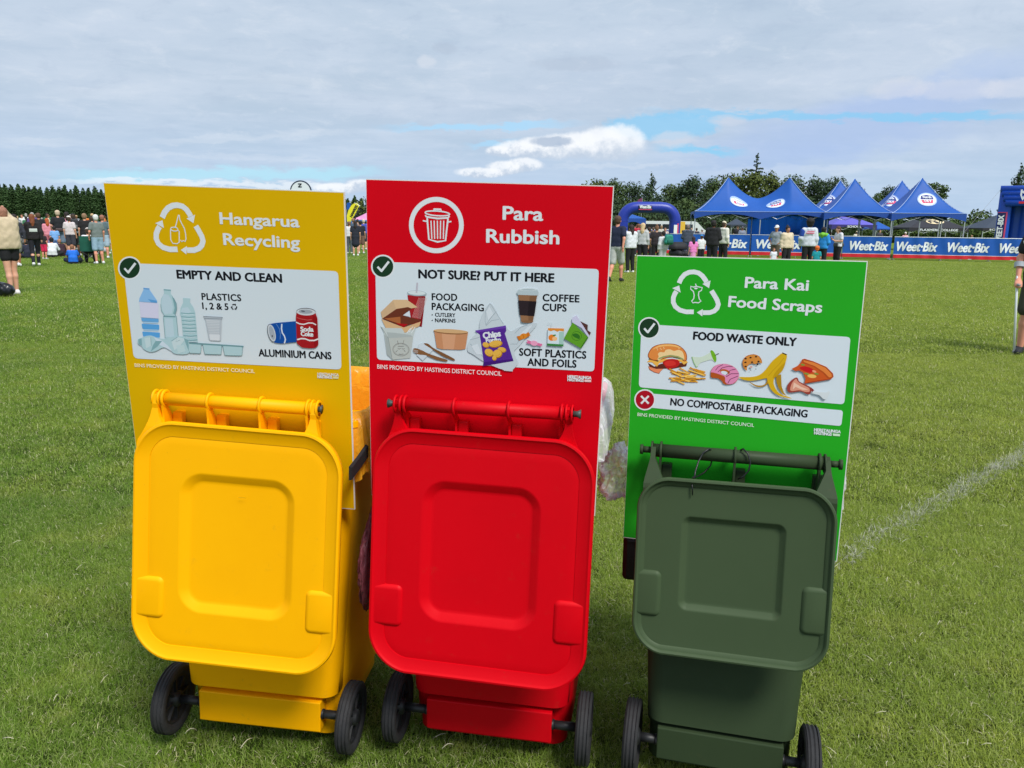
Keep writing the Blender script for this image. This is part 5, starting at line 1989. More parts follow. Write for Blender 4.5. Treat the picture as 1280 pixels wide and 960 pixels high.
def hedge(name, x0, x1, yt, dist, depth, m, label, seed, lump=.25, n=5200, size=.15):
    a, b = D(x0, yt, dist), D(x1, yt, dist)
    H = (a.z + b.z) / 2
    R = np.random.default_rng(seed)
    L_ = (b - a).length
    # box-like hedge body that leaves are set into, with a lumpy top
    lob = []
    k = int(L_ / (H * .55))
    for i in range(k + 1):
        t = i / k
        hh = H * (1 - lump * .5 + lump * R.random())
        lob.append((a.x + (b.x - a.x) * t, dist, hh * .5, H * .55, depth / 2, hh * .52))
    e = empty(name, ((a.x + b.x) / 2, dist, 0))
    lob = [(l[0] - e.location.x, 0, l[2], l[3], l[4], l[5]) for l in lob]
    link('foliage', leaf_crown('foliage', lob, n, size, m, seed, .3), e)
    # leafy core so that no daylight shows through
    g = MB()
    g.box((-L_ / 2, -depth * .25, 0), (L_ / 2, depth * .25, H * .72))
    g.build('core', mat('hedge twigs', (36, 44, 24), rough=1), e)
    tag(e, label, 'hedge')
    return e


hedge('hedge', 1075, 1300, 270, 84, 3.0, midm, 'rough tall hedge far behind the black tents on the right', 31, .35, 15000, .16)
hedge('hedge', 1090, 1262, 281, 76, 2.2, hedgem, 'trimmed pale green hedge in front of the rough tall hedge', 32, .06, 9000, .12)
hedge('hedge', 876, 1062, 268, 92, 3.0, darkm, 'dark hedge seen under the double tent and below the tree row', 33, .3)
hedge('hedge', 700, 880, 262, 96, 3.0, darkm, 'dark hedge below the trees behind the inflatable arch', 34, .3)
hedge('hedge', 420, 520, 252, 130, 3.0, olivem, 'yellowish green hedge seen in the gap between the signs', 35, .3, 4000, .16)

# far hills over the hedge at the right
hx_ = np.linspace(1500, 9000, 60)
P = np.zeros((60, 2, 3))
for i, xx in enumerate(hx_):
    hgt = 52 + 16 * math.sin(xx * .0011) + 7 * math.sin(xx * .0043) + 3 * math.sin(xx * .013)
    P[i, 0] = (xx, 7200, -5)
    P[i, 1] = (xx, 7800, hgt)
hl = link('hills', grid_mesh('hills', P, mat('far hills', (118, 142, 172), rough=1, spec=0)))  # distance haze is painted into the blue-grey base colour
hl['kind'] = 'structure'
# ============================================================ tents, barriers, inflatables, flags, vehicles
blue_cloth = mat('blue tent cloth', (24, 84, 168), rough=.55, var=.06, vscale=1.2, spec=.35)
blue_valance = mat('blue valance cloth', (22, 72, 158), rough=.6, var=.05)
piping = mat('pale piping', (170, 190, 226), rough=.6)
polem = mat('tent pole aluminium', (178, 184, 188), rough=.4, metal=.5)
whitep = mat('white print', (232, 236, 240), rough=.6)
redp = mat('red print', (206, 30, 52), rough=.6)
bluep = mat('dark blue print', (22, 44, 130), rough=.6)
pinkp = mat('pink red print', (214, 70, 110), rough=.6)


curtain = mat('blue curtain cloth', (30, 104, 214), rough=.5, spec=.4)
_t = curtain.node_tree
_tr = _t.nodes.new('ShaderNodeBsdfTranslucent')
_tr.inputs[0].default_value = rgb((40, 120, 236))
_mx = _t.nodes.new('ShaderNodeMixShader')
_mx.inputs[0].default_value = .6
_t.links.new(_t.nodes['Principled BSDF'].outputs[0], _mx.inputs[1])
_t.links.new(_tr.outputs[0], _mx.inputs[2])
_t.links.new(_mx.outputs[0], [n for n in _t.nodes if n.type == 'OUTPUT_MATERIAL'][0].inputs[0])


def text_on(name, parent, body, to3, w, cap, m, x0=0.0, z0=0.0, bold=.06, shear=0.0, spacing=1.0):
    """lettering mapped by to3(x, z, lift) onto a surface"""
    V, Fc = [], []
    for i, (v, fs) in enumerate(text_flat(body, w, cap, bold, spacing, shear)):
        o = len(V)
        V += [tuple(to3(x0 + x, z0 + z, .006 + .0008 * i)) for x, z in v]
        for f in fs: Fc.append([o + q for q in f])
    me = bpy.data.meshes.new(name)
    me.from_pydata(V, [], Fc)
    me.materials.append(m)
    o = link(name, me, parent)
    return o


def poly_on(name, parent, polys, to3):
    V, Fc, mi, ms = [], [], [], []
    for k, (pts, m) in enumerate(polys):
        if m not in ms: ms.append(m)
        o = len(V)
        V += [tuple(to3(x, z, .012 + .004 * k)) for x, z in pts]
        for t in tessellate_polygon([[Vector((x, z, 0)) for x, z in pts]]):
            Fc.append([o + q for q in t])
            mi.append(ms.index(m))
    me = bpy.data.meshes.new(name)
    me.from_pydata(V, [], Fc)
    me.polygons.foreach_set('material_index', mi)
    for m in ms: me.materials.append(m)
    return link(name, me, parent)


def tent(name, label, center, yaw, hx, hy, eave, peak, peaks=(0.0,), cloth=None, valance=None, logo=None, walls=None, group=None, pw=1.45, val=.30, legs=True, text=None, sag=.36, edge=True):
    cloth = cloth or blue_cloth
    valance = valance or blue_valance
    e = empty(name, (center[0], center[1], 0), yaw)
    tag(e, label, 'tent', group)
    H = peak - eave
    k = len(peaks)

    def surf(x, y):
        v = min(1, abs(y) / hy)
        best = 0
        for i, xp in enumerate(peaks):
            outer_l = xp + hx if i == 0 else None
            outer_r = hx - xp if i == k - 1 else None
            if x < xp and outer_l is not None or x >= xp and outer_r is not None:
                L_ = outer_l if x < xp else outer_r
                t = max(min(1, abs(x - xp) / L_), v)
                z = (1 - t) ** pw
            elif (x < xp and i > 0) or (x >= xp and i < k - 1):
                half = abs(peaks[i - 1] - xp) / 2 if x < xp else abs(peaks[i + 1] - xp) / 2
                u = abs(x - xp) / half
                if u > 1: continue
                z = (1 - v) ** pw * (sag + (1 - sag) * (1 - u) ** 1.7)
            best = max(best, z)
        return eave + H * best
    nu, nv = 40 * k + 1, 33
    P = np.zeros((nu, nv, 3))
    for i in range(nu):
        for j in range(nv):
            x = -hx + 2 * hx * i / (nu - 1)
            y = -hy + 2 * hy * j / (nv - 1)
            P[i, j] = (x, y, surf(x, y))
    link('canopy', grid_mesh('canopy', P, cloth, smooth=True), e)
    # valance: shallow in mid-bay, deep at the legs
    bays = 1 if k == 1 else k
    vm = MB()
    for (ax, ay, bx, by, nb) in ((-hx, -hy, hx, -hy, bays), (hx, -hy, hx, hy, 1), (hx, hy, -hx, hy, bays), (-hx, hy, -hx, -hy, 1)):
        n = 16 * nb
        top, bot = [], []
        for i in range(n + 1):
            t = i / n
            s = abs(((t * nb) % 1) * 2 - 1) if i < n else 1
            dpt = val * (.30 + .70 * s ** 2.2)
            x, y = ax + (bx - ax) * t, ay + (by - ay) * t
            ox, oy = (0 if ax != bx else math.copysign(.004, ax)), (0 if ay != by else math.copysign(.004, ay))
            top.append((x + ox, y + oy, eave + .01))
            bot.append((x + ox, y + oy, eave - dpt))
        vs = top + bot
        vm.add(vs, [(i, i + 1, n + 2 + i, n + 1 + i) for i in range(n)])
    vm.build('valance', valance, e)
    if edge:
        pm = MB()
        pm.tube([(-hx, -hy - .008, eave + .012), (hx, -hy - .008, eave + .012)], .010, 6)
        for xp, sx in ((peaks[0], -1), (peaks[-1], 1)):
            pts = []
            for i in range(13):
                t = i / 12
                x, y = xp + (sx * hx - xp) * t, -hy * t
                pts.append((x, y, surf(x, y) + .012))
            pm.tube(pts, .012, 6)
        pm.build('piping', piping, e)
    if legs:
        xs_ = [-hx + .04, hx - .04] if k == 1 else [-hx + .04] + [(peaks[i] + peaks[i + 1]) / 2 for i in range(k - 1)] + [hx - .04]
        for x in xs_:
            for y in (-hy + .04, hy - .04):
                g = MB()
                g.box((x - .022, y - .022, 0), (x + .022, y + .022, eave - .02))
                g.box((x - .06, y - .06, 0), (x + .06, y + .06, .02))
                g.build('leg', polem, e)
        g = MB()
        for i in range(len(xs_) - 1):
            a, b = xs_[i], xs_[i + 1]
            for y in (-hy + .04, hy - .04):
                m_ = (a + b) / 2
                for (p, q) in (((a, eave - .04), ((a + m_) / 2 + .0, eave - .34)), (((a + m_) / 2, eave - .34), (m_, eave - .04)), ((a, eave - .34), (m_ / 1, eave - .04) if False else ((a + m_) / 2, eave - .04))):
                    g.tube([(p[0], y, p[1]), (q[0], y, q[1])], .011, 5)
                    g.tube([(a + b - p[0], y, p[1]), (a + b - q[0], y, q[1])], .011, 5)
        g.build('truss', polem, e)
    if logo:
        for i, xp in enumerate(peaks):
            def to3(x, z, lift, xp=xp, i=i):
                # z runs up the slope
                yy = -hy * .50 + z * 1.0
                xx = xp + (logo[0] if i == 0 else logo[2]) + x
                s_ = surf(xx, yy)
                return (xx, yy - lift * .6, s_ + lift + .006)
            L_ = logo[1]
            poly_on('logo', e, [(ell(0, 0, .50 * L_, .30 * L_, n=28), mat('logo glow', (150, 176, 222), rough=.6)), (ell(0, 0, .44 * L_, .26 * L_, n=28), whitep),
                                ([(-.34 * L_, .02 * L_), (-.28 * L_, .17 * L_), (0, .21 * L_), (.28 * L_, .17 * L_), (.34 * L_, .02 * L_)], bluep),
                                ([(-.30 * L_, -.01 * L_), (.31 * L_, -.01 * L_), (.26 * L_, -.16 * L_), (-.24 * L_, -.16 * L_)], pinkp)], to3)
            text_on('logo_lettering', e, 'Weet-Bix', lambda x, z, l: to3(x, z, l + .03), .46 * L_, .09 * L_, whitep, -.23 * L_, .05 * L_, .05)
            text_on('logo_lettering', e, 'TRY', lambda x, z, l: to3(x, z, l + .03), .40 * L_, .10 * L_, whitep, -.2 * L_, -.13 * L_, .08)
    if walls:
        for (ax, bx, y, zt) in walls:
            n = int(abs(bx - ax) * 14)
            P = np.zeros((n + 1, 2, 3))
            for i in range(n + 1):
                t = i / n
                w = .045 * math.sin(i * 1.05) + .02 * math.sin(i * 2.7)
                P[i, 0] = (ax + (bx - ax) * t, y + w, .02)
                P[i, 1] = (ax + (bx - ax) * t, y + w * .6, zt)
            link('wall_curtain', grid_mesh('wall_curtain', P, curtain), e)
    if text:
        body, w, cap, m_, zz = text
        text_on('valance_lettering', e, body, lambda x, z, l: (x, -hy - .006 - l, z), w, cap, m_, -w / 2, zz, .07)
    e['_eave'] = eave
    del e['_eave']
    return e, surf


def tent_by_px(xl, xr, y_eave, y_peak, xpks, dist, yaw, hy, **kw):
    """size and place from the front eave as seen, the tent standing at dist"""
    a, b = D(xl, y_eave, dist), D(xr, y_eave, dist)
    c = (a + b) / 2
    hx = (b.x - a.x) / 2 / math.cos(yaw)
    ctr = Vector((c.x, c.y, 0)) + Vector((-math.sin(yaw), math.cos(yaw), 0)) * hy
    pk = D(xpks[0], y_peak, ctr.y).z
    Minv = Matrix.Rotation(-yaw, 4, 'Z')
    return ctr, hx, (a.z + b.z) / 2, pk


YAW = math.radians(-9)
G_T = 'blue branded peak tents behind the barrier'
ctr, hx, ev, pk = tent_by_px(871, 1031, 265, 221, (912,), 40.0, YAW, 1.5)
tent('marquee', 'wide blue tent with two peaks and two logos, leftmost of the blue row', ctr, YAW, hx, 1.6, ev, pk, peaks=(-hx * .47, hx * .47), logo=(.50, .90, -.72), walls=((-.2, hx - .05, 1.55, ev - .02),), group=G_T, sag=.40, val=.36)
ctrB, hxB, evB, pkB = tent_by_px(1033, 1116, 266, 223, (1065,), 38.8, YAW, 1.5)
tent('marquee', 'blue peak tent without logo on its front, right of the double tent', ctrB, YAW, hxB, 1.5, evB, pkB, group=G_T, val=.36, walls=((-hxB + .05, -hxB * .45, 1.45, evB - .02),))
ctrC, hxC, evC, pkC = tent_by_px(1118, 1205, 267, 222, (1152,), 38.0, YAW, 1.5)
tent('marquee', 'blue peak tent with a round logo, rightmost of the blue row', ctrC, YAW, hxC, 1.5, evC, pkC, logo=(.08, .88), group=G_T, val=.36)
for (src, dx, lb, yp) in ((ctrB, .62, 'blue peak tent half hidden behind the logo-less tent', 226), (ctrC, .60, 'blue peak tent half hidden behind the rightmost tent', 225)):
    c2 = src + Vector((dx - .05, 3.2, 0))
    tent('marquee', lb, c2, YAW, hxB, 1.5, evB + .03, D(1100, yp, c2.y).z, logo=(-.7, .9), group=G_T, val=.36)

# tents farther off
black_cloth = mat('black tent cloth', (40, 38, 46), rough=.6)
navy_cloth = mat('charcoal tent cloth', (52, 62, 78), rough=.6)
violet_cloth = mat('violet tent cloth', (98, 92, 190), rough=.6)
goldp = mat('cream print', (226, 208, 168), rough=.6)


def far_tent(label, xl, xr, y_eave, y_peak, dist, cloth, val=None, text=None, yaw=YAW * .5, extra=None, vdepth=.3):
    ctr, hx, ev, pk = tent_by_px(xl, xr, y_eave, y_peak, ((xl + xr) / 2,), dist, yaw, 1.5)
    e, s = tent('gazebo', label, ctr, yaw, hx, 1.6, ev, pk, cloth=cloth, valance=val or cloth, group='gazebos of schools and clubs', pw=1.05, val=vdepth, edge=False, text=text)
    if extra: extra(e, s, hx, ev)
    return e


def hawk(e, s, hx, ev):
    def to3(x, z, l):
        yy = -1.6 * .55 + z * .8
        return (x, yy - l, s(x, yy) + l * .8 + .01)
    poly_on('emblem', e, [([(x * .62, z * .62) for x, z in q], m_) for q, m_ in ((ell(0, 0, .92, .56, n=30), goldp), (blobby([(-.75, 0), (-.5, .25), (-.1, .34), (.2, .22), (.02, .10), (.25, -.05), (.3, -.35), (.05, -.45), (-.1, -.2), (-.35, -.15), (-.5, -.4), (-.62, -.2)], 3), black_cloth),
                          (blobby([(-.45, .08), (-.2, .2), (0, .15), (-.15, .02), (-.3, -.05)], 3), goldp))], to3)


far_tent('black college gazebo with a cream bird emblem, seen under the rightmost blue tent', 1136, 1212, 285, 268.5, 50.0, black_cloth, text=('FLAXMERE COLLEGE', 2.25, .12, whitep, 0), extra=None) if False else None
ctr, hx, ev, pk = tent_by_px(1137, 1209, 285, 267.5, (1172,), 52.0, YAW * .5, 1.5)
e, s = tent('gazebo', 'black college gazebo with a cream bird emblem, seen under the rightmost blue tent', ctr, YAW * .5, hx, 1.6, ev, pk, cloth=black_cloth, valance=black_cloth, group='gazebos of schools and clubs', pw=1.05, val=.26, edge=False, text=('FLAXMERE COLLEGE', 2.35, .12, whitep, ev - .19))
hawk(e, s, hx, ev)
ctr, hx, ev, pk = tent_by_px(1229, 1290, 285.5, 268, (1262,), 56.0, YAW * .5, 1.5)
tent('gazebo', 'charcoal gazebo partly behind the inflatable tunnel', ctr, YAW * .5, hx, 1.6, ev, pk, cloth=navy_cloth, valance=black_cloth, group='gazebos of schools and clubs', pw=1.05, val=.2, edge=False, text=('SCHOOL   LUNCH', 2.5, .10, whitep, ev - .15))
ctr, hx, ev, pk = tent_by_px(1040, 1095, 281, 268, (1068,), 54.0, YAW * .5, 1.5)
e, s = tent('gazebo', 'violet school gazebo seen under the logo-less blue tent', ctr, YAW * .5, hx, 1.6, ev, pk, cloth=violet_cloth, valance=mat('indigo cloth', (52, 46, 120), rough=.6), group='gazebos of schools and clubs', pw=1.05, val=.34, edge=False, text=('SCHOOL', .9, .12, whitep, ev - .18))
ctr, hx, ev, pk = tent_by_px(1093, 1116, 286, 277, (1104,), 56.0, YAW * .5, 1.2)
tent('gazebo', 'small bright blue gazebo between the legs of the blue tents', ctr, YAW * .5, hx, 1.2, ev, pk, group='gazebos of schools and clubs', pw=1.05, val=.15, edge=False)
ctr, hx, ev, pk = tent_by_px(914, 934, 281, 273, (924,), 58.0, YAW * .5, 1.2)
tent('gazebo', 'small navy gazebo seen under the double tent', ctr, YAW * .5, hx, 1.2, ev, pk, cloth=navy_cloth, valance=navy_cloth, group='gazebos of schools and clubs', pw=1.05, val=.2, edge=False)
ctr, hx, ev, pk = tent_by_px(776, 807.5, 273, 267.5, (790,), 66.0, 0, 1.4)
tent('gazebo', 'bright blue gazebo seen through the inflatable arch', ctr, 0, hx, 1.4, ev, pk, group='gazebos of schools and clubs', pw=1.0, val=.9, edge=False)
ctr, hx, ev, pk = tent_by_px(439, 474, 275, 264.5, (457,), 58.0, 0, 1.5)
tent('gazebo', 'pink and white gazebo with blue valance between the yellow and red signs', ctr, 0, hx, 1.5, ev, pk, cloth=mat('pink tent cloth', (226, 150, 196), rough=.6, var=.25, vscale=.8), valance=mat('light blue cloth', (62, 130, 210), rough=.6), group='gazebos of schools and clubs', pw=1.1, val=.28, edge=False)

# ---------------------------------------------------------------- crowd barrier with printed banners
BA, BB = G(1060, 323.5), G(1250, 327.5)
bd = (BB - BA).normalized()
bn = Vector((bd.y, -bd.x, 0))          # towards the camera


def bar_s(px, y=310):
    """distance along the barrier line of the photo column px"""
    q = on_plane(px, y, BA, bn)
    return (q - BA).dot(bd)


banner_m = mat('blue banner cloth', (12, 84, 174), rough=.5, var=.05, vscale=3)
banner_r = mat('red banner strip', (206, 26, 44), rough=.5, var=.08, vscale=3)


def barrier(x0, x1, label, words, sway=.02, top=1.03, seam=()):
    s0, s1 = bar_s(x0), bar_s(x1)
    o = BA + bd * s0
    ang = math.atan2(bd.y, bd.x)
    e = empty('crowd_barrier', o, ang)
    tag(e, label, 'barrier', 'bannered crowd barriers in front of the tents')
    L_ = s1 - s0
    n = max(8, int(L_ * 10))

    def wav(x, z):
        return -.02 - sway * (.5 + .5 * math.sin(x * 5.1 + 1) * math.sin(x * 2.3 + z)) - .6 * sway * math.sin(x * 11 + z * 3)

    def sheet(z0, z1, m, nm, k):
        P = np.zeros((n + 1, k, 3))
        for i in range(n + 1):
            for j in range(k):
                x, z = L_ * i / n, z0 + (z1 - z0) * j / (k - 1)
                P[i, j] = (x, wav(x, z), z)
        link(nm, grid_mesh(nm, P, m), e)
    sheet(.265, top, banner_m, 'banner', 5)
    sheet(.09, .25, banner_r, 'red_strip', 3)
    sheet(.25, .265, whitep, 'white_stripe', 2)
    f = MB()
    f.tube([(0, 0, top + .02), (L_, 0, top + .02)], .018, 8)
    f.tube([(0, 0, .09), (L_, 0, .09)], .012, 8)
    f.build('rail', polem, e)
    np_ = max(1, round(L_ / 2.3))
    for i in range(np_ + 1):
        x = min(max(.02, L_ * i / np_), L_ - .02)
        g = MB()
        g.tube([(x, 0, 0), (x, 0, top + .02)], .018, 8)
        g.build('post', polem, e)
        g = MB()
        g.tube([(x, -.28, .012), (x, 0, .05), (x, .28, .012)], .012, 6)
        g.build('foot', polem, e)
    for k in range(int(L_ / .33)):
        g = (k + .5) * .33
    for (wa, wb, body, frac) in words:
        a, b = bar_s(wa) - s0, bar_s(wb) - s0
        w = b - a
        text_on('lettering', e, body, lambda x, z, l: (x, wav(x, z) - l - .004, z), w, .37, whitep, a - .03, .42, .058, .16)
    return e


barrier(786, 863, 'blue banner barrier behind the pram, right of the navy polo man', (), top=1.02)
barrier(865, 936.5, 'blue banner barrier reading Weet-Bix behind the man in the cream hoodie', ((877, 933, 'Weet·Bix', 0),))
barrier(939, 1052, 'blue banner barrier reading Weet-Bix behind the group under the double tent', ((944, 999, 'Weet·Bix', 0), (1003, 1046, 'Weet·Bix', 0)) if False else ((944, 1000, 'Weet·Bix', 0),))
barrier(1053, 1113.5, 'blue banner barrier reading Weet-Bix left of the front tent pole', ((1061, 1109, 'Weet·Bix', 0),))
barrier(1117, 1300, 'long rippled banner barrier reading Weet-Bix three times, right of the tent pole', ((1119.5, 1170.5, 'Weet·Bix', 0), (1183, 1235.5, 'Weet·Bix', 0), (1248, 1300, 'Weet·Bix', 0)), sway=.035)

# ---------------------------------------------------------------- inflatables
infl = mat('blue inflatable vinyl', (30, 52, 156), rough=.4, var=.05, vscale=.8, spec=.5)
infl2 = mat('deep blue inflatable vinyl', (24, 80, 190), rough=.45, var=.05)
dist = 60.0
a, b = D(778, 280, dist), D(843.5, 280, dist)
zt = D(810, 259.5, dist).z
cx = (a.x + b.x) / 2
w2 = (b.x - a.x) / 2
e = empty('inflatable_arch', (cx, dist, 0))
tag(e, 'blue inflatable arch with rounded shoulders beyond the crowd', 'arch')
pts = [(-w2, 0, .0), (-w2, 0, zt * .3), (-w2, 0, zt - 1.0)]
for i in range(1, 8):
    t = math.radians(90 * i / 8)
    pts.append((-w2 + .95 * (1 - math.cos(t)), 0, zt - 1.0 + .98 * math.sin(t)))
pts += [(-w2 + 1.1, 0, zt), (0, 0, zt), (w2 - 1.1, 0, zt)]
for i in range(1, 8):
    t = math.radians(90 - 90 * i / 8)
    pts.append((w2 - .95 * (1 - math.cos(t)), 0, zt - 1.0 + .98 * math.sin(t)))
pts += [(w2, 0, zt - 1.0), (w2, 0, zt * .3), (w2, 0, 0)]
t = MB()
t.smooth = True
t.tube(pts, .42, 24)
t.build('tube', infl, e)
for q in ((-w2, zt - 1.0), (w2, zt - 1.0)):
    g = MB()
    g.lathe([(.425, -.015), (.43, 0), (.425, .015)], 24, Matrix.Translation((q[0], 0, q[1])) @ Matrix.Rotation(math.radians(90), 4, 'Y'))
    g.build('seam', bluep, e)
sx = D(805.5, 259, dist).x - cx
g = MB()
g.box((sx - .50, -.47, zt - .20), (sx + .50, -.40, zt + .14))
g.build('name_panel', mat('dark name panel', (22, 18, 60)), e)
text_on('lettering', e, 'Weet-Bix', lambda x, z, l: (x, -.475 - l, z), .84, .20, whitep, sx - .42, zt - .06, .08)
g = MB()
g.box((sx - .48, -.48, zt - .17), (sx + .48, -.465, zt - .12))
g.build('name_underline', pinkp, e)
g = MB()
g.box((w2 - .14, -.47, .25), (w2 + .10, -.40, 1.45))
g.build('leg_panel', whitep, e)
g = MB()
g.box((w2 + .10, -.47, .25), (w2 + .20, -.40, 1.55))
g.build('leg_panel_edge', pinkp, e)

# blue inflatable tunnel at the right edge
dist = 43.0
p0 = D(1251.5, 231, dist)
zt = p0.z
e = empty('inflatable_tunnel', (p0.x, dist, 0), math.radians(-32))
tag(e, 'large blue inflatable tunnel with ribbed top at the right edge', 'inflatable')
t = MB()
t.smooth = True
W = 6.0
for k in range(4):
    z = zt - .22 - .24 * k
    inx = .10 * k
    t.tube([(inx, -.05 * k - .1, z), (W - inx, -.05 * k - .1, z)], .17, 16)
t.build('beam_rib', infl2, e)
g = MB()
g.smooth = True
g.box((0, -.2, 0), (.62, .9, zt - .25), bev=.12)
g.build('left_column', infl2, e)
g = MB()
g.box((W - .62, -.2, 0), (W, .9, zt - .25), bev=.12)
g.build('right_column', infl2, e)
n = 60
P = np.zeros((n + 1, 2, 3))
for i in range(n + 1):
    x = .6 + (W - 1.2) * i / n
    w = .09 * abs(math.sin(i * .62))
    P[i, 0] = (x, .85 - w, 0)
    P[i, 1] = (x, .85 - w, zt - .5)
link('back_wall', grid_mesh('back_wall', P, infl2), e)
g = MB()
g.box((.3, .0, zt - .3), (W - .3, .95, zt - .12))
g.build('shell', infl2, e)
g = MB()
g.box((.03, -.235, .95), (.40, -.21, 2.30))
g.build('banner', mat('navy banner', (20, 34, 96)), e)
g = MB()
g.box((.40, -.24, .6), (.47, -.212, 2.34))
g.box((.03, -.24, 2.30), (.40, -.212, 2.34))
g.build('banner_edge', pinkp, e)
text_on('lettering', e, 'WEET-BIX', lambda x, z, l: (.34 - z, -.237 - l, x), 1.45, .22, whitep, .72, .02, .09)
text_on('lettering', e, 'Kids', lambda x, z, l: (x, -.40 - l, z), .9, .22, whitep, .93, zt - .52, .08)
text_on('lettering', e, 'Weet-Bix', lambda x, z, l: (x, -.44 - l, z), 1.6, .24, whitep, .93, zt - .80, .08)
g = MB()
g.box((.90, -.46, zt - .98), (2.4, -.40, zt - .87))
g.build('red_underline', redp, e)
# guy line of the tunnel
g = MB()
M0 = e.matrix_world
q = D(1226, 266, dist - .5)
a_ = Vector((p0.x + .02, dist - .1, zt - .15))
gl_ = (q - a_)
end = a_ + gl_ * (a_.z / (a_.z - q.z))
g.tube([a_, end], .006, 5)
go = g.build('guy_rope', mat('grey rope', (150, 150, 150)))
tag(go, 'thin guy rope running down left from the inflatable tunnel', 'rope')

# ---------------------------------------------------------------- flags
yel = mat('yellow flag cloth', (232, 222, 40), rough=.6)
inkm = mat('black print', INK, rough=.6)
dist = 46.0
top = D(446, 255, dist)
e = empty('feather_flag', (D(437, 290, dist).x, dist, 0))
tag(e, 'yellow teardrop flag with black lettering leaning right, between the yellow and red signs', 'flag')
ox = e.location.x
pl = [D(x, y, dist) for x, y in ((434, 277), (433.5, 270), (435.5, 263), (439, 257), (443, 254), (447, 254), (449, 257), (448.3, 261), (445, 267), (440.5, 274), (438, 278))]
P2 = [(p.x - ox, p.z) for p in pl]
g = MB()
g.add([(x, -.012, z) for x, z in P2] + [(x, .012, z) for x, z in P2], [list(range(len(P2)))[::-1], list(range(len(P2), 2 * len(P2)))] + [(i, (i + 1) % len(P2), len(P2) + (i + 1) % len(P2), len(P2) + i) for i in range(len(P2))])
g.build('cloth', yel, e)
g = MB()
q0 = P2[-1]
g.tube([(q0[0] - .1, 0, 0), (q0[0] - .05, 0, q0[1]), (P2[8][0] + .03, 0, P2[8][1]), (P2[6][0] + .03, 0, P2[6][1]), (P2[4][0], 0, P2[4][1] + .02)], .02, 8)
g.build('pole', polem, e)
A_, B_ = Vector(P2[0]) * .75 + Vector(P2[-1]) * .25, Vector(P2[5])
dr = (B_ - A_).normalized()
nr = Vector((-dr.y, dr.x))
A_ = A_ + dr * .18 - nr * .02


def flagmap(x, z, l):
    q = A_ + dr * x - nr * (-z)
    return (q.x, -.016 - l, q.y)


text_on('lettering', e, 'SPORT', flagmap, .80, .15, inkm, .05, -.30, .09)
text_on('lettering', e, 'HAWKES', flagmap, .72, .13, inkm, .16, -.07, .09)

dist = 41.0
c0 = D(376, 239.5, dist)
rr = 13.3 * dist / F_PX
e = empty('banner_flag', (c0.x, dist, 0))
tag(e, 'white round topped banner with a black rim, showing above the yellow sign', 'flag')
pill = lambda r: [(r * math.cos(math.radians(a)), c0.z + r * math.sin(math.radians(a))) for a in range(0, 181, 9)] + [(-r, c0.z - 1.7 + (rr - r)), (r, c0.z - 1.7 + (rr - r))]
for nm_, r_, y0_, m_ in (('rim', rr, .02, mat('navy rim', (20, 36, 60))), ('cloth', rr * .88, -.005, mat('white flag cloth', (222, 226, 232)))):
    q = pill(r_)
    g = MB()
    n = len(q)
    g.add([(x, y0_ - .015, z) for x, z in q] + [(x, y0_ + .01, z) for x, z in q], [list(range(n))[::-1], list(range(n, 2 * n))] + [(i, (i + 1) % n, n + (i + 1) % n, n + i) for i in range(n)])
    g.build(nm_, m_, e)
text_on('lettering', e, 'N', lambda x, z, l: (.06 - z, -.024 - l, c0.z + .22 + x), .17, .16, inkm, 0, 0, .08)
g = MB()
g.tube([(rr * .96, .03, 0), (rr * .96, .03, c0.z)], .02, 8)
g.build('pole', polem, e)

dist = 70.0
e = empty('feather_flag', (D(799, 280, dist).x, dist, 0))
tag(e, 'small dark red sail flag behind the top of the arch', 'flag')
ox = e.location.x
P2 = [((p.x - ox), p.z) for p in (D(795, 254, dist), D(798, 249.5, dist), D(803, 247, dist), D(803, 256, dist), D(797, 258, dist))]
g = MB()
n = len(P2)
g.add([(x, -.01, z) for x, z in P2] + [(x, .01, z) for x, z in P2], [list(range(n))[::-1], list(range(n, 2 * n))] + [(i, (i + 1) % n, n + (i + 1) % n, n + i) for i in range(n)])
g.build('cloth', mat('plum flag cloth', (120, 52, 90)), e)
g = MB()
g.tube([(0, 0, 0), (P2[3][0], 0, P2[3][1]), (P2[2][0], 0, P2[2][1])], .02, 6)
g.build('pole', polem, e)
dist = 60.0
e = empty('feather_flag', (D(435, 290, dist).x, dist, 0))
tag(e, 'blue flag tip behind the yellow teardrop flag', 'flag')
ox = e.location.x
P2 = [((p.x - ox), p.z) for p in (D(433, 262, dist), D(433.5, 254, dist), D(437, 252.8, dist), D(438.5, 255, dist), D(437, 262, dist))]
g = MB()
n = len(P2)
g.add([(x, -.01, z) for x, z in P2] + [(x, .01, z) for x, z in P2], [list(range(n))[::-1], list(range(n, 2 * n))] + [(i, (i + 1) % n, n + (i + 1) % n, n + i) for i in range(n)])
g.build('cloth', blue_cloth, e)
g = MB()
g.tube([(0, 0, 0), (P2[0][0], 0, P2[0][1])], .02, 6)
g.build('pole', polem, e)

# ---------------------------------------------------------------- vehicles beyond the arch
glass = mat('dark vehicle glass', (28, 34, 40), rough=.12, spec=.8)
vwhite = mat('white vehicle paint', (214, 218, 220), rough=.3, spec=.5)
tyre_m = mat('vehicle tyre', (26, 26, 28), rough=.8)


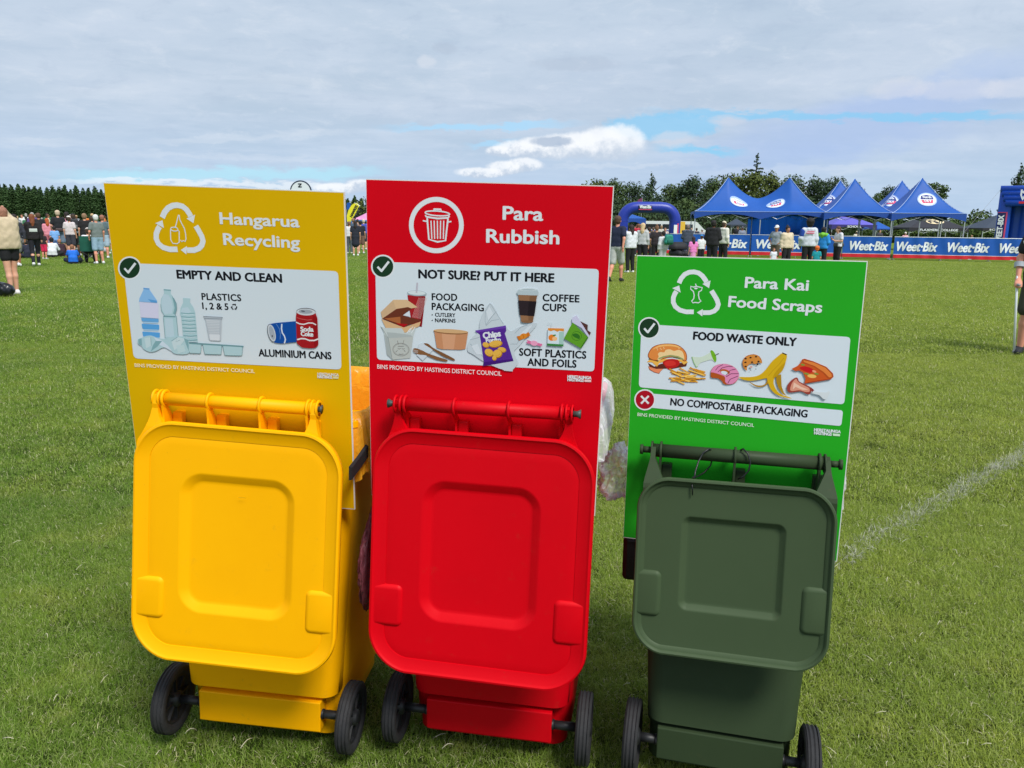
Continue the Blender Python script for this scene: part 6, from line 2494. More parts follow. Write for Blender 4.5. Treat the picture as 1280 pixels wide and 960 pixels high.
def van(name, label, x0, x1, ytop, dist, length_y=2.1, stripe=None, nose=1, cat='van'):
    a, b = D(x0, ytop, dist), D(x1, ytop, dist)
    H = a.z
    L_ = b.x - a.x
    e = empty(name, ((a.x + b.x) / 2, dist, 0))
    tag(e, label, cat)
    g = MB()
    g.smooth = False
    prof = [(-L_ / 2, .35), (-L_ / 2, H * .97), (-L_ / 2 + .15, H)]
    if nose: prof += [(L_ / 2 - 1.2, H), (L_ / 2 - .9, H * .96), (L_ / 2 - .25, H * .60), (L_ / 2, H * .52), (L_ / 2, .35)]
    else: prof += [(L_ / 2 - .15, H), (L_ / 2, H * .97), (L_ / 2, .35)]
    n = len(prof)
    g.add([(x, 0, z) for x, z in prof] + [(x, length_y, z) for x, z in prof], [list(range(n))[::-1], list(range(n, 2 * n))] + [(i, (i + 1) % n, n + (i + 1) % n, n + i) for i in range(n)])
    g.build('body', vwhite, e)
    k = max(1, int(L_ / 1.6))
    for i in range(k):
        xa = -L_ / 2 + .25 + i * (L_ - (1.4 if nose else .5)) / k
        g = MB()
        g.box((xa, -.02, H * .58), (xa + (L_ - (1.4 if nose else .5)) / k - .15, .0, H * .84), bev=.008)
        g.build('window', glass, e)
    if stripe:
        g = MB()
        g.box((-L_ / 2 + .05, -.012, H * .46), (L_ / 2 - .1, 0, H * .52))
        g.build('stripe', stripe, e)
    for x in (-L_ / 2 + .9, L_ / 2 - .9):
        g = MB()
        g.smooth = True
        g.lathe([(.02, -.11), (.34, -.11), (.36, 0), (.34, .1), (.02, .1)], 20, Matrix.Translation((x, .02, .34)) @ Matrix.Rotation(math.radians(90), 4, 'Z'))
        g.build('wheel', tyre_m, e)
    return e


van('coach', 'long white coach with dark windows behind the inflatable arch', 801, 856, 276, 78, stripe=mat('violet stripe', (90, 84, 150)), nose=0, cat='bus')
van('van', 'white van parked between the arch and the blue tents', 850, 884, 276.5, 74)
dist = 70
a, b = D(849.5, 277, dist), D(856, 290, dist)
e = empty('panel_sign', ((a.x + b.x) / 2, dist, 0))
tag(e, 'plain yellow upright panel between the arch leg and the white van', 'sign')
g = MB()
g.box((-(b.x - a.x) / 2, -.02, .4), ((b.x - a.x) / 2, .02, a.z), bev=.01)
g.build('panel', mat('ochre panel', (226, 180, 60)), e)
for s_ in (-1, 1):
    g = MB()
    g.box((s_ * .18 - .02, -.01, 0), (s_ * .18 + .02, .03, .4))
    g.build('leg', polem, e)
# ============================================================ people
V3 = lambda *a: np.array(a, float)


def joints(**kw):
    J = dict(pel=V3(0, 0, .95), wai=V3(0, .005, 1.12), che=V3(0, .0, 1.30), nek=V3(0, .015, 1.47), hed=V3(0, -.005, 1.62),
             shL=V3(-.175, .01, 1.415), elL=V3(-.225, .035, 1.14), wrL=V3(-.235, -.03, .90), haL=V3(-.232, -.055, .81),
             hiL=V3(-.09, 0, .91), knL=V3(-.10, -.02, .50), anL=V3(-.105, .03, .085), toL=V3(-.125, -.13, .03))
    for k in list(J):
        if k.endswith('L'):
            J[k[:-1] + 'R'] = J[k] * V3(-1, 1, 1)
    for k, v in kw.items(): J[k] = V3(*v)
    return J


POSES = {
    'stand': joints(),
    'stand_b': joints(knL=(-.11, -.05, .50), anL=(-.14, -.01, .085), toL=(-.18, -.16, .03), elR=(.26, .03, 1.15), wrR=(.25, -.08, .93), haR=(.23, -.12, .85)),
    'walk': joints(knL=(-.09, -.14, .52), anL=(-.09, -.16, .10), toL=(-.09, -.32, .04), knR=(.09, .05, .50), anR=(.10, .24, .14), toR=(.11, .12, .03), elL=(-.23, .10, 1.16), wrL=(-.22, .14, .93), haL=(-.22, .12, .84), elR=(.23, -.06, 1.16), wrR=(.22, -.18, .98), haR=(.21, -.23, .91)),
    'front': joints(elL=(-.24, -.01, 1.15), wrL=(-.12, -.20, 1.10), haL=(-.06, -.25, 1.12), elR=(.24, -.01, 1.15), wrR=(.12, -.20, 1.08), haR=(.05, -.24, 1.10)),
    'crossed': joints(elL=(-.23, -.06, 1.16), wrL=(-.02, -.20, 1.19), haL=(.07, -.20, 1.20), elR=(.23, -.06, 1.16), wrR=(.02, -.23, 1.15), haR=(-.07, -.24, 1.16)),
    'hips': joints(elL=(-.36, .06, 1.20), wrL=(-.20, -.04, 1.03), haL=(-.15, -.08, .99), elR=(.36, .06, 1.20), wrR=(.20, -.04, 1.03), haR=(.15, -.08, .99)),
    'phone': joints(elL=(-.24, -.02, 1.16), wrL=(-.10, -.22, 1.22), haL=(-.05, -.27, 1.27), elR=(.23, .02, 1.15), wrR=(.10, -.20, 1.15), haR=(.04, -.26, 1.2), hed=(0, -.06, 1.60), nek=(0, .0, 1.47)),
    'headup': joints(elL=(-.20, -.24, 1.44), wrL=(-.10, -.20, 1.62), haL=(-.06, -.13, 1.68), elR=(.20, -.24, 1.42), wrR=(.12, -.20, 1.60), haR=(.07, -.13, 1.66), hed=(0, -.10, 1.58), nek=(0, -.03, 1.46), knL=(-.07, -.04, .50), knR=(.07, .03, .50), anL=(-.08, -.03, .085), anR=(.08, .08, .085), toL=(-.10, -.18, .03), toR=(.10, -.08, .03)),
    'jacket_up': joints(che=(0, -.02, 1.30), nek=(0, -.06, 1.45), hed=(0, -.11, 1.56), shL=(-.16, -.03, 1.42), shR=(.16, -.03, 1.42), elL=(-.21, -.26, 1.46), wrL=(-.11, -.24, 1.62), haL=(-.06, -.18, 1.69), elR=(.21, -.24, 1.46), wrR=(.12, -.22, 1.63), haR=(.06, -.15, 1.70), knL=(-.07, -.04, .50), knR=(.07, .03, .50), anL=(-.08, -.03, .085), anR=(.08, .08, .085), toL=(-.10, -.18, .03), toR=(.10, -.08, .03)),
    'chin': joints(elR=(.22, -.10, 1.20), wrR=(.10, -.20, 1.42), haR=(.06, -.17, 1.50), elL=(-.22, -.04, 1.15), wrL=(-.05, -.21, 1.15), haL=(.03, -.22, 1.17)),
    'sit': joints(pel=(0, 0, .12), wai=(0, .02, .28), che=(0, -.03, .46), nek=(0, -.07, .62), hed=(0, -.12, .76), shL=(-.17, -.05, .57), shR=(.17, -.05, .57),
                  elL=(-.25, -.14, .36), wrL=(-.16, -.32, .26), haL=(-.10, -.38, .24), elR=(.25, -.14, .36), wrR=(.16, -.32, .26), haR=(.10, -.38, .24),
                  hiL=(-.10, -.03, .12), knL=(-.34, -.30, .20), anL=(-.08, -.44, .07), toL=(.06, -.48, .06), hiR=(.10, -.03, .12), knR=(.34, -.30, .20), anR=(.08, -.42, .07), toR=(-.08, -.50, .06)),
    'recline': joints(pel=(0, 0, .12), wai=(0, .06, .28), che=(0, .10, .46), nek=(0, .10, .63), hed=(0, .07, .77), shL=(-.17, .10, .57), shR=(.17, .10, .57),
                      elL=(-.26, .16, .34), wrL=(-.24, -.04, .24), haL=(-.22, -.12, .22), elR=(.26, .16, .34), wrR=(.24, -.04, .24), haR=(.22, -.12, .22),
                      hiL=(-.10, -.03, .12), knL=(-.20, -.38, .42), anL=(-.20, -.70, .08), toL=(-.22, -.86, .06), hiR=(.10, -.03, .12), knR=(.20, -.38, .42), anR=(.20, -.70, .08), toR=(.22, -.86, .06)),
    'chair': joints(pel=(0, 0, .48), wai=(0, .03, .64), che=(0, .03, .82), nek=(0, .03, .99), hed=(0, .0, 1.13), shL=(-.17, .03, .93), shR=(.17, .03, .93),
                    elL=(-.27, .02, .68), wrL=(-.24, -.20, .64), haL=(-.22, -.28, .64), elR=(.27, .02, .68), wrR=(.24, -.20, .64), haR=(.22, -.28, .64),
                    hiL=(-.10, -.03, .47), knL=(-.14, -.42, .50), anL=(-.14, -.44, .09), toL=(-.15, -.60, .03), hiR=(.10, -.03, .47), knR=(.14, -.42, .50), anR=(.14, -.44, .09), toR=(.15, -.60, .03)),
    # leaning on a forearm crutch held in the hand on his right (image left)
    'crutch': joints(elL=(-.255, .02, 1.13), wrL=(-.262, -.07, .885), haL=(-.262, -.15, .85), elR=(.30, .02, 1.16), wrR=(.27, -.18, 1.0), haR=(.26, -.25, .97), knL=(-.13, -.08, .50), anL=(-.14, -.03, .085), toL=(-.18, -.20, .03), knR=(.12, .06, .5), anR=(.12, .16, .085), toR=(.15, .0, .03)),
}


def limb(J, a, b, ra, rb): return (J[a], J[b], ra, rb)


def body_prims(J, fingers=False):
    P = []
    ex = V3(1, 0, 0)
    c, w, p = J['che'], J['wai'], J['pel']
    P.append((c - ex * .075, c + ex * .075, .115, .115, .72))
    P.append((J['shL'] + ex * .02, J['shR'] - ex * .02, .056, .056))
    P.append((w - ex * .05, w + ex * .05, .108, .108, .74))
    P.append((p - ex * .065, p + ex * .065, .120, .120, .82))
    for s in (-1, 1):
        P.append((c + ex * s * .06, w + ex * s * .045, .11, .105, .74))
        P.append((w + ex * s * .045, p + ex * s * .06, .105, .118, .78))
    h, n = J['hed'], J['nek']
    P.append((n - V3(0, 0, .05), h - V3(0, 0, .05), .056, .050))
    P.append((h + V3(0, .012, -.01), h + V3(0, .012, .038), .078, .086))
    P.append((h + V3(0, -.02, -.065), h + V3(0, -.01, -.02), .052, .070))
    P.append((h + V3(0, -.088, -.012), h + V3(0, -.092, -.025), .012, .014))
    for s in (-1, 1):
        P.append((h + V3(s * .082, .012, .0), h + V3(s * .084, .014, -.028), .014, .010))
    for S in 'LR':
        P.append(limb(J, 'sh' + S, 'el' + S, .050, .038))
        P.append(limb(J, 'el' + S, 'wr' + S, .040, .026))
        wr, ha = J['wr' + S], J['ha' + S]
        P.append((wr, wr + (ha - wr) * .75, .026, .030, .8))
        d = (ha - wr)
        d /= np.linalg.norm(d)
        sd = np.cross(d, V3(0, 0, 1)) if abs(d[2]) < .8 else np.cross(d, V3(1, 0, 0))
        sd /= np.linalg.norm(sd)
        pl = wr + (ha - wr) * .75
        if fingers:
            # gripping hand: four fingers curl down round the handle, thumb over the top
            for i, o in enumerate((-.027, -.009, .009, .027)):
                L_ = (.9, 1.0, .95, .8)[i]
                b0 = pl + sd * o
                b1 = b0 + d * .036 * L_ + V3(0, 0, -.006)
                b2 = b1 + d * .010 + V3(0, 0, -.028) * L_
                b3 = b2 - d * .020 * L_ + V3(0, 0, -.010)
                P += [(b0, b1, .0115, .0105), (b1, b2, .0105, .0095), (b2, b3, .0095, .008)]
            t0 = wr + (ha - wr) * .35 + sd * (-.024 if S == 'L' else .024) * 1
            P += [(t0, t0 + d * .03 + V3(0, 0, -.02), .012, .010), (t0 + d * .03 + V3(0, 0, -.02), t0 + d * .055 + V3(0, 0, -.034), .010, .008)]
        else:
            for o, L_ in ((-.022, .85), (-.007, 1.0), (.008, .95), (.022, .78)):
                b0 = pl + sd * o
                P.append((b0, b0 + d * .062 * L_, .0105, .0085))
            P.append((wr + d * .03 + sd * .02, wr + d * .062 + sd * .045, .012, .009))
        P.append(limb(J, 'hi' + S, 'kn' + S, .088, .058))
        kn, an = J['kn' + S], J['an' + S]
        m = kn + (an - kn) * .32 + V3(0, .012, 0)
        P.append((kn, m, .055, .056))
        P.append((m, an, .056, .036))
        P.append((an + V3(0, .02, -.045), J['to' + S], .034, .030))
    return P


def top_prims(J, kind):
    ex = V3(1, 0, 0)
    c, w, p = J['che'], J['wai'], J['pel']
    g = {'tee': .020, 'long': .018, 'hoodie': .036, 'jacket': .045, 'singlet': .016, 'dress': .022}[kind]
    P = [(c - ex * .075, c + ex * .075, .115 + g, .115 + g, .75), (J['shL'] + ex * .03, J['shR'] - ex * .03, .056 + g * .8, .056 + g * .8),
         (w - ex * .055, w + ex * .055, .110 + g * 1.2, .110 + g * 1.2, .78), (p - ex * .065 + V3(0, 0, .02), p + ex * .065 + V3(0, 0, .02), .122 + g, .122 + g, .84)]
    for s in (-1, 1):
        P.append((c + ex * s * .06, w + ex * s * .05, .11 + g, .107 + g * 1.2, .77))
        P.append((w + ex * s * .05, p + ex * s * .06 + V3(0, 0, .02), .107 + g * 1.2, .120 + g, .8))
    if kind in ('hoodie', 'jacket'):
        n = J['nek']
        P.append((n + V3(-.05, .05, -.02), n + V3(.05, .05, -.02), .055, .055))
    for S in 'LR':
        sh, el, wr = J['sh' + S], J['el' + S], J['wr' + S]
        if kind in ('long', 'hoodie', 'jacket'):
            P.append((sh, el, .052 + g * .8, .042 + g * .8))
            P.append((el, el + (wr - el) * .93, .044 + g * .8, .032 + g * .6))
        elif kind in ('tee', 'dress'):
            P.append((sh, sh + (el - sh) * .62, .054 + g * .9, .052 + g))
    if kind == 'dress':
        k = (J['knL'] + J['knR']) / 2
        P.append((p, p + (k - p) * .72, .15, .20, .85))
    return P


def bot_prims(J, kind):
    ex = V3(1, 0, 0)
    p = J['pel']
    g = .022 if kind in ('shorts', 'trousers') else .012
    P = [(p - ex * .065, p + ex * .065, .121 + g, .121 + g, .85), (p - ex * .05 + V3(0, 0, .08), p + ex * .05 + V3(0, 0, .08), .112 + g * .5, .112 + g * .5, .8)]
    for S in 'LR':
        hi, kn, an = J['hi' + S], J['kn' + S], J['an' + S]
        if kind in ('shorts', 'minishorts'):
            f = .88 if kind == 'shorts' else .42
            P.append((hi, hi + (kn - hi) * f, .090 + g, .072 + g * 1.4 if kind == 'shorts' else .085 + g))
        elif kind in ('trousers', 'leggings'):
            P.append((hi, kn, .089 + g, .060 + g))
            P.append((kn, an + (kn - an) * .04, .059 + g, .040 + g * 1.1))
        elif kind == 'skirt':
            P.append((p, (J['knL'] + J['knR']) / 2 + V3(0, 0, .05), .14, .18, .85))
    return P


def shoe_prims(J):
    P = []
    for S in 'LR':
        an, to = J['an' + S], J['to' + S]
        P.append((an + V3(0, .03, -.035), to + V3(0, 0, .008), .046, .038))
        P.append((an + V3(0, .01, -.01), an + V3(0, .02, -.04), .044, .046))
    return P


def hair_prims(J, kind):
    h = J['hed']
    P = [(h + V3(0, .022, -.005), h + V3(0, .018, .045), .088, .097)]
    cuts = [(h + V3(0, -.045, .02), (0, -1, -.55))]
    if kind == 'long':
        P += [(h + V3(0, .055, .0), h + V3(0, .085, -.16), .085, .075, .7), (h + V3(0, .085, -.16), h + V3(0, .09, -.30), .075, .05, .6)]
    if kind == 'pony':
        P += [(h + V3(0, .10, .05), h + V3(0, .16, .0), .035, .04), (h + V3(0, .16, .0), h + V3(0, .15, -.18), .04, .02)]
    if kind == 'bun': P += [(h + V3(0, .06, .13), h + V3(0, .07, .15), .05, .045)]
    if kind == 'curly': P = [(h + V3(0, .03, .0), h + V3(0, .03, .07), .115, .135)]
    if kind == 'cap':
        P = [(h + V3(0, .012, .03), h + V3(0, .012, .05), .093, .090)]
        cuts = [(h + V3(0, 0, .015), (0, 0, -1))]
    if kind == 'hood': P = [(h + V3(0, .03, -.06), h + V3(0, .02, .04), .10, .108)]
    return P, cuts


PM = {}


def pmesh(pose, part, kind, res):
    k = (pose, part, kind, res)
    if k in PM: return PM[k]
    J = POSES[pose]
    if part == 'body': me = sdf_mesh('body', body_prims(J, kind == 'fingers'), res * .82, k=.022)
    elif part == 'top':
        cuts = []
        if pose in ('stand', 'stand_b', 'walk', 'front', 'crossed', 'hips', 'phone', 'headup', 'jacket_up', 'chin', 'crutch') and kind != 'dress':
            cuts = [((0, 0, J['pel'][2] - (.02 if kind in ('tee', 'long', 'singlet') else .05)), (0, 0, -1))]
        me = sdf_mesh('top', top_prims(J, kind), res, k=.035, cuts=cuts, warp=.0035 if kind in ('hoodie', 'jacket') else .002)
    elif part == 'bottom': me = sdf_mesh('bottom', bot_prims(J, kind), res, k=.02, warp=.0015)
    elif part == 'shoes': me = sdf_mesh('shoes', shoe_prims(J), res * .9, k=.02, cuts=[((0, 0, 0.002), (0, 0, -1))])
    elif part == 'hair':
        P, c = hair_prims(J, kind)
        me = sdf_mesh('hair', P, res * .8, k=.02, cuts=c, warp=.004 if kind in ('curly', 'long') else .001)
    PM[k] = me
    return me


SKIN = {'fair': (214, 160, 132), 'tan': (176, 122, 92), 'brown': (124, 80, 58), 'pink': (220, 150, 124)}


def person(label, px, d=None, fy=None, hy=None, pose='stand', yaw=180, hair=('short', (60, 42, 30)), top=('tee', (40, 40, 44)), bot=('shorts', (60, 60, 66)), shoe=(210, 210, 210), skin='fair', stature=None, group='people at the event', res=.024, extra=None, body='hands', glyph=None):
    """stand someone on the grass at that photo column, feet row or distance; height from the head row"""
    if fy is not None:
        g = G(px, fy)
    else:
        g = D(px, 300, d)
    g = Vector((g.x, g.y, 0))
    J = POSES[pose]
    topz = J['hed'][2] + .125
    if hy is not None:
        sc = D(px, hy, g.y).z / topz
    else:
        sc = (stature or 1.7) / 1.745
    e = empty('person', g, math.radians(yaw))
    # yaw 0 looks towards the camera, whatever the column
    e.rotation_euler = (0, 0, math.radians(yaw) - math.atan2(g.x, g.y) * 1.0)
    e.scale = (sc * .98, sc * .98, sc)
    tag(e, label, 'person', group)
    sk = mat('skin ' + skin, SKIN[skin], rough=.55, var=.04)
    link('body', pmesh(pose, 'body', body, res), e, [sk])
    link('bottom', pmesh(pose, 'bottom', bot[0], res), e, [mat('cloth %s' % (bot[1],), bot[1], rough=.85, var=.12, vscale=9)])
    link('top', pmesh(pose, 'top', top[0], res), e, [mat('cloth %s' % (top[1],), top[1], rough=.85, var=.12, vscale=9)])
    if shoe: link('shoes', pmesh(pose, 'shoes', '', res), e, [mat('shoe %s' % (shoe,), shoe, rough=.7)])
    if hair: link('hat' if hair[0] in ('cap',) else 'hair', pmesh(pose, 'hair', hair[0], res), e, [mat('hair %s' % (hair[1],), hair[1], rough=.75, var=.2, vscale=30)])
    h = J['hed']
    if hair and hair[0] == 'cap':
        b = MB()
        b.smooth = True
        n = 10
        pts = [(.075 * math.cos(math.pi * i / n), h[1] - .07 - .075 * math.sin(math.pi * i / n), h[2] + .03 - .012 * math.sin(math.pi * i / n)) for i in range(n + 1)]
        b.add(pts + [(x, y, z + .008) for x, y, z in pts], [list(range(n + 1)), list(range(2 * n + 1, n, -1))] + [(i, i + 1, n + 2 + i, n + 1 + i) for i in range(n)])
        b.build('hat_brim', mat('hair %s' % (hair[1],), hair[1], rough=.75, var=.2, vscale=30), e)
        link('hair', pmesh(pose, 'hair', 'short', res), e, [mat('hair (70, 52, 38)', (70, 52, 38), rough=.75)]).scale = (.96, .97, .992)
    if abs(((yaw + 180) % 360) - 180) < 100:
        # face: eyes, brows and mouth on the side turned to us
        b = MB()
        for s in (-1, 1):
            b.add([(h[0] + s * .030 + x, h[1] - .0785 - .004, h[2] + .012 + z) for x, z in ((-.013, 0), (0, -.006), (.013, 0), (0, .006))], [(0, 1, 2, 3)])
        b.build('eyes', mat('eye', (34, 26, 22)), e)
        b = MB()
        b.add([(h[0] + x, h[1] - .080, h[2] - .060 + z) for x, z in ((-.022, 0), (0, -.006), (.022, 0), (0, .005))], [(0, 1, 2, 3)])
        b.build('mouth', mat('lips', (150, 70, 66)), e)
    if extra: extra(e, J)
    return e


def local_box(e, name, lo, hi, m, bev=.01):
    b = MB()
    b.smooth = True
    b.box(lo, hi, bev=bev)
    return b.build(name, m, e)


def print_back(body, w, cap, z, col=(220, 222, 220), block=None):
    def f(e, J):
        y = J['che'][1] + .15
        if block:
            local_box(e, 'back_print', (-block[0] / 2, y - .02, z - block[1] / 2), (block[0] / 2, y - .001, z + block[1] / 2), mat('print %s' % (col,), col), .004)
        if body:
            text_on('back_lettering', e, body, lambda x, zz, l: (-x, y + l * .5, zz), w, cap, mat('print %s' % (col,), col), -w / 2, z, .06)
    return f


NV, BK, GY, WH, CR = (26, 32, 48), (22, 22, 26), (120, 124, 128), (214, 216, 218), (206, 192, 160)
# ---- left of the yellow sign
person('woman in tan jacket and black shorts with both hands at her bent head, left edge', 17.5, fy=369, stature=1.74, pose='jacket_up', yaw=206, hair=('short', (150, 104, 84)), top=('jacket', (196, 178, 148)), bot=('minishorts', (20, 20, 24)), shoe=(224, 220, 218), skin='fair', res=.015)
person('man in dark top and grey shorts behind the woman in the tan jacket', 24, fy=334, hy=268, pose='walk', yaw=200, hair=('short', (40, 30, 26)), top=('long', (44, 46, 56)), bot=('shorts', (140, 140, 144)), shoe=(228, 228, 228), skin='tan')
person('auburn haired woman in black hoodie with a pale print, walking away', 46, fy=333, hy=268, pose='walk', yaw=184, hair=('long', (122, 66, 36)), top=('hoodie', (28, 24, 26)), bot=('leggings', (22, 24, 34)), shoe=(224, 224, 224), extra=print_back(None, 0, 0, 1.22, (198, 206, 200), (.24, .11)), res=.018)
person('person in light blue jeans at the left edge behind the tan jacket', 2, fy=327, hy=270, pose='stand', yaw=170, hair=('short', (60, 44, 34)), top=('tee', (40, 70, 150)), bot=('trousers', (130, 160, 190)))
person('child in bright pink shorts right of the woman in the black hoodie', 56.5, fy=324, hy=290, pose='stand', yaw=150, hair=('pony', (70, 44, 34)), top=('tee', (40, 30, 36)), bot=('shorts', (216, 36, 84)), skin='pink')
person('red haired girl in pink striped top', 61, d=33, hy=273, pose='stand', yaw=190, hair=('long', (176, 84, 40)), top=('long', (220, 140, 156)), bot=('leggings', (206, 120, 136)))
person('fair haired man in black tee and blue grey shorts carrying a waist bag', 77, fy=319, hy=263, pose='stand_b', yaw=182, hair=('short', (196, 176, 150)), top=('tee', (24, 26, 32)), bot=('shorts', (120, 140, 164)), shoe=(60, 60, 60), extra=lambda e, J: local_box(e, 'waist_bag', (-.14, .12, .92), (.14, .22, 1.06), mat('brown bag', (70, 54, 54)), .03))
person('child in pale blue tee left of the man in the black tee', 69, d=31, hy=283, pose='stand', yaw=180, hair=('short', (30, 24, 24)), top=('tee', (120, 170, 226)), bot=('shorts', (80, 110, 160)))
person('seated child in white top with dark hair on the grass', 66, fy=322, hy=297, pose='sit', yaw=170, hair=('short', (24, 20, 22)), top=('long', (222, 224, 230)), bot=('trousers', (30, 28, 34)), shoe=(40, 40, 40))
person('seated person in maroon jumper with fair hair', 77, fy=321, hy=299, pose='sit', yaw=200, hair=('short', (166, 120, 92)), top=('hoodie', (56, 32, 44)), bot=('trousers', (40, 28, 36)), shoe=(50, 50, 50), stature=1.7)
person('seated person in dark navy on the grass between the two walking adults', 36, fy=323, hy=300, pose='sit', yaw=210, hair=('short', (40, 34, 30)), top=('hoodie', (34, 38, 56)), bot=('trousers', (30, 34, 50)), shoe=(190, 150, 120))
person('child in royal blue shirt right of the man in the black tee', 85, fy=314, hy=278, pose='stand', yaw=175, hair=('short', (80, 56, 40)), top=('tee', (24, 84, 190)), bot=('shorts', (24, 84, 190)), skin='pink')
person('man in white tee, black cap and long black shorts wearing a backpack', 96, fy=320, hy=267, pose='stand_b', yaw=188, hair=('cap', (24, 24, 28)), top=('tee', (224, 228, 236)), bot=('shorts', (24, 22, 26)), shoe=(220, 220, 220), skin='tan')
person('woman in white sun hat left of the man with the backpack', 88.5, d=31, hy=270, pose='stand', yaw=160, hair=('cap', (232, 226, 220)), top=('tee', (210, 200, 200)), bot=('shorts', (60, 60, 70)))
person('boy in bright blue tee sitting cross legged on the grass', 92, fy=330, hy=306, pose='sit', yaw=180, hair=('short', (150, 104, 76)), top=('tee', (28, 108, 214)), bot=('shorts', (26, 30, 50)), shoe=(200, 160, 140), skin='pink')
person('light brown haired person in black behind the green camp chair', 110, fy=322, hy=267, pose='stand', yaw=180, hair=('short', (140, 110, 84)), top=('tee', (26, 24, 28)), bot=('trousers', (30, 30, 36)))
person('person in dark cap and black top right of the light brown haired one', 117, d=33, hy=270, pose='stand', yaw=170, hair=('cap', (40, 36, 40)), top=('long', (44, 40, 46)), bot=('trousers', (34, 34, 40)))
person('white haired man in grey tee with a cross strap and light jean shorts', 124.5, fy=330, hy=268.5, pose='stand_b', yaw=200, hair=('short', (214, 214, 212)), top=('tee', (112, 122, 120)), bot=('shorts', (150, 178, 200)), shoe=(220, 220, 220), skin='pink')
person('man in blue grey tee half hidden by the yellow sign edge', 132, fy=323, hy=269, pose='stand', yaw=170, hair=('short', (150, 100, 80)), top=('tee', (84, 104, 112)), bot=('shorts', (170, 190, 210)), skin='pink')
person('person in a white top and hat sitting in the green camp chair', 113.4, fy=329, stature=1.62, pose='chair', yaw=178, hair=('cap', (206, 196, 190)), top=('tee', (226, 228, 232)), bot=('trousers', (30, 30, 36)), shoe=(40, 40, 40))

# green folding camp chair (its sitter faces away)
g0 = G(113.4, 329)
e = empty('camp_chair', (g0.x, g0.y, 0), math.radians(178) - math.atan2(g0.x, g0.y))
tag(e, 'green folding camp chair with crossed thin legs seen from behind', 'chair')
cg = mat('green canvas', (24, 92, 76), rough=.8, var=.1)
cf = mat('dark chair frame', (40, 42, 44), rough=.5)
P = np.zeros((9, 9, 3))
for i in range(9):
    for j in range(9):
        x, z = -.27 + .54 * i / 8, .40 + .50 * j / 8
        P[i, j] = (x, .20 + .05 * math.cos(x * 5) - .02 + .12 * (z - .4), z)
link('backrest', grid_mesh('backrest', P, cg), e)
P = P.copy()
for i in range(9):
    for j in range(9):
        x, y = -.27 + .54 * i / 8, -.25 + .45 * j / 8
        P[i, j] = (x, y, .43 - .03 * math.cos(x * 5) + .0)
link('seat', grid_mesh('seat', P, cg), e)
for (a, b) in (((-.3, .24, 0), (-.29, .28, .92)), ((.3, .24, 0), (.29, .28, .92)), ((-.3, -.27, 0), (-.29, -.27, .64)), ((.3, -.27, 0), (.29, -.27, .64))):
    g = MB()
    g.tube([a, b], .011, 6)
    g.build('leg', cf, e)
for (a, b) in (((-.3, .24, .02), (.3, .24, .44)), ((.3, .24, .02), (-.3, .24, .44)), ((-.3, -.27, .02), (.3, -.27, .44)), ((.3, -.27, .02), (-.3, -.27, .44)), ((-.3, .24, .02), (-.3, -.27, .44)), ((.3, .24, .02), (.3, -.27, .44))):
    g = MB()
    g.tube([a, b], .009, 6)
    g.build('cross_brace', cf, e)
for s in (-1, 1):
    g = MB()
    g.tube([(s * .30, .26, .64), (s * .31, -.28, .65)], .02, 6)
    g.build('armrest', cg, e)

# worn packs and bags set down
def pack(label, px, d, zc, col, w=.30, h=.44, dep=.17, yaw=0, col2=None, dy=-.22, name='backpack', cat='backpack'):
    p = D(px, 300, d)
    q = D(px, 300, d + dy)
    me = sdf_mesh(name, [(V3(sx * (w / 2 - .08), 0, zc - h / 2 + .08), V3(sx * (w / 2 - .09), 0, zc + h / 2 - .10), .085, .075, min(1, dep / .17)) for sx in (-1, 0, 1)], .02, k=.05, warp=.003)
    me.materials.append(mat('pack %s' % (col,), col, rough=.7, var=.2, vscale=12))
    e = empty(name, (q.x, q.y, 0), yaw - math.atan2(q.x, q.y))
    tag(e, label, cat)
    link('bag_body', me, e)
    g = MB()
    g.smooth = True
    g.box((-w * .33, -dep * .62, zc - h * .36), (w * .33, -dep * .40, zc - h * .02), bev=.02)
    g.build('front_pocket', mat('pack %s' % (col2 or col,), col2 or tuple(int(c * .8) for c in col), rough=.7), e)
    g = MB()
    g.tube([(-.05, 0, zc + h / 2 - .03), (0, 0, zc + h / 2 + .03), (.05, 0, zc + h / 2 - .03)], .01, 6)
    g.build('grab_loop', cf, e)
    return e


gp_ = G(96, 320)
pack('black and grey backpack on the man in the white tee', 94.5, gp_.y, 1.22, (40, 42, 46), col2=(110, 112, 112), w=.34, h=.5)
gb_ = G(3, 371)
me = sdf_mesh('bag_body', [(V3(-.22, 0, .12), V3(.12, 0, .13), .13, .12), (V3(-.1, .02, .2), V3(.05, 0, .18), .09, .09)], .015, k=.06, warp=.008)
me.materials.append(mat('black bag plastic', (22, 26, 34), rough=.3, var=.2))
e = empty('duffel_bag', (gb_.x, gb_.y, 0))
tag(e, 'black duffel bag on the grass at the left edge', 'bag')
link('bag_body', me, e)
g = MB()
g.smooth = True
g.tube([(-.15, -.08, .22), (-.1, -.12, .30), (.0, -.12, .31), (.06, -.08, .23)], .012, 8)
g.build('strap', cf, e)

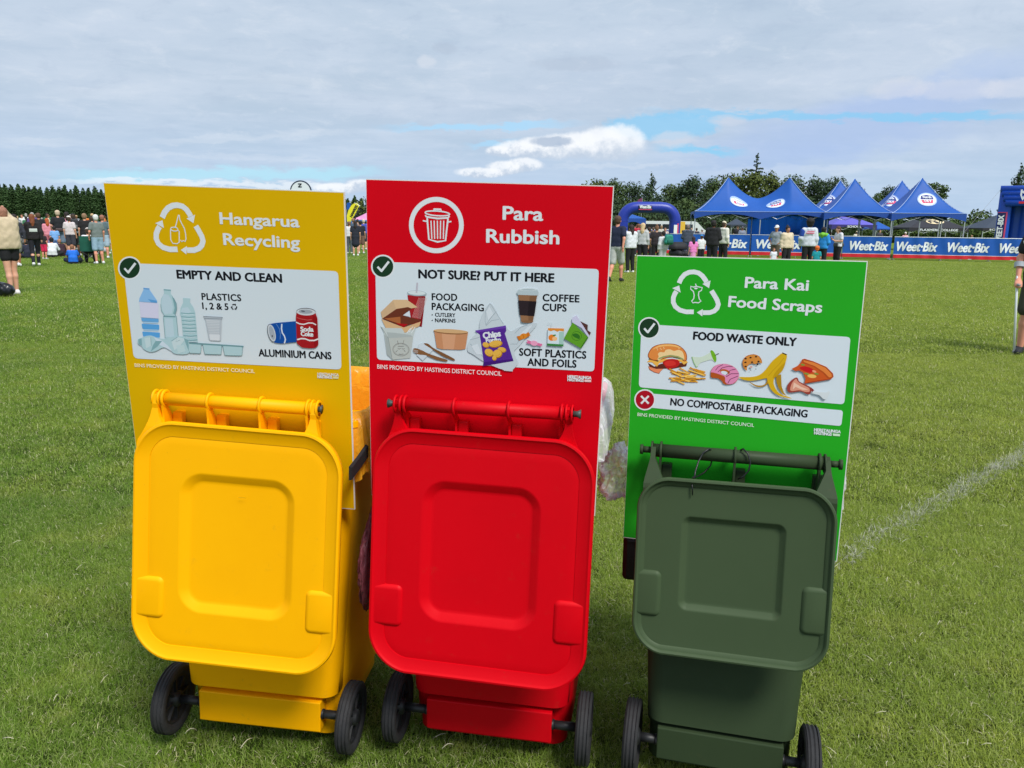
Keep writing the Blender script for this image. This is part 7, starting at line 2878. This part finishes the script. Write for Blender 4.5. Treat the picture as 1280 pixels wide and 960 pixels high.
# ---- gap between yellow and red signs
person('woman in short black dress and white shoes, back turned, between yellow and red signs', 445, fy=320, hy=276, pose='stand', yaw=180, hair=('long', (40, 30, 28)), top=('dress', (30, 34, 48)), bot=('minishorts', (30, 34, 48)), shoe=(232, 230, 228), res=.02)
person('person in white top and grey trousers beside the woman in the black dress', 437.5, fy=317, hy=277, pose='stand', yaw=160, hair=('short', (120, 84, 62)), top=('tee', (222, 220, 222)), bot=('trousers', (84, 90, 98)), shoe=(200, 200, 180))
for i, (px, d, hy, hc, tc, bc, lb) in enumerate((
        (442, 44, 273, (150, 110, 84), (70, 90, 110), (60, 60, 70), 'person in slate blue top behind the woman in the black dress'),
        (451, 37, 276, (30, 26, 26), (30, 30, 40), (120, 90, 76), 'person in dark top right of the woman in the black dress'),
        (455, 42, 274, (206, 190, 170), (70, 80, 170), (40, 40, 60), 'person in violet blue top beside the red sign edge'),
        (447.5, 50, 274, (60, 50, 44), (150, 120, 110), (60, 60, 66), 'person in dusty pink top far between the signs'))):
    person(lb, px, d=d, hy=hy, pose=('stand', 'stand_b', 'front')[i % 3], yaw=180, hair=('short', hc), top=('tee', tc), bot=('shorts', bc))

# ---- right of the red sign
person('man in navy polo and pale camouflage shorts beside the red sign', 769.5, fy=353, hy=270, pose='walk', yaw=160, hair=('short', (84, 60, 44)), top=('tee', (26, 34, 60)), bot=('shorts', (176, 180, 176)), shoe=(20, 20, 20), skin='pink', res=.018)
person('woman in white cardigan over black top and black trousers, hand at her face', 787, fy=341, hy=281, pose='chin', yaw=210, hair=('long', (40, 28, 26)), top=('jacket', (214, 218, 224)), bot=('trousers', (22, 22, 26)), shoe=(232, 232, 232), res=.018, extra=lambda e, J: local_box(e, 'black_front', (-.09, -.20, .93), (.09, -.145, 1.36), mat('cloth (22, 22, 26)', (22, 22, 26)), .02))
person('blond woman in pale grey jumper and black trousers', 801.5, fy=337, hy=279, pose='stand_b', yaw=165, hair=('long', (206, 178, 136)), top=('long', (186, 188, 190)), bot=('trousers', (28, 28, 34)), res=.02)
person('person in red top lifting an arm behind the blond woman', 797, d=38, hy=280, pose='headup', yaw=170, hair=('short', (110, 76, 56)), top=('tee', (180, 36, 60)), bot=('trousers', (40, 40, 50)), skin='pink')
person('dark haired woman in dark patterned top right of the blond woman', 811, d=31, hy=284, pose='stand', yaw=200, hair=('short', (60, 40, 34)), top=('tee', (50, 48, 66)), bot=('trousers', (30, 30, 36)))
person('brown haired person in black tee left of the green pack', 820.5, d=29, hy=282, pose='stand_b', yaw=175, hair=('bun', (120, 86, 62)), top=('tee', (46, 38, 42)), bot=('trousers', (28, 26, 30)))
person('child in white and grey hoodie carrying a green pack', 829, d=27, hy=289, pose='stand', yaw=215, hair=('short', (34, 24, 24)), top=('hoodie', (206, 208, 212)), bot=('trousers', (200, 202, 206)))
pack('teal green drawstring pack on the child in the white hoodie', 836, 27, 1.02, (30, 128, 110), w=.34, h=.36, dep=.2, dy=-.18, yaw=.6)
person('man with thin grey hair in charcoal hoodie behind the pram', 859, d=33, hy=281, pose='front', yaw=190, hair=('short', (120, 104, 100)), top=('hoodie', (62, 70, 86)), bot=('trousers', (60, 80, 120)), skin='pink')
person('girl in pink top with long dark hair in front of the barrier', 867, d=27, hy=296, pose='stand', yaw=200, hair=('long', (50, 30, 28)), top=('tee', (232, 130, 196)), bot=('skirt', (230, 150, 200)))
person('small boy in white tee and cyan cap beside the girl in pink', 877, d=30, hy=293.5, pose='stand', yaw=200, hair=('cap', (30, 150, 220)), top=('tee', (220, 222, 224)), bot=('shorts', (30, 30, 36)))
person('man in black puffer jacket standing left of the cream hoodie', 891, d=26, hy=275.5, pose='front', yaw=165, hair=('short', (30, 24, 24)), top=('jacket', (26, 26, 30)), bot=('trousers', (24, 24, 32)), skin='brown', res=.02)
person('person in cream hoodie and pale cap with black trousers', 904, d=29, hy=276.5, pose='stand_b', yaw=140, hair=('cap', (214, 206, 178)), top=('hoodie', (220, 218, 206)), bot=('trousers', (28, 28, 34)), res=.02)
person('man in grey tee and white cap with hands behind him', 970, d=29, hy=281.5, pose='hips', yaw=330, hair=('cap', (232, 232, 230)), top=('tee', (150, 158, 166)), bot=('shorts', (84, 76, 60)), skin='tan', res=.02)
person('heavy set woman in cream sweatshirt and black trousers', 984, d=27, hy=283, pose='stand', yaw=30, hair=('bun', (30, 22, 22)), top=('jacket', (214, 198, 168)), bot=('trousers', (24, 24, 28)), skin='tan', res=.02)
person('toddler in white top held by the woman in the cream sweatshirt', 968.5, d=26, hy=310, pose='stand', yaw=20, hair=('short', (120, 84, 64)), top=('tee', (216, 220, 230)), bot=('shorts', (60, 60, 80)), skin='pink')
person('person with tall black afro in white tee with one blue sleeve, back turned', 1011, d=25.5, hy=275, pose='stand_b', yaw=190, hair=('curly', (22, 18, 20)), top=('jacket', (206, 212, 222)), bot=('trousers', (26, 26, 30)), skin='brown', res=.018,
       extra=lambda e, J: (local_box(e, 'back_print', (-.13, .158, 1.31), (.13, .166, 1.345), mat('print pink red', (214, 90, 120)), .002), local_box(e, 'back_print', (-.13, .158, 1.365), (.10, .166, 1.395), mat('print pink red', (214, 90, 120)), .002),
                           link('blue_sleeve', sdf_mesh('blue_sleeve', [(J['shR'] + V3(.02, 0, -.04), J['shR'] + (J['elR'] - J['shR']) * .6, .105, .095)], .02), e, [mat('cloth (30, 70, 160)', (30, 70, 160), rough=.85)])))
person('person in blue and lime tie dyed hoodie with dark bun', 1029, d=27, hy=284, pose='front', yaw=150, hair=('short', (30, 24, 26)), top=('hoodie', (40, 140, 214)), bot=('trousers', (26, 28, 36)), skin='brown', res=.02,
       extra=lambda e, J: link('lime_yoke', sdf_mesh('lime_yoke', [(J['shL'] + V3(.03, .02, .02), J['shR'] + V3(-.03, .02, .02), .09, .09), (J['nek'] + V3(0, .07, -.02), J['che'] + V3(0, .06, .05), .10, .07)], .02), e, [mat('cloth (120, 190, 60)', (120, 190, 60), rough=.85)]))
person('small child in orange hat and teal top in front of the tie dyed hoodie', 1022.5, d=24, hy=308.5, pose='stand', yaw=180, hair=('curly', (228, 110, 36)), top=('tee', (20, 150, 160)), bot=('shorts', (40, 40, 60)))
person('long haired woman in white top and black trousers looking at her phone', 1048, d=28, hy=283, pose='phone', yaw=300, hair=('long', (92, 60, 44)), top=('tee', (212, 212, 216)), bot=('trousers', (20, 20, 26)), shoe=(60, 60, 60), res=.018, extra=lambda e, J: local_box(e, 'waist_bag', (-.15, -.14, .93), (.16, .19, 1.08), mat('charcoal bag', (60, 62, 68)), .04))

# seated and standing figures beyond the barrier
far = [
    (921, 46, 281, 'stand', ('cap', (40, 40, 44)), (30, 30, 36), 'person in black seated behind the banner under the double tent'),
    (927, 44, 283, 'front', ('cap', (90, 90, 100)), (140, 150, 170), 'person in pale blue grey top behind the first Weet-Bix banner'),
    (937, 44, 285, 'front', ('short', (50, 36, 32)), (90, 40, 50), 'person in dark red top behind the gap in the barrier'),
    (947, 44, 284, 'front', ('short', (110, 76, 56)), (30, 30, 34), 'person in black top resting on the barrier under the double tent'),
    (984, 43, 280, 'stand', ('cap', (190, 170, 190)), (60, 50, 60), 'person in lilac cap behind the woman in the cream sweatshirt'),
    (990, 43, 284, 'stand', ('short', (150, 96, 66)), (190, 140, 120), 'ginger haired person behind the woman in the cream sweatshirt'),
    (996.5, 43, 278, 'stand', ('cap', (220, 212, 190)), (200, 70, 100), 'person in rose vest and cream cap under the double tent'),
    (1020.5, 43, 284, 'stand', ('cap', (226, 226, 226)), (30, 30, 40), 'person in white cap between the afro and the tie dyed hoodie'),
    (1037.5, 42, 290, 'stand', ('short', (66, 46, 40)), (70, 60, 66), 'brown haired person half hidden left of the phone woman'),
    (1070, 50, 289, 'front', ('cap', (214, 200, 160)), (220, 216, 200), 'person in cream top sitting under the violet gazebo'),
    (1099, 50, 287, 'front', ('short', (50, 40, 40)), (60, 60, 70), 'person in dark top under the small bright blue gazebo'),
    (1131, 46, 290, 'front', ('cap', (230, 220, 214)), (226, 170, 180), 'person in white and pink top behind the long banner'),
    (1214, 54, 294, 'front', ('short', (180, 130, 110)), (200, 170, 160), 'person whose head shows above the long banner'),
    (853, 44, 288, 'stand', ('short', (60, 44, 40)), (120, 50, 60), 'person in dull red top left of the charcoal hoodie'),
    (863.5, 46, 284, 'stand', ('short', (30, 26, 30)), (60, 60, 70), 'dark haired person right of the charcoal hoodie'),
    (870, 48, 285, 'stand', ('short', (60, 50, 46)), (50, 54, 70), 'person in slate top in front of the white van'),
    (877, 47, 286, 'stand', ('cap', (190, 190, 196)), (150, 150, 160), 'person in light grey beside the tent leg'),
    (883.5, 50, 287, 'stand', ('short', (110, 90, 80)), (90, 90, 100), 'person in mid grey beside the black puffer jacket'),
    (816, 44, 284, 'stand', ('short', (90, 70, 60)), (80, 76, 60), 'person in olive top under the arch'),
    (826, 46, 282, 'stand', ('short', (150, 120, 90)), (190, 190, 180), 'person in off white top under the arch'),
    (831, 42, 285, 'chin', ('long', (140, 100, 80)), (210, 200, 200), 'woman in white with her hand up by the arch leg'),
    (806, 48, 283, 'stand', ('short', (50, 40, 40)), (70, 60, 70), 'person in dark mauve top under the arch'),
    (781, 46, 284, 'stand', ('short', (160, 120, 100)), (150, 170, 210), 'person in light blue top beside the left arch leg'),
    (793, 40, 283, 'stand', ('short', (70, 50, 44)), (120, 130, 170), 'person in faded blue top behind the white cardigan'),
]
for (px, d, hy, ps, hr, tc, lb) in far:
    person(lb, px, d=d, hy=hy, pose=ps, yaw=R_.__hash__() % 1 + 170 if False else (20 if px % 2 else 190), hair=hr, top=('tee', tc), bot=('trousers', (44, 46, 56)), res=.03)

# crowd filling the background on the far left, each with an own look
Rc = random.Random(42)
cols = [('white', (214, 214, 216)), ('navy', (34, 42, 76)), ('black', (26, 26, 30)), ('red', (176, 40, 50)), ('pink', (222, 150, 168)), ('sky blue', (110, 160, 210)), ('grey', (120, 124, 130)), ('green', (52, 110, 76)), ('olive', (100, 104, 70)), ('orange', (214, 120, 60)), ('purple', (96, 70, 130)), ('cream', (210, 200, 176))]
hcols = [('dark haired', (36, 28, 26)), ('brown haired', (92, 64, 46)), ('fair haired', (190, 160, 120)), ('grey haired', (160, 156, 152))]
k = 0
spots = [(x + Rc.uniform(-3.2, 3.2), d + Rc.uniform(-3.5, 3.5)) for d, xs_ in ((36, range(-6, 136, 10)), (43, range(-3, 138, 7)), (52, range(0, 140, 6)), (62, range(2, 136, 7))) for x in xs_]
combos = [(c, h, b) for c in cols for h in hcols for b in (('dark trousers', 'trousers', (40, 42, 52)), ('pale shorts', 'shorts', (170, 170, 172)))]
Rc.shuffle(combos)
for (px, d) in spots:
    c, h, b = combos[k % len(combos)]
    hgt = Rc.choice((1.70, 1.62, 1.5, 1.4, 1.3, 1.15, 1.2, 1.65))
    person('%s person in %s top and %s in the far left crowd%s' % (h[0], c[0], b[0], '' if k < len(combos) else ', farthest row'), px, d=d, stature=hgt, pose=('stand', 'stand_b', 'front', 'walk', 'sit', 'phone', 'crossed')[Rc.choice((0, 1, 2, 3, 4, 4, 4, 5, 6))], yaw=Rc.choice((180, 170, 200, 150, 20, 340, 90)), hair=('short' if Rc.random() < .6 else 'long', h[1]), top=('tee', c[1]), bot=(b[1], b[2]), res=.03, group='distant crowd on the left', skin=Rc.choice(('fair', 'pink', 'tan', 'brown')))
    k += 1
tag(empty('picnic_gazebo', (0, 0, -50)), 'x', 'x') if False else None

# pram with black hood
g0 = D(849, 300, 28)
e = empty('pram', (g0.x, g0.y, 0), math.radians(20))
e.scale = (.86, .86, .82)
tag(e, 'black pram with its hood up behind the green sign', 'pram')
pmt = mat('black pram cloth', (26, 26, 32), rough=.7, var=.1)
me = sdf_mesh('hood', [(V3(-.16, .05, .86), V3(.16, .05, .86), .25, .25, 1.0)], .025, cuts=[(V3(0, 0, .78), (0, 0, -1))])
me.materials.append(pmt)
link('hood', me, e)
me = sdf_mesh('carrycot', [(V3(-.14, -.3, .62), V3(-.14, .25, .64), .14, .15), (V3(.14, -.3, .62), V3(.14, .25, .64), .14, .15)], .025, k=.08)
me.materials.append(pmt)
link('carrycot', me, e)
for x in (-.24, .24):
    for y in (-.38, .32):
        g = MB()
        g.smooth = True
        g.lathe([(.02, -.02), (.13, -.02), (.14, 0), (.13, .02), (.02, .02)], 18, Matrix.Translation((x, y, .14)))
        g.build('wheel', tyre_m, e)
for a, b in (((-.24, -.38, .14), (-.22, .2, .62)), ((.24, -.38, .14), (.22, .2, .62)), ((-.24, .32, .14), (-.22, -.1, .6)), ((.24, .32, .14), (.22, -.1, .6))):
    g = MB()
    g.tube([a, b], .012, 6)
    g.build('frame_tube', polem, e)
g = MB()
g.tube([(-.24, .3, .75), (-.24, .55, 1.02), (.24, .55, 1.02), (.24, .3, .75)], .014, 6)
g.build('push_handle', cf, e)

# ---- man on a forearm crutch at the right edge
man = person('man in black polo and camouflage shorts leaning on a crutch, cut by the right edge', 1290, fy=443, stature=1.80, pose='crutch', yaw=8, hair=('short', (60, 46, 38)), top=('tee', (28, 30, 38)), bot=('shorts', (60, 60, 46)), shoe=(26, 28, 34), skin='pink', res=.011, body='fingers')
Mm = Matrix.LocRotScale(man.location, man.rotation_euler, man.scale)
Jc = POSES['crutch']
# white sleeve mark on the image-left arm
sh, el = Jc['shL'], Jc['elL']
mk = MB()
for q in ([(-.255, 1.33), (-.21, 1.345), (-.16, 1.30), (-.15, 1.255)], [(-.19, 1.335), (-.205, 1.27), (-.235, 1.25)], [(-.16, 1.30), (-.10, 1.335)], [(-.255, 1.33), (-.24, 1.295), (-.215, 1.285)]):
    pts = []
    for (x, z) in q:
        pts.append((x, -.075 - .03 * (1 if x > -.2 else (x + .28) / .08), z))
    mk.tube(pts, .011, 6)
mk.build('sleeve_mark', whitep, man)
# crutch
wr, ha, el = Vector(Jc['wrL']), Vector(Jc['haL']), Vector(Jc['elL'])
grip = ha + Vector((0, -.01, -.02))
cuffp = el + (wr - el) * .32
cr_ = empty('crutch', mw=Mm)
tag(cr_, 'grey forearm crutch held by the man at the right edge', 'crutch')
al = mat('crutch aluminium', (226, 230, 232), rough=.4, metal=.0)
foot = Vector((grip.x + .05, grip.y - .02, .03))
g = MB()
g.smooth = True
top_ = cuffp + Vector((-.01, .055, .02))
g.tube([foot, Vector((grip.x - .012, grip.y + .02, grip.z)), top_], .0135, 14)
g.build('shaft', al, cr_)
g = MB()
g.smooth = True
g.tube([foot + Vector((0, 0, -.03)), foot + Vector((0, 0, .03))], [.024, .017], 14)
g.build('rubber_tip', mat('grey rubber', (110, 112, 112)), cr_)
g = MB()
g.smooth = True
g.tube([grip + Vector((-.012, .03, 0)), grip + Vector((0, -.085, 0))], .016, 12)
g.build('grip', mat('grey grip', (150, 150, 148)), cr_)
ax_ = (wr - el).normalized()
u_ = ax_.cross(Vector((1, 0, 0))).normalized()
v_ = ax_.cross(u_)
n = 18
r1, r2 = [], []
for i in range(n + 1):
    a = math.radians(-140 + 280 * i / n)
    dirv = u_ * math.cos(a) + v_ * math.sin(a)
    r1.append(cuffp + dirv * .060 - ax_ * .03)
    r2.append(cuffp + dirv * .058 + ax_ * .03)
g = MB()
g.add(r1 + r2, [(i, i + 1, n + 2 + i, n + 1 + i) for i in range(n)])
cfo = g.build('cuff', mat('pale cuff', (168, 174, 180), rough=.4), cr_)
md = cfo.modifiers.new('thick', 'SOLIDIFY')
md.thickness = .006
